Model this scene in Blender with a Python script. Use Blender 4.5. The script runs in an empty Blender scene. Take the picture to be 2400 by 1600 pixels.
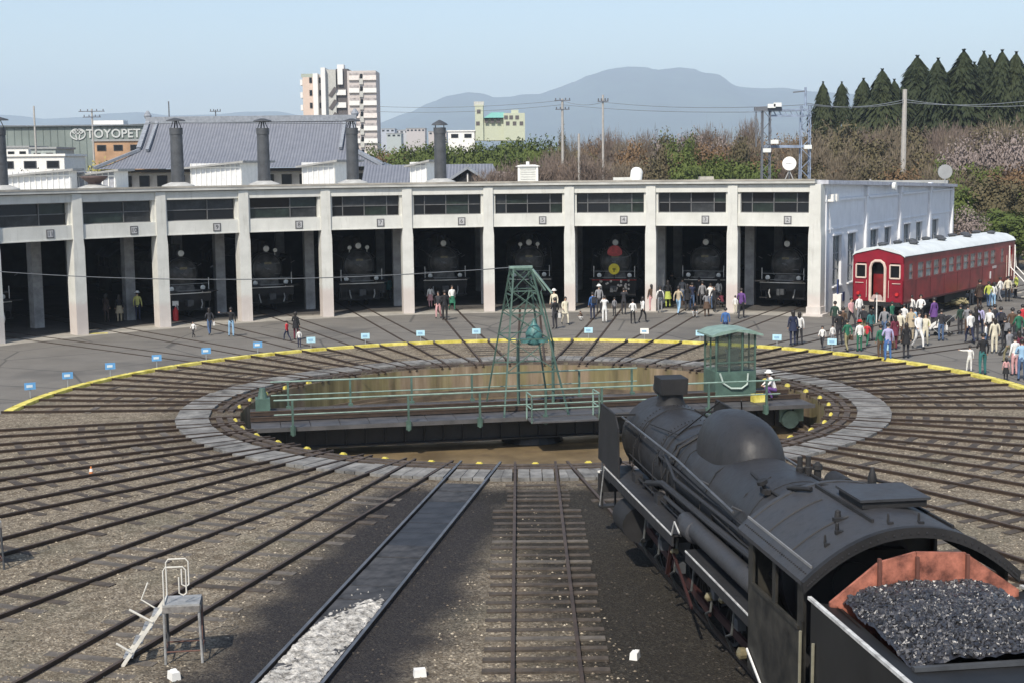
import bpy, bmesh, math, random
from mathutils import Vector, Matrix, noise
rnd = random.Random(7)
sin, cos, pi, rad = math.sin, math.cos, math.pi, math.radians
S = bpy.context.scene
COL = S.collection

# ------------------------------------------------------------------ camera, sky, sun, exposure
FPX, PITCH, ROLL, CH = 3362.56, 0.12348, -0.01096, 8.424
cam_d = bpy.data.cameras.new('camera'); cam = bpy.data.objects.new('camera', cam_d); COL.objects.link(cam)
cam_d.sensor_width = 36; cam_d.lens = FPX / 2400 * 36; cam_d.clip_end = 20000; cam_d.clip_start = .2
R0 = Vector((1, 0, 0)); U0 = Vector((0, sin(PITCH), cos(PITCH))); F0 = Vector((0, cos(PITCH), -sin(PITCH)))
cr, sr = cos(ROLL), sin(ROLL)
right = R0 * cr + U0 * sr; up = -R0 * sr + U0 * cr
m3 = Matrix((right, up, -F0)).transposed()
cam.matrix_world = Matrix.Translation((0, 0, CH)) @ m3.to_4x4()
S.camera = cam
S.render.resolution_x, S.render.resolution_y = 1024, 682

SUN_EL = rad(47)
SUN_AZ = Vector((-.36, -.93, 0)).normalized()          # horizontal direction towards the sun
w = bpy.data.worlds.new('World'); S.world = w; w.use_nodes = True
nt = w.node_tree; nt.nodes.clear()
sky = nt.nodes.new('ShaderNodeTexSky'); sky.sky_type = 'NISHITA'; sky.sun_disc = False
sky.sun_elevation = SUN_EL
sky.sun_rotation = math.atan2(SUN_AZ.x, SUN_AZ.y)
sky.air_density = 1.0; sky.dust_density = 1.25; sky.ozone_density = .6; sky.altitude = 50
bg = nt.nodes.new('ShaderNodeBackground'); bg.inputs['Strength'].default_value = .115
wo = nt.nodes.new('ShaderNodeOutputWorld')
nt.links.new(sky.outputs[0], bg.inputs[0]); nt.links.new(bg.outputs[0], wo.inputs[0])
sl = bpy.data.lights.new('sun', 'SUN'); sl.energy = 3.5; sl.angle = rad(.53); sl.color = (1, .925, .81)
sun = bpy.data.objects.new('sun', sl); COL.objects.link(sun)
to_sun = (SUN_AZ * cos(SUN_EL) + Vector((0, 0, sin(SUN_EL))))
sun.rotation_euler = to_sun.to_track_quat('Z', 'Y').to_euler()
S.view_settings.view_transform = 'Standard'; S.view_settings.look = 'None'
S.view_settings.gamma = 1; S.view_settings.use_curve_mapping = False
S.view_settings.exposure = 0.55
S.cycles.max_bounces = 6; S.cycles.diffuse_bounces = 3; S.cycles.volume_bounces = 1
S.cycles.transparent_max_bounces = 8

# ------------------------------------------------------------------ place helpers
CX, CY = 0.6796, 49.779            # centre of the turntable
TH0, DTH = -0.7808, 0.14398        # first column of the roundhouse, angle between columns
RC = 32.25                         # radius of the roundhouse front
def ray(u, v):
    a, b = u - 1200, v - 800
    x = a * cr + b * sr; y = -a * sr + b * cr
    return Vector((x, FPX * cos(PITCH) - y * sin(PITCH), -FPX * sin(PITCH) - y * cos(PITCH)))
def G(u, v, z=0.0):
    d = ray(u, v); t = (z - CH) / d.z
    return Vector((d.x * t, d.y * t, z))
def W(u, v, Y):
    d = ray(u, v); t = Y / d.y
    return Vector((d.x * t, Y, CH + d.z * t))
def P(r, th, z=0.0, off=0.0):      # polar place round the turntable, th clockwise from straight ahead; off to the right of outward
    s, c = sin(th), cos(th)
    return Vector((CX + r * s + off * c, CY + r * c - off * s, z))
def Pd(r, deg, z=0.0, off=0.0): return P(r, rad(deg), z, off)

# ------------------------------------------------------------------ materials
MATS = {}
def mat(name, col, rough=.8, metal=0.0, var=.18, scale=4.0, bump=0.0, col2=None, spec=.5, detail=6, bscale=None, dist=.02):
    if name in MATS: return MATS[name]
    m = bpy.data.materials.new(name); m.use_nodes = True; n = m.node_tree; b = n.nodes['Principled BSDF']
    b.inputs['Roughness'].default_value = rough; b.inputs['Metallic'].default_value = metal
    b.inputs['Specular IOR Level'].default_value = spec
    tc = n.nodes.new('ShaderNodeTexCoord')
    nz = n.nodes.new('ShaderNodeTexNoise'); nz.inputs['Scale'].default_value = scale; nz.inputs['Detail'].default_value = detail
    nz.inputs['Roughness'].default_value = .65
    n.links.new(tc.outputs['Object'], nz.inputs['Vector'])
    rp = n.nodes.new('ShaderNodeValToRGB')
    a = [max(0, c * (1 - var)) for c in col]; z = [min(1, c * (1 + var)) for c in (col2 or col)]
    rp.color_ramp.elements[0].position = .34; rp.color_ramp.elements[1].position = .66
    rp.color_ramp.elements[0].color = (*a, 1); rp.color_ramp.elements[1].color = (*z, 1)
    n.links.new(nz.outputs['Fac'], rp.inputs['Fac']); n.links.new(rp.outputs['Color'], b.inputs['Base Color'])
    if bump:
        n2 = n.nodes.new('ShaderNodeTexNoise'); n2.inputs['Scale'].default_value = bscale or scale * 4; n2.inputs['Detail'].default_value = 4
        n.links.new(tc.outputs['Object'], n2.inputs['Vector'])
        bp = n.nodes.new('ShaderNodeBump'); bp.inputs['Strength'].default_value = bump; bp.inputs['Distance'].default_value = dist
        n.links.new(n2.outputs['Fac'], bp.inputs['Height']); n.links.new(bp.outputs['Normal'], b.inputs['Normal'])
    m.diffuse_color = (*col, 1); MATS[name] = m
    return m

class NT:                           # small helper for hand-made node trees
    def __init__(s, name, rough=.85):
        s.m = bpy.data.materials.new(name); s.m.use_nodes = True; s.n = s.m.node_tree
        s.b = s.n.nodes['Principled BSDF']; s.b.inputs['Roughness'].default_value = rough
        s.tc = s.n.nodes.new('ShaderNodeTexCoord'); s.o = s.tc.outputs['Object']; MATS[name] = s.m
    def l(s, a, b): s.n.links.new(a, b)
    def noise(s, scale, detail=5, rough=.6, vec=None):
        x = s.n.nodes.new('ShaderNodeTexNoise'); x.inputs['Scale'].default_value = scale
        x.inputs['Detail'].default_value = detail; x.inputs['Roughness'].default_value = rough
        s.l(vec or s.o, x.inputs['Vector']); return x.outputs['Fac']
    def voro(s, scale, feat='F1', out='Color'):
        x = s.n.nodes.new('ShaderNodeTexVoronoi'); x.inputs['Scale'].default_value = scale; x.feature = feat
        s.l(s.o, x.inputs['Vector']); return x.outputs[out]
    def ramp(s, f, *stops):
        x = s.n.nodes.new('ShaderNodeValToRGB'); e = x.color_ramp.elements
        while len(e) < len(stops): e.new(.5)
        for q, (p, c) in zip(e, stops):
            q.position = p; q.color = (*c, 1) if len(c) == 3 else c
        s.l(f, x.inputs['Fac']); return x.outputs['Color']
    def mix(s, f, a, b, mode='MIX'):
        x = s.n.nodes.new('ShaderNodeMix'); x.data_type = 'RGBA'; x.blend_type = mode
        for v, i in ((f, 0), (a, 6), (b, 7)):
            if isinstance(v, (int, float)): x.inputs[i].default_value = v
            elif isinstance(v, tuple): x.inputs[i].default_value = (*v, 1)
            else: s.l(v, x.inputs[i])
        return x.outputs[2]
    def math(s, op, a, b=0.0, clamp=False):
        x = s.n.nodes.new('ShaderNodeMath'); x.operation = op; x.use_clamp = clamp
        for v, i in ((a, 0), (b, 1)):
            if isinstance(v, (int, float)): x.inputs[i].default_value = v
            else: s.l(v, x.inputs[i])
        return x.outputs[0]
    def mrange(s, v, a, b, c=0.0, d=1.0):
        x = s.n.nodes.new('ShaderNodeMapRange'); x.interpolation_type = 'SMOOTHSTEP'
        s.l(v, x.inputs[0])
        for i, q in enumerate((a, b, c, d)): x.inputs[i + 1].default_value = q
        return x.outputs[0]
    def bump(s, h, st=.5, dist=.02):
        x = s.n.nodes.new('ShaderNodeBump'); x.inputs['Strength'].default_value = st; x.inputs['Distance'].default_value = dist
        s.l(h, x.inputs['Height']); s.l(x.outputs['Normal'], s.b.inputs['Normal'])
    def color(s, c): s.l(c, s.b.inputs['Base Color'])

def gravel_material():              # origin of the object is the turntable centre
    t = NT('gravel', .95); t.b.inputs['Specular IOR Level'].default_value = .2
    v1 = t.voro(24.0); v2 = t.voro(9.0); big = t.noise(.35, 4); mid = t.noise(2.2, 6, .7)
    st = t.ramp(v1, (0, (.04, .032, .024)), (.32, (.155, .128, .094)), (.68, (.33, .283, .21)), (1, (.66, .59, .47)))
    st2 = t.ramp(v2, (0, (.09, .07, .05)), (.6, (.225, .183, .132)), (1, (.46, .385, .285)))
    c = t.mix(.35, st, st2)
    c = t.mix(t.mrange(mid, .45, .75), c, (.115, .088, .06), 'MIX')
    c = t.mix(t.math('MULTIPLY', t.mrange(big, .45, .7), .35), c, (.12, .12, .085))
    # ash dirt along the ash track; wider dark band offset from the locomotive track
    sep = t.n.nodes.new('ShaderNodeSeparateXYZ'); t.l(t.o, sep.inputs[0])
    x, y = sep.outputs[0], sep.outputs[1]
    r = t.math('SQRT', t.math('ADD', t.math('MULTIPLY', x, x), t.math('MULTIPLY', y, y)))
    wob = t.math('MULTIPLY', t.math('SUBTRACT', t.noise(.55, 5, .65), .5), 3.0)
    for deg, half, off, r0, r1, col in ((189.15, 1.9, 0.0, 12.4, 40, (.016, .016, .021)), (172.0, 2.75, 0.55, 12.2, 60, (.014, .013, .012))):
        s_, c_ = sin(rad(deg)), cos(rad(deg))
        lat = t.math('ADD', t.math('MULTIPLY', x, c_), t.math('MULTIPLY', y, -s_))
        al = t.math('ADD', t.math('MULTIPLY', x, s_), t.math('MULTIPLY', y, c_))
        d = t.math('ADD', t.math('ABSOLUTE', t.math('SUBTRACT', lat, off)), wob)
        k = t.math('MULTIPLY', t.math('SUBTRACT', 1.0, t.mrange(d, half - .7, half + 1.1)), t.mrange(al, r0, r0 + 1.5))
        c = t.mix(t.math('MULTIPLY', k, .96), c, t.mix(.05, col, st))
    # grime round the pit
    ring = t.mrange(t.math('ADD', r, t.math('MULTIPLY', wob, .5)), 13.4, 11.6)
    c = t.mix(t.math('MULTIPLY', ring, .55), c, (.045, .034, .026))
    t.color(c)
    t.bump(t.math('ADD', t.voro(22.0, out='Distance'), t.noise(60, 3)), .9, .03)
    return t.m
def asphalt_material():
    t = NT('asphalt', .9); t.b.inputs['Specular IOR Level'].default_value = .25
    c = t.ramp(t.noise(.5, 7, .7), (.3, (.125, .116, .103)), (.7, (.20, .188, .168)))
    c = t.mix(.35, c, t.ramp(t.noise(35, 3), (.3, (.095, .088, .078)), (.7, (.25, .235, .21))))
    c = t.mix(t.math('MULTIPLY', t.mrange(t.noise(.16, 3), .52, .62), .45), c, (.085, .083, .08))
    # mended seams
    v = t.n.nodes.new('ShaderNodeTexVoronoi'); v.feature = 'DISTANCE_TO_EDGE'; v.inputs['Scale'].default_value = .17; t.l(t.o, v.inputs['Vector'])
    c = t.mix(t.math('MULTIPLY', t.mrange(v.outputs['Distance'], .012, .004), .6), c, (.05, .05, .05))
    t.color(c); t.bump(t.noise(50, 3), .4, .01); return t.m
def pit_material():
    t = NT('pit_floor_mud', .5)
    c = t.ramp(t.noise(.5, 6, .7), (.3, (.10, .072, .038)), (.55, (.19, .14, .075)), (.75, (.27, .21, .12)))
    c = t.mix(t.math('MULTIPLY', t.mrange(t.noise(1.7, 5), .5, .7), .4), c, (.09, .06, .04))
    t.color(c)
    sep = t.n.nodes.new('ShaderNodeSeparateXYZ'); t.l(t.o, sep.inputs[0])
    dry = t.mrange(t.math('ADD', sep.outputs[1], t.math('MULTIPLY', t.noise(.5, 4), 2.5)), 1.5, -1.0, .3, .6)
    t.l(dry, t.b.inputs['Roughness']); t.bump(t.noise(3, 5), .12, .01); return t.m

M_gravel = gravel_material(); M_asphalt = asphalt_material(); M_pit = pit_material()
M_conc = mat('pale_concrete', (.33, .31, .27), .9, var=.25, scale=1.2, bump=.2)
M_slab = mat('weathered_slab', (.125, .12, .113), .88, var=.42, scale=1.5, bump=.6, bscale=18, col2=(.19, .185, .172))
M_slab2 = mat('weathered_slab_light', (.18, .175, .165), .88, var=.42, scale=1.7, bump=.5, bscale=18)
M_timber = mat('dark_timber', (.075, .058, .046), .9, var=.5, scale=2.2, bump=.6, bscale=25)
M_sleeper = mat('sleeper_wood', (.062, .050, .040), .92, var=.5, scale=3.5, bump=.5, bscale=25)
M_sleeper2 = mat('sleeper_wood_grey', (.105, .092, .078), .92, var=.4, scale=3.5, bump=.5, bscale=25)
M_rail = mat('rusty_rail', (.036, .022, .014), .75, var=.4, scale=2.5)
M_railtop = mat('worn_rail_top', (.15, .15, .155), .4, .6, var=.25, scale=3)
M_raildull = mat('dull_rail_top', (.075, .05, .034), .55, .3, var=.3, scale=3)  # dull brown top for the unpolished rails
M_yellow = mat('yellow_paint', (.60, .50, .045), .7, var=.3, scale=2.5, bump=.15, col2=(.66, .58, .16))
M_white = mat('white_wall_paint', (.62, .62, .575), .8, var=.06, scale=.9)
M_offwhite = mat('white_paint', (.78, .77, .73), .6, var=.08, scale=3)
M_grey = mat('grey_paint', (.30, .31, .31), .7, var=.12, scale=2)
M_dgrey = mat('dark_grey_metal', (.07, .075, .082), .6, .2, var=.3, scale=2.2)
M_black = mat('black_paint', (.012, .012, .013), .5, var=.4, scale=2.5)
M_soot = mat('sooty_black', (.013, .0125, .013), .7, var=.5, scale=2.0)
def grimy_black(name, a, b, rough):
    t = NT(name, rough); t.b.inputs['Specular IOR Level'].default_value = .4
    mp = t.n.nodes.new('ShaderNodeMapping'); mp.inputs['Scale'].default_value = (1, 1, .25); t.l(t.o, mp.inputs['Vector'])
    st = t.noise(9, 5, .7, vec=mp.outputs['Vector']); bg_ = t.noise(1.3, 6, .7); fine = t.noise(30, 4, .7)
    c = t.mix(bg_, a, b); c = t.mix(t.math('MULTIPLY', t.mrange(st, .52, .72), .55), c, tuple(q * .35 for q in a)); c = t.mix(t.math('MULTIPLY', t.mrange(fine, .6, .8), .35), c, (.075, .07, .065))
    c = t.mix(t.math('MULTIPLY', t.mrange(t.noise(3.3, 6, .8), .58, .72), .3), c, (.06, .045, .034)); t.color(c)
    t.l(t.mrange(bg_, .3, .7, rough - .08, rough + .14), t.b.inputs['Roughness']); t.bump(t.math('ADD', t.noise(5, 4), t.math('MULTIPLY', fine, .3)), .3, .025); return t.m
M_boiler = grimy_black('boiler_black', (.014, .0145, .016), (.038, .038, .041), .52)
M_roofblk = grimy_black('cab_roof_black', (.026, .027, .030), (.054, .055, .060), .54)
M_green = mat('green_steel', (.065, .115, .092), .55, var=.3, scale=2)
M_greenlt = mat('pale_green_steel', (.19, .28, .235), .5, var=.25, scale=3)
M_deck = mat('bridge_deck_steel', (.085, .082, .082), .6, .2, var=.3, scale=1.5, bump=.2)
M_orange = mat('rusty_orange_plate', (.19, .062, .042), .8, var=.5, scale=4.2, bump=.35, col2=(.32, .115, .075))
M_coal = mat('coal', (.022, .022, .026), .35, var=.6, scale=5, spec=.9, bump=.5, bscale=30)
M_coalb = mat('coal_grey', (.045, .045, .05), .4, var=.5, scale=6, spec=.8)
M_ash = mat('pale_ash', (.25, .235, .21), .95, var=.5, scale=7, bump=1.0, bscale=22, dist=.04, col2=(.47, .45, .41))
M_red = mat('coach_red', (.22, .006, .018), .45, var=.22, scale=1.0)
M_redshade = mat('coach_red_shaded', (.20, .016, .018), .33, var=.4, scale=1.2)  # duller copy of the coach red; tone of the shaded flank put in
M_coachroof = mat('coach_roof_pale', (.62, .66, .66), .6, var=.1, scale=1)
M_cream = mat('cream_paint', (.62, .50, .42), .6, var=.12, scale=3)
M_glass = mat('dark_glass', (.010, .011, .013), .15, var=.1, spec=.35)
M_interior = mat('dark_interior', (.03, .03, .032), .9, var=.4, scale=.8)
M_intcol = mat('sooty_column', (.30, .30, .30), .9, var=.3, scale=1.5)
M_redpaint = mat('red_paint', (.5, .02, .02), .5)
M_brass = mat('brass', (.55, .42, .2), .35, .6)
M_edge = mat('worn_white_edge', (.50, .50, .48), .6, var=.35, scale=6); M_galvd = mat('dull_pipe_metal', (.11, .115, .11), .5, .3, var=.4, scale=5); M_brassd = mat('tarnished_brass', (.20, .17, .10), .5, .4, var=.4, scale=6)
M_lamp = mat('lamp_lens', (.75, .76, .72), .25, var=.05, spec=.8)
M_blue = mat('blue_sign', (.12, .33, .62), .5, var=.1)
M_paleblue = mat('pale_blue_sign', (.42, .66, .78), .5, var=.1)
M_tile = None

# ------------------------------------------------------------------ mesh builder
class MB:
    def __init__(s): s.v = []; s.f = []; s.mi = []
    def add(s, vs, fs, mi=0):
        o = len(s.v); s.v += [tuple(x) for x in vs]
        for f in fs: s.f.append(tuple(i + o for i in f)); s.mi.append(mi)
        return s
    def box(s, c, d, rz=0.0, mi=0, M=None, top=None):
        hx, hy, hz = d[0] / 2, d[1] / 2, d[2] / 2; tx, ty = top or (1, 1)
        vs = [Vector((x * hx * (tx if z > 0 else 1), y * hy * (ty if z > 0 else 1), z * hz)) for z in (-1, 1) for y in (-1, 1) for x in (-1, 1)]
        if rz: R = Matrix.Rotation(rz, 3, 'Z'); vs = [R @ v for v in vs]
        vs = [v + Vector(c) for v in vs]
        if M: vs = [M @ v for v in vs]
        return s.add(vs, [(0, 2, 3, 1), (4, 5, 7, 6), (0, 1, 5, 4), (2, 6, 7, 3), (0, 4, 6, 2), (1, 3, 7, 5)], mi)
    def bar(s, a, b, wd, ht, mi=0):          # rectangular bar from a to b
        a, b = Vector(a), Vector(b); d = (b - a).normalized()
        up_ = Vector((0, 0, 1)) if abs(d.z) < .95 else Vector((0, 1, 0))
        x = d.cross(up_).normalized(); y = x.cross(d).normalized()
        vs = [p + x * sx * wd / 2 + y * sy * ht / 2 for p in (a, b) for sx, sy in ((-1, -1), (1, -1), (1, 1), (-1, 1))]
        return s.add(vs, [(3, 2, 1, 0), (4, 5, 6, 7), (0, 1, 5, 4), (1, 2, 6, 5), (2, 3, 7, 6), (3, 0, 4, 7)], mi)
    def cyl(s, a, b, r0, r1=None, n=12, mi=0, caps=True):
        r1 = r0 if r1 is None else r1
        a, b = Vector(a), Vector(b); d = (b - a).normalized()
        up_ = Vector((0, 0, 1)) if abs(d.z) < .95 else Vector((0, 1, 0))
        x = d.cross(up_).normalized(); y = d.cross(x).normalized()
        vs = []
        for p, r in ((a, r0), (b, r1)):
            vs += [p + x * r * cos(2 * pi * i / n) + y * r * sin(2 * pi * i / n) for i in range(n)]
        fs = [(i, (i + 1) % n, n + (i + 1) % n, n + i) for i in range(n)]
        if caps: fs += [tuple(range(n - 1, -1, -1)), tuple(range(n, 2 * n))]
        return s.add(vs, fs, mi)
    def tube(s, pts, r, n=6, mi=0):
        pts = [Vector(p) for p in pts]; vs = []; px = None
        for i, p in enumerate(pts):
            d = (pts[min(i + 1, len(pts) - 1)] - pts[max(i - 1, 0)]).normalized()
            if px is None: px = d.cross(Vector((0, 0, 1)) if abs(d.z) < .9 else Vector((0, 1, 0))).normalized()
            px = (px - d * px.dot(d)).normalized(); y = d.cross(px)
            vs += [p + px * r * cos(2 * pi * k / n) + y * r * sin(2 * pi * k / n) for k in range(n)]
        fs = [(i * n + k, i * n + (k + 1) % n, (i + 1) * n + (k + 1) % n, (i + 1) * n + k) for i in range(len(pts) - 1) for k in range(n)]
        fs += [tuple(range(n - 1, -1, -1)), tuple(range((len(pts) - 1) * n, len(pts) * n))]
        return s.add(vs, fs, mi)
    def lathe(s, prof, origin, axis, n=24, mi=0, flat=None):   # prof [(dist along axis, radius)]
        o = Vector(origin); d = Vector(axis).normalized()
        up_ = Vector((0, 0, 1)) if abs(d.z) < .95 else Vector((0, 1, 0))
        x = d.cross(up_).normalized(); y = x.cross(d); vs = []
        for t, r in prof: vs += [o + d * t + x * r * cos(2 * pi * k / n) + y * r * sin(2 * pi * k / n) for k in range(n)]
        fs = [(i * n + k, i * n + (k + 1) % n, (i + 1) * n + (k + 1) % n, (i + 1) * n + k) for i in range(len(prof) - 1) for k in range(n)]
        fs += [tuple(range(n - 1, -1, -1)), tuple(range((len(prof) - 1) * n, len(prof) * n))]
        return s.add(vs, fs, mi)
    def prism(s, poly, a, b, mi=0):          # poly: list of (x,z) or mapped by functions; a,b: callables giving 3-D points
        n = len(poly); vs = [a(p) for p in poly] + [b(p) for p in poly]
        fs = [tuple(range(n - 1, -1, -1)), tuple(range(n, 2 * n))] + [(i, (i + 1) % n, n + (i + 1) % n, n + i) for i in range(n)]
        return s.add(vs, fs, mi)
    def quad(s, a, b, c, d, mi=0): return s.add([a, b, c, d], [(0, 1, 2, 3)], mi)
    def mesh(s, name, mats, smooth=False, angle=35):
        me = bpy.data.meshes.new(name); me.from_pydata(s.v, [], s.f)
        for m in (mats if isinstance(mats, (list, tuple)) else [mats]): me.materials.append(m)
        me.polygons.foreach_set('material_index', s.mi)
        bm = bmesh.new(); bm.from_mesh(me); bmesh.ops.recalc_face_normals(bm, faces=bm.faces); bm.to_mesh(me); bm.free()
        if smooth:
            me.polygons.foreach_set('use_smooth', [True] * len(me.polygons)); me.set_sharp_from_angle(angle=rad(angle))
        me.update(); return me
    def build(s, name, mats, parent=None, smooth=False, angle=35, loc=None, rz=0.0):
        o = bpy.data.objects.new(name, s.mesh(name, mats, smooth, angle)); COL.objects.link(o)
        if parent: o.parent = parent
        if loc is not None: o.location = loc
        if rz: o.rotation_euler.z = rz
        return o
def inst(name, me, parent=None, loc=(0, 0, 0), rz=0.0, sc=None):
    o = bpy.data.objects.new(name, me); COL.objects.link(o); o.location = loc; o.rotation_euler.z = rz
    if sc is not None: o.scale = sc if hasattr(sc, '__len__') else (sc, sc, sc)
    if parent: o.parent = parent
    return o
def tag(o, label=None, cat=None, group=None, kind=None):
    if label: o['label'] = label
    if cat: o['category'] = cat
    if group: o['group'] = group
    if kind: o['kind'] = kind
    return o
def thing(name, label, cat, loc=(0, 0, 0), rz=0.0, group=None, kind=None):
    o = bpy.data.objects.new(name, None); COL.objects.link(o); o.location = loc; o.rotation_euler.z = rz
    o.empty_display_size = .2
    return tag(o, label, cat, group, kind)
def children(o): return [c for c in list(bpy.data.objects) if c.parent == o]

# ================================================================== GROUND
def ring_sheet(r0, r1, a0, a1, z, n, radial=1):
    mb = MB()
    rs = [r0 + (r1 - r0) * i / radial for i in range(radial + 1)]
    for i in range(n):
        t0, t1 = a0 + (a1 - a0) * i / n, a0 + (a1 - a0) * (i + 1) / n
        for j in range(radial):
            q = [(rs[j], t0), (rs[j], t1), (rs[j + 1], t1), (rs[j + 1], t0)]
            mb.quad(*[(r * sin(t), r * cos(t), z) for r, t in q])
    return mb
R_PIT = 10.1
g = MB(); N = 176
for ra, rb in ((R_PIT, 14), (14, 30), (30, 90), (90, 400), (400, 10050)):
    for i in range(N):
        t0, t1 = 2 * pi * i / N, 2 * pi * (i + 1) / N
        g.quad(*[(r * sin(t), r * cos(t), 0) for r, t in ((ra, t0), (rb, t0), (rb, t1), (ra, t1))])
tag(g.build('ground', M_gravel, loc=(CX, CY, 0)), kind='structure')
tag(ring_sheet(18.42, 75, rad(-112), rad(99), .004, 120).build('asphalt_apron', M_asphalt, loc=(CX, CY, 0)), kind='structure')
a_ = ring_sheet(31.2, 33.2, rad(-61), rad(30.5), .008, 70); tag(a_.build('concrete_strip', M_conc, loc=(CX, CY, 0)), kind='structure')
# pit: floor, wall, ledge with its circular rail
PZ = -1.25
pb = MB(); pb.add([(R_PIT * sin(2 * pi * i / 96), R_PIT * cos(2 * pi * i / 96), PZ) for i in range(96)], [tuple(range(96))])
tag(pb.build('pit_floor', M_pit, loc=(CX, CY, 0)), kind='structure')
pw = MB().lathe([(0, R_PIT), (1.25, R_PIT)], (0, 0, PZ), (0, 0, 1), 176); pw.f = pw.f[:-2]; pw.mi = pw.mi[:-2]
def pit_wall_material():
    t = NT('stained_pit_wall', .8)
    mp = t.n.nodes.new('ShaderNodeMapping'); mp.inputs['Scale'].default_value = (1, 1, .12); t.l(t.o, mp.inputs['Vector'])
    a = t.noise(2.6, 4, .6, vec=mp.outputs['Vector']); b = t.noise(.9, 4, .6, vec=mp.outputs['Vector'])
    c = t.mix(t.mrange(b, .42, .6), t.ramp(a, (.3, (.085, .07, .032)), (.55, (.17, .145, .065)), (.75, (.27, .235, .12))), t.ramp(a, (.3, (.12, .085, .05)), (.6, (.235, .18, .12)), (.8, (.40, .34, .27))))
    t.color(c); t.bump(t.noise(5, 4), .3, .02); return t.m
tag(pw.build('pit_wall', pit_wall_material(), loc=(CX, CY, 0)), kind='structure')
lr = MB()
for rr_, w_, z0, z1 in ((9.75, .5, PZ, PZ + .22), (9.7, .08, PZ + .22, PZ + .34)):
    for i in range(96):
        t0, t1 = 2 * pi * i / 96, 2 * pi * (i + 1) / 96
        pts = lambda t: [((rr_ + s_ * w_ / 2) * sin(t), (rr_ + s_ * w_ / 2) * cos(t), z) for s_, z in ((-1, z0), (-1, z1), (1, z1), (1, z0))]
        A, B = pts(t0), pts(t1)
        for k in range(3): lr.quad(A[k], A[k + 1], B[k + 1], B[k])
tag(lr.build('pit_ledge', mat('pit_ledge_brown', (.10, .075, .05), .8, var=.5, scale=1), loc=(CX, CY, 0)), kind='structure')

# ================================================================== TRACKS
GA = .5335 + .0325
tracks = []
for k in range(-11, 12): tracks.append((.634 + 8.2496 * k if k < 4 else 37.0 + 8.25 * (k - 4), 'far', k))
near = [180.35, 189.15, 197.0, 205.1, 213.3, 221.6, 229.9, 238.2, 246.5, 254.8]
for j, a in enumerate(near): tracks.append((a, 'near', -j))
for j in range(1, 10): tracks.append((172.0 - 8.25 * (j - 1), 'near', j))
ORD = ['', 'first', 'second', 'third', 'fourth', 'fifth', 'sixth', 'seventh', 'eighth', 'ninth', 'tenth', 'eleventh', 'twelfth', 'thirteenth']
def track_label(kind, k):
    if kind == 'far':
        if -6 <= k <= 3:
            n = 4 - k
            return f'radial track into the {ORD[n]} roundhouse doorway counted from the white corner' if n > 1 else 'radial track into the doorway next to the white corner wall'
        if k == 4: return 'rusty radial track pointing at the red passenger coach'
        if k > 4: return f'track right of the pit, {ORD[k-4]} clockwise from the one at the red coach'
        return f'track left of the pit, {ORD[-6-k]} before the leftmost doorway track'
    if k == 0: return 'straight central track with dark sleepers running down to the viewer'
    if k == -1: return 'ash blackened track with pale ash heaped between shiny rails'
    if k == 1: return 'black track under the large steam locomotive'
    if k < 0: return f'track fanning to lower left, {ORD[-k-1]} left of the ash blackened track'
    return f'track fanning to the right, {ORD[k-1]} beyond the big locomotive track'
def rail_bar(mb, th, off, r0, r1, h=.14, z=0.0):
    for w_, za, zb, mi in ((.11, 0, .02, 0), (.035, .02, h - .035, 0), (.068, h - .035, h, 1)):
        a = Vector((r0 * sin(th) + off * cos(th), r0 * cos(th) - off * sin(th), z)); b = Vector((r1 * sin(th) + off * cos(th), r1 * cos(th) - off * sin(th), z))
        x = Vector((cos(th), -sin(th), 0)) * w_ / 2
        vs = [a - x + Vector((0, 0, za)), a + x + Vector((0, 0, za)), a + x + Vector((0, 0, zb)), a - x + Vector((0, 0, zb)),
              b - x + Vector((0, 0, za)), b + x + Vector((0, 0, za)), b + x + Vector((0, 0, zb)), b - x + Vector((0, 0, zb))]
        mb.add(vs, [(0, 1, 2, 3), (7, 6, 5, 4), (1, 5, 6, 2), (0, 3, 7, 4)], 0); mb.add([vs[3], vs[2], vs[6], vs[7]], [(0, 1, 2, 3)], mi)
sl_me = [MB().box((0, 0, 0), (2.15, .22, .16)).mesh('sleeper', m_) for m_ in (M_sleeper, M_sleeper2)]
sls_me = [MB().box((0, 0, 0), (1.5, .20, .16)).mesh('sleeper', m_) for m_ in (M_sleeper, M_sleeper2)]
eb = MB(); eb.box((0, 0, .03), (.22, .14, .10), top=(.85, .8)).box((0, .0, .09), (.13, .07, .04)); eb_me = eb.mesh('end_block', M_yellow); eb_me2 = eb.mesh('end_block', mat('grimy_block', (.10, .085, .06), .9, var=.5, scale=6))
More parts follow.
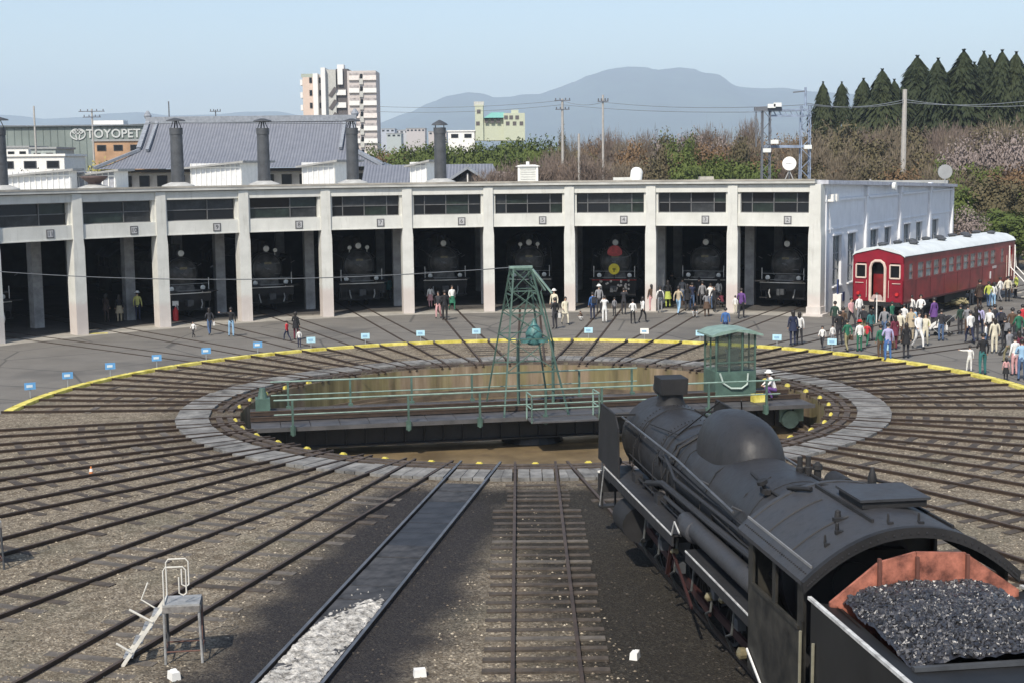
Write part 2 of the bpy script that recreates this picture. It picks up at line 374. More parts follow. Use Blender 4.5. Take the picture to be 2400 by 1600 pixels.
for deg, kind, k in tracks:
    th = rad(deg)
    t = thing('railway_track', track_label(kind, k), 'railway track', (CX, CY, 0), group='radial tracks round the turntable')
    if kind == 'far': r1 = 18.45
    else: r1 = 48 if abs(k) <= 1 else (40 if abs(k) < 6 else 30)
    shiny = kind == 'near' and k == -1
    for s_ in (-1, 1):
        mb = MB(); rail_bar(mb, th, s_ * GA, R_PIT - .05, r1, z=-.045); mb.build('rail', [M_rail, M_railtop if shiny else M_raildull], t)
        if kind == 'far' and -6 <= k <= 6:
            mb = MB(); rail_bar(mb, th, s_ * GA, 18.45, 46 if k < 4 else 90, h=.016, z=.002 if k < 4 else .01); mb.build('embedded_rail', [M_rail, mat('dark_groove', (.05, .045, .042), .6)], t)
    # sleepers
    pool = sl_me if (kind == 'near') else sls_me
    r = 12.75; rmax = {True: 18.1, False: min(r1, 34)}[kind == 'far']
    step = (.56 if k == 0 else .62) if kind == 'near' else .68
    if kind == 'near' and k == 1: rmax = 15
    if not (kind == 'near' and k == -1):
        while r < rmax:
            q = P(r, th)
            X, Y = q.x, q.y
            vis = Y > 19 and abs(X) < Y * .40 + 1
            if vis:
                zz = -.054 + rnd.uniform(-.018, .016) if kind == 'near' and k == 0 else -.068 + rnd.uniform(-.02, .014)
                me = pool[1 if (kind == 'near' and k in (-2, -3) and rnd.random() < .75) or rnd.random() < .12 else 0]
                # at the throat of the fan the sleepers must be short
                sc = 1.0 if r > 15.5 or kind == 'far' else .74
                o = inst('sleeper', me, t, (r * sin(th) + rnd.uniform(-.04, .04), r * cos(th), zz), -th + rnd.uniform(-.015, .015), (sc, .8 if k == 0 else 1, 1))
            r += step + rnd.uniform(-.03, .03)
    else:
        # steel plates and planks between the rails of the ash track
        while r < 34:
            L = rnd.uniform(.9, 1.3)
            mb = MB().box((0, 0, 0), (.98, L - .03, .1))
            o = mb.build('plank', rnd.choice((mat('blackened_plank', (.022, .023, .027), .6, var=.6, scale=2, bump=.4, bscale=14), mat('blackened_plank_dusty', (.038, .037, .038), .7, var=.7, scale=3, bump=.4, bscale=14))), t, loc=((r + L / 2) * sin(th), (r + L / 2) * cos(th), .0 + rnd.uniform(-.006, .006)), rz=-th)
            r += L
    o = inst('end_block', eb_me if not (kind == 'far' and abs(k) <= 6) else eb_me2, t, ((R_PIT + .18) * sin(th), (R_PIT + .18) * cos(th), 0), -th)
# ash spilled on the ash track: a thin uneven crust with holes, and loose crumbs
ah = MB(); th = rad(189.15); nx, ny = 44, 330; R0_, R1_ = 21.6, 31.0
grid = []
for j in range(ny + 1):
    r = R0_ + j * (R1_ - R0_) / ny
    for i in range(nx + 1):
        x = -.5 + i / nx
        n1 = noise.noise(Vector((x * 2.2, r * 1.1, 0))); n2 = noise.noise(Vector((x * 9, r * 6, 3))); n3 = noise.noise(Vector((x * 24, r * 20, 7)))
        start = max(-1, min(1, (r - 22.95 - (x + .35) * 1.7 - n1 * 1.3) * 1.1)); lim = min(1, (.5 - abs(x)) * 9)
        h = .050 + .035 * min(start, 1) + .035 * n1 + .036 * n2 + .020 * n3 - .03 * (1 - lim)
        grid.append((r * sin(th) + x * .98 * cos(th), r * cos(th) - x * .98 * sin(th), max(h, .0) if start > -.6 else 0))
ah.add(grid, [(j * (nx + 1) + i, j * (nx + 1) + i + 1, (j + 1) * (nx + 1) + i + 1, (j + 1) * (nx + 1) + i) for j in range(ny) for i in range(nx)])
for q in range(420):
    r = rnd.uniform(22.3, 31); x = rnd.uniform(-.47, .47); s0 = rnd.uniform(.008, .03)
    if r < 23.6 and rnd.random() < .8: continue
    c_ = Vector((r * sin(th) + x * cos(th), r * cos(th) - x * sin(th), .07)); a = rnd.uniform(0, 6)
    ah.add([c_ + Vector((cos(a + k * 2.09) * s0, sin(a + k * 2.09) * s0, -.02)) for k in range(3)] + [c_ + Vector((0, 0, s0 * .6))], [(0, 1, 3), (1, 2, 3), (2, 0, 3)], mi=rnd.choice((0, 0, 1)))
tag(ah.build('ash_heap', [M_ash, M_coalb], loc=(CX, CY, 0), smooth=True, angle=60), 'pale grey ash strewn between the rails of the blackened track', 'ash', kind='stuff')

# slab ring
sr_ = thing('paved_ring', None, None, (CX, CY, 0), kind='structure')
angs = sorted([(d % 360) for d, _, _ in tracks])
for i, a in enumerate(angs):
    b = angs[(i + 1) % len(angs)]; gap = (b - a) % 360
    for t0, t1, c0, c1 in ((a, a, -1, 1), (a, b, 1, -1)):
        # panel between the rails of one track, or between two neighbouring tracks
        pts = []
        for r in (11.12, 12.22):
            pts.append(P(r, rad(t0), 0, (GA - .07) * (-1 if t0 == t1 else 1) * (1 if t0 == t1 else 1) + (0 if t0 == t1 else .14)) - Vector((CX, CY, 0)))
            pts.append(P(r, rad(t1), 0, (GA - .07) if t0 == t1 else -(GA + .07)) - Vector((CX, CY, 0)))
        if t0 != t1 and ((pts[1] - pts[0]).length < .12 or gap < 5): continue
        z0, z1 = -.05, .085 + rnd.uniform(-.012, .015)
        order = [pts[0], pts[1], pts[3], pts[2]]
        if t0 != t1: order = [pts[0], pts[1], pts[3], pts[2]]
        # split across into 2-4 planks
        nsp = 3 if t0 == t1 else 2
        for q in range(nsp):
            f0, f1 = q / nsp + .012, (q + 1) / nsp - .012
            A = order[0].lerp(order[1], f0); B = order[0].lerp(order[1], f1); Cc = order[3].lerp(order[2], f1); D = order[3].lerp(order[2], f0)
            zt = z1 + rnd.uniform(-.012, .012)
            mb = MB(); vs = [Vector((v.x, v.y, z0)) for v in (A, B, Cc, D)] + [Vector((v.x, v.y, zt)) for v in (A, B, Cc, D)]
            mb.add(vs, [(3, 2, 1, 0), (4, 5, 6, 7), (0, 1, 5, 4), (1, 2, 6, 5), (2, 3, 7, 6), (3, 0, 4, 7)])
            mb.build('slab', M_slab if rnd.random() < .6 else M_slab2, sr_)
        # dark timbers between ring and pit
        if t0 == t1:
            for rr in (10.42, 10.78):
                A = P(rr, rad(t0)) - Vector((CX, CY, 0))
                MB().box((0, 0, 0), (1.9, .2, .12)).build('timber', M_timber, sr_, loc=(A.x, A.y, .01 + rnd.uniform(-.01, .01)), rz=-rad(t0))
# yellow kerb
ky = thing('yellow_kerb', None, None, (CX, CY, 0), kind='structure')
far = sorted([d for d, kd, k in tracks if kd == 'far'])
RK = 18.2
for i, a in enumerate(far):
    da = math.degrees((GA + .08) / RK)
    segs = [(a - da * .88, a + da * .88)]
    if i < len(far) - 1: segs.append((a + da * 1.08, far[i + 1] - da * 1.08))
    for s0, s1 in segs:
        mb = MB(); n = 3
        for q in range(n):
            u0, u1 = rad(s0 + (s1 - s0) * q / n), rad(s0 + (s1 - s0) * (q + 1) / n)
            for (ra, za), (rb, zb) in (((RK - .16, 0), (RK - .16, .11)), ((RK - .16, .11), (RK + .16, .11)), ((RK + .16, .11), (RK + .16, 0))):
                mb.quad((ra * sin(u0), ra * cos(u0), za), (ra * sin(u1), ra * cos(u1), za), (rb * sin(u1), rb * cos(u1), zb), (rb * sin(u0), rb * cos(u0), zb))
        for u in (rad(s0), rad(s1)):
            mb.quad(*[(r * sin(u), r * cos(u), z) for r, z in ((RK - .16, 0), (RK + .16, 0), (RK + .16, .11), (RK - .16, .11))])
        mb.build('kerb_block', M_yellow, ky)

# ================================================================== TURNTABLE BRIDGE
BA = rad(10.8)
br = thing('turntable', 'long steel turntable bridge with green railings and lattice tower across the round pit', 'turntable', (CX, CY, 0), BA)
L = 9.75
for s_ in (-1, 1):                                      # plate girders with stiffeners
    mb = MB(); y = s_ * 1.05
    mb.box((0, y, -.55), (19.0, .05, .75)); mb.box((0, y, -.92), (16.5, .34, .05)); mb.box((0, y, -.18), (19.2, .34, .05))
    for i in range(-14, 15): mb.box((i * .66, y, -.55), (.035, .26, .70))
    mb.build('girder', M_black, br)
mb = MB()
for i in range(-9, 10): mb.box((i * 1.0, 0, -.45), (.12, 2.05, .4))
mb.cyl((0, 0, PZ + .02), (0, 0, -.6), 1.1, .9, 20); mb.build('pivot_frame', M_black, br)
for k in range(20):                                     # deck plates
    for y0, y1 in ((-1.9, -.64), (-.5, .5), (.64, 1.9)):
        x0 = -L + k * 2 * L / 20
        MB().box((x0 + L / 20, (y0 + y1) / 2, -.115 + rnd.uniform(-.006, .006)), (2 * L / 20 - .02, y1 - y0, .05)).build('deck_plate', M_deck, br)
for s_ in (-1, 1):
    mb = MB(); y = s_ * GA
    mb.box((0, y, -.05), (2 * L, .12, .03)).box((0, y, .0), (2 * L, .04, .1)); mb.box((0, y, .065), (2 * L, .07, .04), mi=1); mb.build('rail', [M_rail, M_raildull], br)
for s_ in (-1, 1):
    mb = MB(); mb.box((0, s_ * 1.93, -.13), (2 * L, .05, .14)); mb.build('edge_beam', M_deck, br)
def railing(y, xs, ztop=.86, side=-1):
    for x in xs:
        mb = MB(); mb.box((x, y, .26), (.07, .07, 1.2)); mb.box((x, y + side * -.07, -.16), (.16, .16, .3)); mb.build('railing_post', M_green, br)
    for z in (ztop, .38):
        mb = MB(); mb.tube([(x, y, z) for x in (xs[0] - .6, *xs, xs[-1] + (.5 if side < 0 else .2))], .032 if z > .5 else .024, 6); mb.build('handrail', M_greenlt, br)
railing(-2.05, [-8.4, -4.6, -2.2, .05, 2.0, 4.0, 5.8, 7.9])
railing(2.05, [-8.4, -6.2, -4.0, -1.8, 2.2, 4.2], side=1)
mb = MB(); mb.box((.55, -2.5, -.1), (2.3, .85, .05)); mb.build('side_platform', M_deck, br)
for a, b in (((-.6, -2.9), (1.7, -2.9)), ((-.6, -2.9), (-.6, -2.05)), ((1.7, -2.9), (1.7, -2.05))):
    mb = MB()
    for z in (.8, .35): mb.tube([(*a, z), (*b, z)], .026)
    mb.cyl((*a, -.12), (*a, .8), .03, n=6); mb.cyl((*b, -.12), (*b, .8), .03, n=6); mb.build('platform_rail', M_greenlt, br)
# lattice power tower straddling the track
mb = MB(); tz = 4.78
legs = []
for sx, sy in ((-1, -1), (1, -1), (1, 1), (-1, 1)):
    b_ = Vector((-.2 + sx * 1.12, sy * 1.72, -.1)); t_ = Vector((-.35 + sx * .32, sy * .32, tz)); legs.append((b_, t_))
    mb.bar(b_, t_, .052, .052)
for i in range(4):
    (b0, t0), (b1, t1) = legs[i], legs[(i + 1) % 4]
    fr = [0.0, .52, .68, .82, .93, 1.0] if i in (1, 3) else [0.0, .3, .52, .70, .85, 1.0]
    for j in range(len(fr) - 1):
        p0, p1 = b0.lerp(t0, fr[j]), b1.lerp(t1, fr[j]); q0, q1 = b0.lerp(t0, fr[j + 1]), b1.lerp(t1, fr[j + 1])
        if j > (1 if i in (1, 3) else 0):
            mb.bar(p0, q1, .026, .026); mb.bar(p1, q0, .026, .026)
        mb.bar(q0, q1, .04, .04)
mb.build('lattice_tower', M_green, br)
mb = MB(); mb.bar((.0, -.3, tz), (.62, -.6, 3.95), .11, .05); mb.bar((.0, .3, tz), (.62, .6, 3.95), .11, .05); mb.bar((-.75, 0, tz + .06), (.05, 0, tz + .06), .16, .08); mb.build('tower_head', M_greenlt, br)
mb = MB(); mb.lathe([(0, .20), (.1, .28), (.4, .30), (.6, .20), (.75, .08), (.9, .04)], (.05, -.2, 2.15), (0, 0, 1), 14); mb.box((.05, -.2, 2.3), (.9, .5, .12)); mb.build('swivel_drum', mat('teal_drum', (.06, .17, .165), .5, var=.4, scale=5), br, smooth=True)
for s_ in (-1, 1):
    mb = MB(); mb.cyl((s_ * .62 + .1, -.2, -.1), (s_ * .62 + .1, -.2, 2.25), .055, n=8); mb.bar((s_ * .62 + .1, -.2, 2.2), (.1 + s_ * .2, -.2, 4.0), .05, .05); mb.build('drum_post', M_green, br)
# operator cabin
cb = MB(); cx, cy = 7.7, 1.2
cb.box((cx, cy, .36), (1.55, 1.35, .92)); o = cb.build('cabin_body', M_green, br)
cb = MB()
for x in (-.74, -.25, .25, .74):
    for y in (-.64, .64): cb.box((cx + x, cy + y, 1.5), (.06, .06, 1.36))
for y in (-.64, .64):
    cb.box((cx, cy + y, 1.15), (1.5, .05, .05))
for x in (-.74, .74): cb.box((cx + x, cy, 1.5), (.05, .05, 1.36))
cb.build('window_frame', M_green, br)
for x in (-.495, 0, .495):
    for y in (-.64, .64):
        MB().box((cx + x, cy + y, 1.5), (.42, .012, 1.25)).build('pane', mat('cabin_glass', (.5, .55, .5), .1, var=.05), br)
gm = MATS['cabin_glass'].node_tree.nodes['Principled BSDF']; gm.inputs['Transmission Weight'].default_value = .93; gm.inputs['IOR'].default_value = 1.02
cb = MB(); prof = [(-.98, 2.16), (-.6, 2.30), (0, 2.36), (.6, 2.30), (.98, 2.16), (.98, 2.10), (0, 2.28), (-.98, 2.10)]
cb.prism(prof, lambda p: (cx + p[0], cy - .85, p[1]), lambda p: (cx + p[0], cy + .85, p[1])); cb.build('cabin_roof', M_greenlt, br)
cb = MB(); cb.tube([(cx - .62, cy - .72, .78), (cx - .5, cy - .73, .42), (cx - .2, cy - .74, .22), (cx + .2, cy - .74, .2), (cx + .42, cy - .74, .35), (cx + .45, cy - .73, .75)], .035, 8); cb.build('hose', mat('pale_hose', (.42, .50, .45), .6), br, smooth=True)
cb = MB(); cb.box((cx, cy - .3, 1.25), (.35, .3, .5)).box((cx, cy - .3, 1.55), (.5, .2, .1)); cb.build('control_desk', M_grey, br)
# end box with lamp and bracket, left end
mb = MB(); mb.box((-9.3, 1.5, .15), (.5, .6, .5)).cyl((-9.3, 1.5, .4), (-9.3, 1.5, .75), .18, .1); mb.build('drive_box', M_green, br)
mb = MB(); mb.box((9.2, -.9, -.55), (.9, .5, .5)).cyl((9.1, -1.1, -.7), (9.1, -1.3, -.7), .32, n=14); mb.build('drive_motor', M_greenlt, br)

# ================================================================== ROUNDHOUSE
O3 = Vector((CX, CY, 0))
def L3(r, th, z=0.0, off=0.0): return P(r, th, z, off) - O3
def wall_paint(name, pink, lo=(.53, .53, .49), hi=(.66, .66, .615)):   # white paint with rain streaks; a pinkish band painted on the lowest metre of the columns
    t = NT(name, .8)
    mp = t.n.nodes.new('ShaderNodeMapping'); mp.inputs['Scale'].default_value = (1, 1, .10); t.l(t.o, mp.inputs['Vector'])
    oi = t.n.nodes.new('ShaderNodeObjectInfo'); ad = t.n.nodes.new('ShaderNodeVectorMath'); ad.operation = 'ADD'; t.l(mp.outputs['Vector'], ad.inputs[0])
    cb_ = t.n.nodes.new('ShaderNodeCombineXYZ'); t.l(t.math('MULTIPLY', oi.outputs['Random'], 40.0), cb_.inputs[0]); t.l(cb_.outputs[0], ad.inputs[1])
    c = t.ramp(t.noise(1.2, 6), (.3, lo), (.7, hi))
    c = t.mix(t.math('MULTIPLY', t.mrange(t.noise(5, 5, .7, vec=ad.outputs[0]), .54, .72), .38), c, (.34, .33, .29))
    c = t.mix(t.math('MULTIPLY', t.mrange(t.noise(7, 6, .75), .64, .74), .4), c, (.27, .25, .22))
    if pink:
        sep = t.n.nodes.new('ShaderNodeSeparateXYZ'); t.l(t.o, sep.inputs[0])
        k = t.mrange(t.math('ADD', t.math('ADD', sep.outputs[2], t.math('MULTIPLY', t.noise(3, 4), .5)), t.math('MULTIPLY', oi.outputs['Random'], .5)), 2.1, 1.7)
        pk = t.mix(t.math('MULTIPLY', t.noise(2.5, 6), t.math('ADD', t.math('MULTIPLY', oi.outputs['Random'], .8), .2)), (.50, .405, .37), (.64, .60, .56))
        c = t.mix(t.math('MULTIPLY', k, .62), c, pk)
    t.color(c); t.bump(t.noise(14, 4), .15, .01); return t.m
M_col = wall_paint('column_paint', True); M_white = wall_paint('streaked_white', False)
M_wallshade = wall_paint('side_wall_shade_white', False, (.70, .71, .73), (.80, .81, .83))  # paler, bluer wall white; brightness of the shaded side put into the colour
M_roofc = mat('roof_concrete', (.46, .46, .43), .9, var=.18, scale=.8, bump=.1)
rh = thing('roundhouse', 'curved white concrete roundhouse with dark locomotive bays', 'roundhouse', (CX, CY, 0))
I0, I1 = -2, 9
ths = [TH0 + DTH * i for i in range(I0, I1 + 1)]
for i, th in enumerate(ths):
    last = i == len(ths) - 1
    mb = MB(); wd = .54; wl = .62
    c = L3(RC, th)
    # outline of the column: straight shaft, haunch under the beam, slightly wider foot
    poly = [(-wl / 2, 0), (wl / 2, 0), (wl / 2, 4.35), (wd / 2, 4.83), (wd / 2, 7.12), (-wd / 2, 7.12), (-wd / 2, 4.83), (-wl / 2, 4.35)]
    if last: poly = [(x * 1.15, z) for x, z in poly]
    mb.prism(poly, lambda p: (p[0], -.32, p[1]), lambda p: (p[0], .42, p[1]))
    if last: mb.box((0.05, -.1, .06), (1.1, 1.1, .12)); mb.box((0.05, -.15, .3), (.8, .8, .4))
    mb.build('column', M_col, rh, loc=c, rz=-th)
    for rr in (() if last else (4.6, 13.5)):
        MB().box((0, 0, 3.3), (.55, .55, 6.6)).build('inner_column', M_intcol, rh, loc=L3(RC + rr, th), rz=-th)
    if i == len(ths) - 1: break
    tn = ths[i + 1]; tm = (th + tn) / 2; ch = 2 * RC * sin(DTH / 2) ; rm = RC * cos(DTH / 2)
    ctr = L3(rm, tm)
    span = ch - wd
    MB().box((0, 0, 5.195), (span + .02, .40, .73)).build('lintel_beam', M_white, rh, loc=ctr, rz=-tm)
    MB().box((0, 0, 4.86), (span - .08, .48, .05)).build('lintel_drip', M_white, rh, loc=ctr, rz=-tm)
    MB().box((0, .02, 6.91), (span + .02, .46, .42)).build('upper_beam', M_white, rh, loc=ctr, rz=-tm)
    for s_ in (-1, 1): MB().box((s_ * (span / 2 - .07), .05, 6.13), (.15, .3, 1.14)).build('window_pier', M_white, rh, loc=ctr, rz=-tm)
    wf = MB(); iw = span - .3
    wf.box((0, .12, 6.13), (iw, .05, .04))
    for q in ((-.34, -.02, .32) if i > 4 else (.1,)): wf.box((q * iw, .12, 6.13), (.045, .05, 1.14))
    wf.box((0, .12, 6.68), (iw, .06, .05)).box((0, .12, 5.58), (iw, .06, .05))
    fo = wf.build('window', mat('window_metal', (.16, .16, .16), .5, .3), rh, loc=ctr, rz=-tm)
    qs = [-.5, *((-.34, -.02, .32) if i > 4 else (.1,)), .5]
    for q0, q1 in zip(qs[:-1], qs[1:]):
        for z0, z1 in ((5.60, 6.11), (6.15, 6.66)):
            gl_ = rnd.choice((M_glass, M_glass, mat('dusty_glass', (.028, .030, .032), .3, var=.6, scale=2.5, spec=.4), mat('greenish_glass', (.018, .026, .022), .2, var=.5, scale=2, spec=.4)))
            o_ = MB().box((0, 0, 0), ((q1 - q0) * iw - .05, .012, z1 - z0)).build('pane', gl_, fo, loc=((q0 + q1) / 2 * iw, .15, (z0 + z1) / 2)); o_.rotation_euler = (rnd.uniform(-.05, .03), 0, rnd.uniform(-.03, .03))
    # number plate, dark framed, on the right half of each beam
    mb = MB(); mb.box((.78, -.215, 5.18), (.42, .03, .44)); po = mb.build('number_plate', mat('plate_dark', (.10, .10, .105), .6), rh, loc=ctr, rz=-tm); MB().box((.78, -.232, 5.18), (.31, .012, .33)).build('plate_field', mat('plate_field', (.42, .42, .42), .6), po)
    cu = bpy.data.curves.new('digits', 'FONT'); cu.body = str(len(ths) - 1 - i + 1); cu.size = .32; cu.extrude = .006; cu.align_x = 'CENTER'; cu.align_y = 'CENTER'
    tmp = bpy.data.objects.new('digits', cu); me = bpy.data.meshes.new_from_object(tmp); bpy.data.objects.remove(tmp)
    me.materials.clear(); me.materials.append(mat('digit_dark', (.05, .05, .055), .6))
    d_ = bpy.data.objects.new('digits', me); COL.objects.link(d_); d_.parent = po; d_.location = (.78, -.241, 5.18); d_.rotation_euler = (pi / 2, 0, 0)
    # things hanging in the dark behind the beam
    if rnd.random() < .8:
        mb = MB(); mb.box((rnd.uniform(-1.2, 1.2), 3.2, 5.2), (rnd.uniform(.4, 1.1), .05, .35)); mb.build('hanging_sign', mat('dim_sign', (.28, .29, .27), .7), rh, loc=ctr, rz=-tm)
    mb = MB(); x_ = rnd.uniform(-1, 1); mb.cyl((x_, 2.6, 5.4), (x_, 2.6, 6.9), .02, n=6); mb.lathe([(0, .2), (.1, .17), (.22, .05)], (x_, 2.6, 5.3), (0, 0, 1), 10); mb.build('lamp', M_offwhite, rh, loc=ctr, rz=-tm)
# roof, edge, interior surfaces
DEP = 31.0
def band(name, m, pts, a0=ths[0], a1=ths[-1], close=True):     # pts: (r,z) section swept round the arc, straight between columns
    mb = MB(); n = len(pts); K = [a0 + (a1 - a0) * i / 11 for i in range(12)]
    for j, th in enumerate(K): mb.v += [tuple(L3(r, th, z)) for r, z in pts]
    for j in range(11):
        for q in range(n if close else n - 1):
            mb.f.append((j * n + q, j * n + (q + 1) % n, (j + 1) * n + (q + 1) % n, (j + 1) * n + q)); mb.mi.append(0)
    if close: mb.f += [tuple(range(n - 1, -1, -1)), tuple(range(11 * n, 12 * n))]; mb.mi += [0, 0]
    return mb.build(name, m, rh)
band('roof', M_roofc, [(RC - .42, 7.16), (RC - .42, 7.36), (RC + DEP, 6.62), (RC + DEP, 6.42)])
band('roof_edge', M_conc, [(RC - .44, 7.30), (RC - .44, 7.40), (RC - .22, 7.40), (RC - .22, 7.30)])
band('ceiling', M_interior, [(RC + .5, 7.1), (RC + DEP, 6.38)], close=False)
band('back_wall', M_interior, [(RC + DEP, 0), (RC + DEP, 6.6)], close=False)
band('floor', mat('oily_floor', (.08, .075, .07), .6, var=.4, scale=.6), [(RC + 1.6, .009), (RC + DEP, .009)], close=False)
band('rear_parapet', M_grey, [(RC + DEP - .2, 6.4), (RC + DEP - .2, 6.85), (RC + DEP, 6.85), (RC + DEP, 6.4)])
# right side wall, running radially, local frame: x outward along the wall, -y the side that is seen
t9 = ths[-1]; wp = L3(RC, t9); wr = pi / 2 - t9
def wall_r(u, v=600):
    d = ray(u, v); k = d.x / d.y
    return (k * CY - CX) / (sin(t9) - k * cos(t9)) - RC
ww = [(wall_r(a), wall_r(b)) for a, b in ((1943, 1963), (1978, 1996), (2031, 2049), (2064, 2079), (2109, 2124), (2138, 2152), (2176, 2190))]
ww = [(a, min(b, DEP - .6)) for a, b in ww if a < DEP - 1]
Y0 = -.22
def zt(x): return 7.16 - .74 * x / DEP
mb = MB(); xs = [.35] + [q for w_ in ww for q in w_] + [DEP]
mb.add([(x, Y0 + dy, z) for x, z in ((.35, 4.2), (DEP, 4.2), (DEP, zt(DEP)), (.35, zt(0))) for dy in (0, .28)],
       [(0, 2, 4, 6), (1, 7, 5, 3), (0, 1, 3, 2), (4, 5, 7, 6), (2, 3, 5, 4), (0, 6, 7, 1)])
mb.box(((.35 + DEP) / 2, Y0 + .14, .7), (DEP - .35, .28, 1.4))
for j in range(0, len(xs), 2): mb.box(((xs[j] + xs[j + 1]) / 2, Y0 + .14, 2.8), (xs[j + 1] - xs[j], .28, 2.8))
mb.build('side_wall', M_wallshade, rh, loc=wp, rz=wr)
for a, b in ww:
    wf = MB(); wd = b - a; cx_ = (a + b) / 2
    for x in (a + .04, b - .04, cx_): wf.box((x, Y0 + .17, 2.8), (.08, .05, 2.8))
    for z in (1.44, 2.3, 3.2, 4.16): wf.box((cx_, Y0 + .17, z), (wd - .01, .045, .07))
    fo = wf.build('window', M_grey, rh, loc=wp, rz=wr)
    MB().box((cx_, Y0 + .19, 2.8), (wd - .02, .012, 2.78)).build('pane', mat('side_glass', (.10, .13, .14), .12, spec=.7), fo)
    MB().box((cx_, Y0 - .04, 1.36), (wd + .2, .14, .08)).build('sill', M_wallshade, fo)
    MB().box((cx_, Y0 - .03, 4.27), (wd + .3, .10, .09)).build('hood', M_wallshade, fo)
for j, x in enumerate((wall_r(2017), wall_r(2096), wall_r(2166))):
    mb = MB(); mb.box((x, Y0 - .09, 3.2), (.42, .16, 6.4)); mb.box((x, Y0 - .11, 6.55), (.55, .22, .5)); mb.build('pilaster', M_wallshade, rh, loc=wp, rz=wr)
xe = [.5, wall_r(2017) - .5, wall_r(2017) + .5, wall_r(2096) - .5, wall_r(2096) + .5, wall_r(2166) - .5, wall_r(2166) + .5, DEP - .2]
for j in range(0, 8, 2):
    x0, x1 = xe[j], xe[j + 1]
    MB().box(((x0 + x1) / 2, Y0 - .07, 6.2), (x1 - x0, .14, .12)).build('string_course', M_wallshade, rh, loc=wp, rz=wr)
    MB().box(((x0 + x1) / 2, Y0 - .03, 4.6), (x1 - x0, .05, .07)).build('string_course', M_wallshade, rh, loc=wp, rz=wr)
mb = MB(); mb.add([(x, y, z) for x, z in ((0, 7.12), (DEP + .2, 6.36), (DEP + .2, 6.56), (0, 7.33)) for y in (-.62, .1)], [(0, 2, 4, 6), (1, 7, 5, 3), (0, 1, 3, 2), (4, 5, 7, 6), (2, 3, 5, 4), (0, 6, 7, 1)])
mb.build('coping', mat('coping_grey', (.45, .46, .50), .85), rh, loc=wp, rz=wr)
for a, b, c_ in ((DEP, 3.3, .45), (.55, 3.5, .0)): pass
MB().box((DEP - .15, Y0 - .12, 3.2), (.3, .2, 6.4)).build('corner_pier', M_wallshade, rh, loc=wp, rz=wr)
mb = MB(); mb.tube([(.6, Y0 - .1, 6.9), (.6, Y0 - .1, 4.7), (.62, Y0 - .1, .1)], .05, 8); mb.tube([(1.1, Y0 - .06, 6.1), (1.5, Y0 - .05, 5.2), (1.55, Y0 - .05, 4.4)], .03, 6); mb.build('drainpipe', M_wallshade, rh, loc=wp, rz=wr)
mb = MB(); mb.box((.95, Y0 - .3, 6.35), (.35, .3, .4)).box((1.6, Y0 - .3, 6.35), (.35, .3, .4)); mb.build('floodlight', M_offwhite, rh, loc=wp, rz=wr)
mb = MB(); mb.cyl((wall_r(2060), Y0 - .75, 6.75), (wall_r(2060), Y0 - .55, 6.75), .25, n=12); mb.build('floodlight', M_lamp, rh, loc=wp, rz=wr)

# roof furniture: every piece is a thing standing on the roof
ORDL = ['leftmost', 'second from the left', 'third from the left', 'fourth from the left', 'rightmost']
def roof_z(r): return 7.36 - .74 * (r - RC) / DEP
for n_, (k, rr) in enumerate(((-6, 35.0), (-4, 36.2), (-3, 36.2), (-2, 36.2), (-1, 36.4))):
    th = rad(.634 + 8.2496 * k) + (.006 if k == -4 else 0)
    zb = roof_z(rr) + .0; top = 10.55
    t = thing('smoke_stack', 'tall soot grey smoke stack on the roundhouse roof, ' + (ORDL[n_] + ' of the five'), 'smoke stack', P(rr, th, zb), group='smoke stacks on the roundhouse roof')
    h = top - zb - (.0 if n_ else .1)
    mb = MB(); mb.lathe([(.0, .37), (h - .35, .34), (h - .35, .37), (h, .37)], (0, 0, 0), (0, 0, 1), 16); mb.lathe([(h * .42, .365), (h * .42 + .07, .365)], (0, 0, 0), (0, 0, 1), 16)
    mb.build('shaft', M_dgrey, t, smooth=True)
    if n_ == 4: mb = MB(); mb.lathe([(h + .15, .50), (h + .25, .42), (h + .45, .05)], (0, 0, 0), (0, 0, 1), 16); [mb.cyl((.25 * x, .25 * y, h), (.25 * x, .25 * y, h + .2), .02, n=5) for x, y in ((1, 1), (-1, 1), (1, -1), (-1, -1))]
    else:
        mb = MB(); mb.lathe([(h + .38, .55), (h + .44, .50), (h + .55, .12)], (0, 0, 0), (0, 0, 1), 16)
        for q in range(4): mb.bar((.3 * cos(q * pi / 2 + .5), .3 * sin(q * pi / 2 + .5), h), (.12 * cos(q * pi / 2 + .5), .12 * sin(q * pi / 2 + .5), h + .42), .07, .03)
    mb.build('cowl', M_dgrey, t, smooth=True)
    mb = MB(); mb.lathe([(-.1, .95), (.12, .9), (.3, .42)], (0, 0, 0), (0, 0, 1), 18); mb.build('base_flashing', mat('pale_flashing', (.42, .42, .40), .8), t, smooth=True)
# squat ventilator on the left
th = rad(.634 + 8.2496 * -5) + .01; t = thing('roof_ventilator', 'squat rust brown mushroom ventilator on the left part of the roundhouse roof', 'ventilator', P(35.5, th, roof_z(35.5)))
mb = MB(); mb.lathe([(0, .3), (.35, .35)], (0, 0, 0), (0, 0, 1), 14); mb.lathe([(.35, .35), (.62, .72), (.70, .70), (.72, .1)], (0, 0, 0), (0, 0, 1), 14); mb.build('hood', mat('rust_brown', (.09, .06, .055), .7), t, smooth=True)
mb = MB(); mb.lathe([(-.1, .9), (.1, .85), (.25, .35)], (0, 0, 0), (0, 0, 1), 18); mb.build('base_flashing', MATS['pale_flashing'], t, smooth=True)
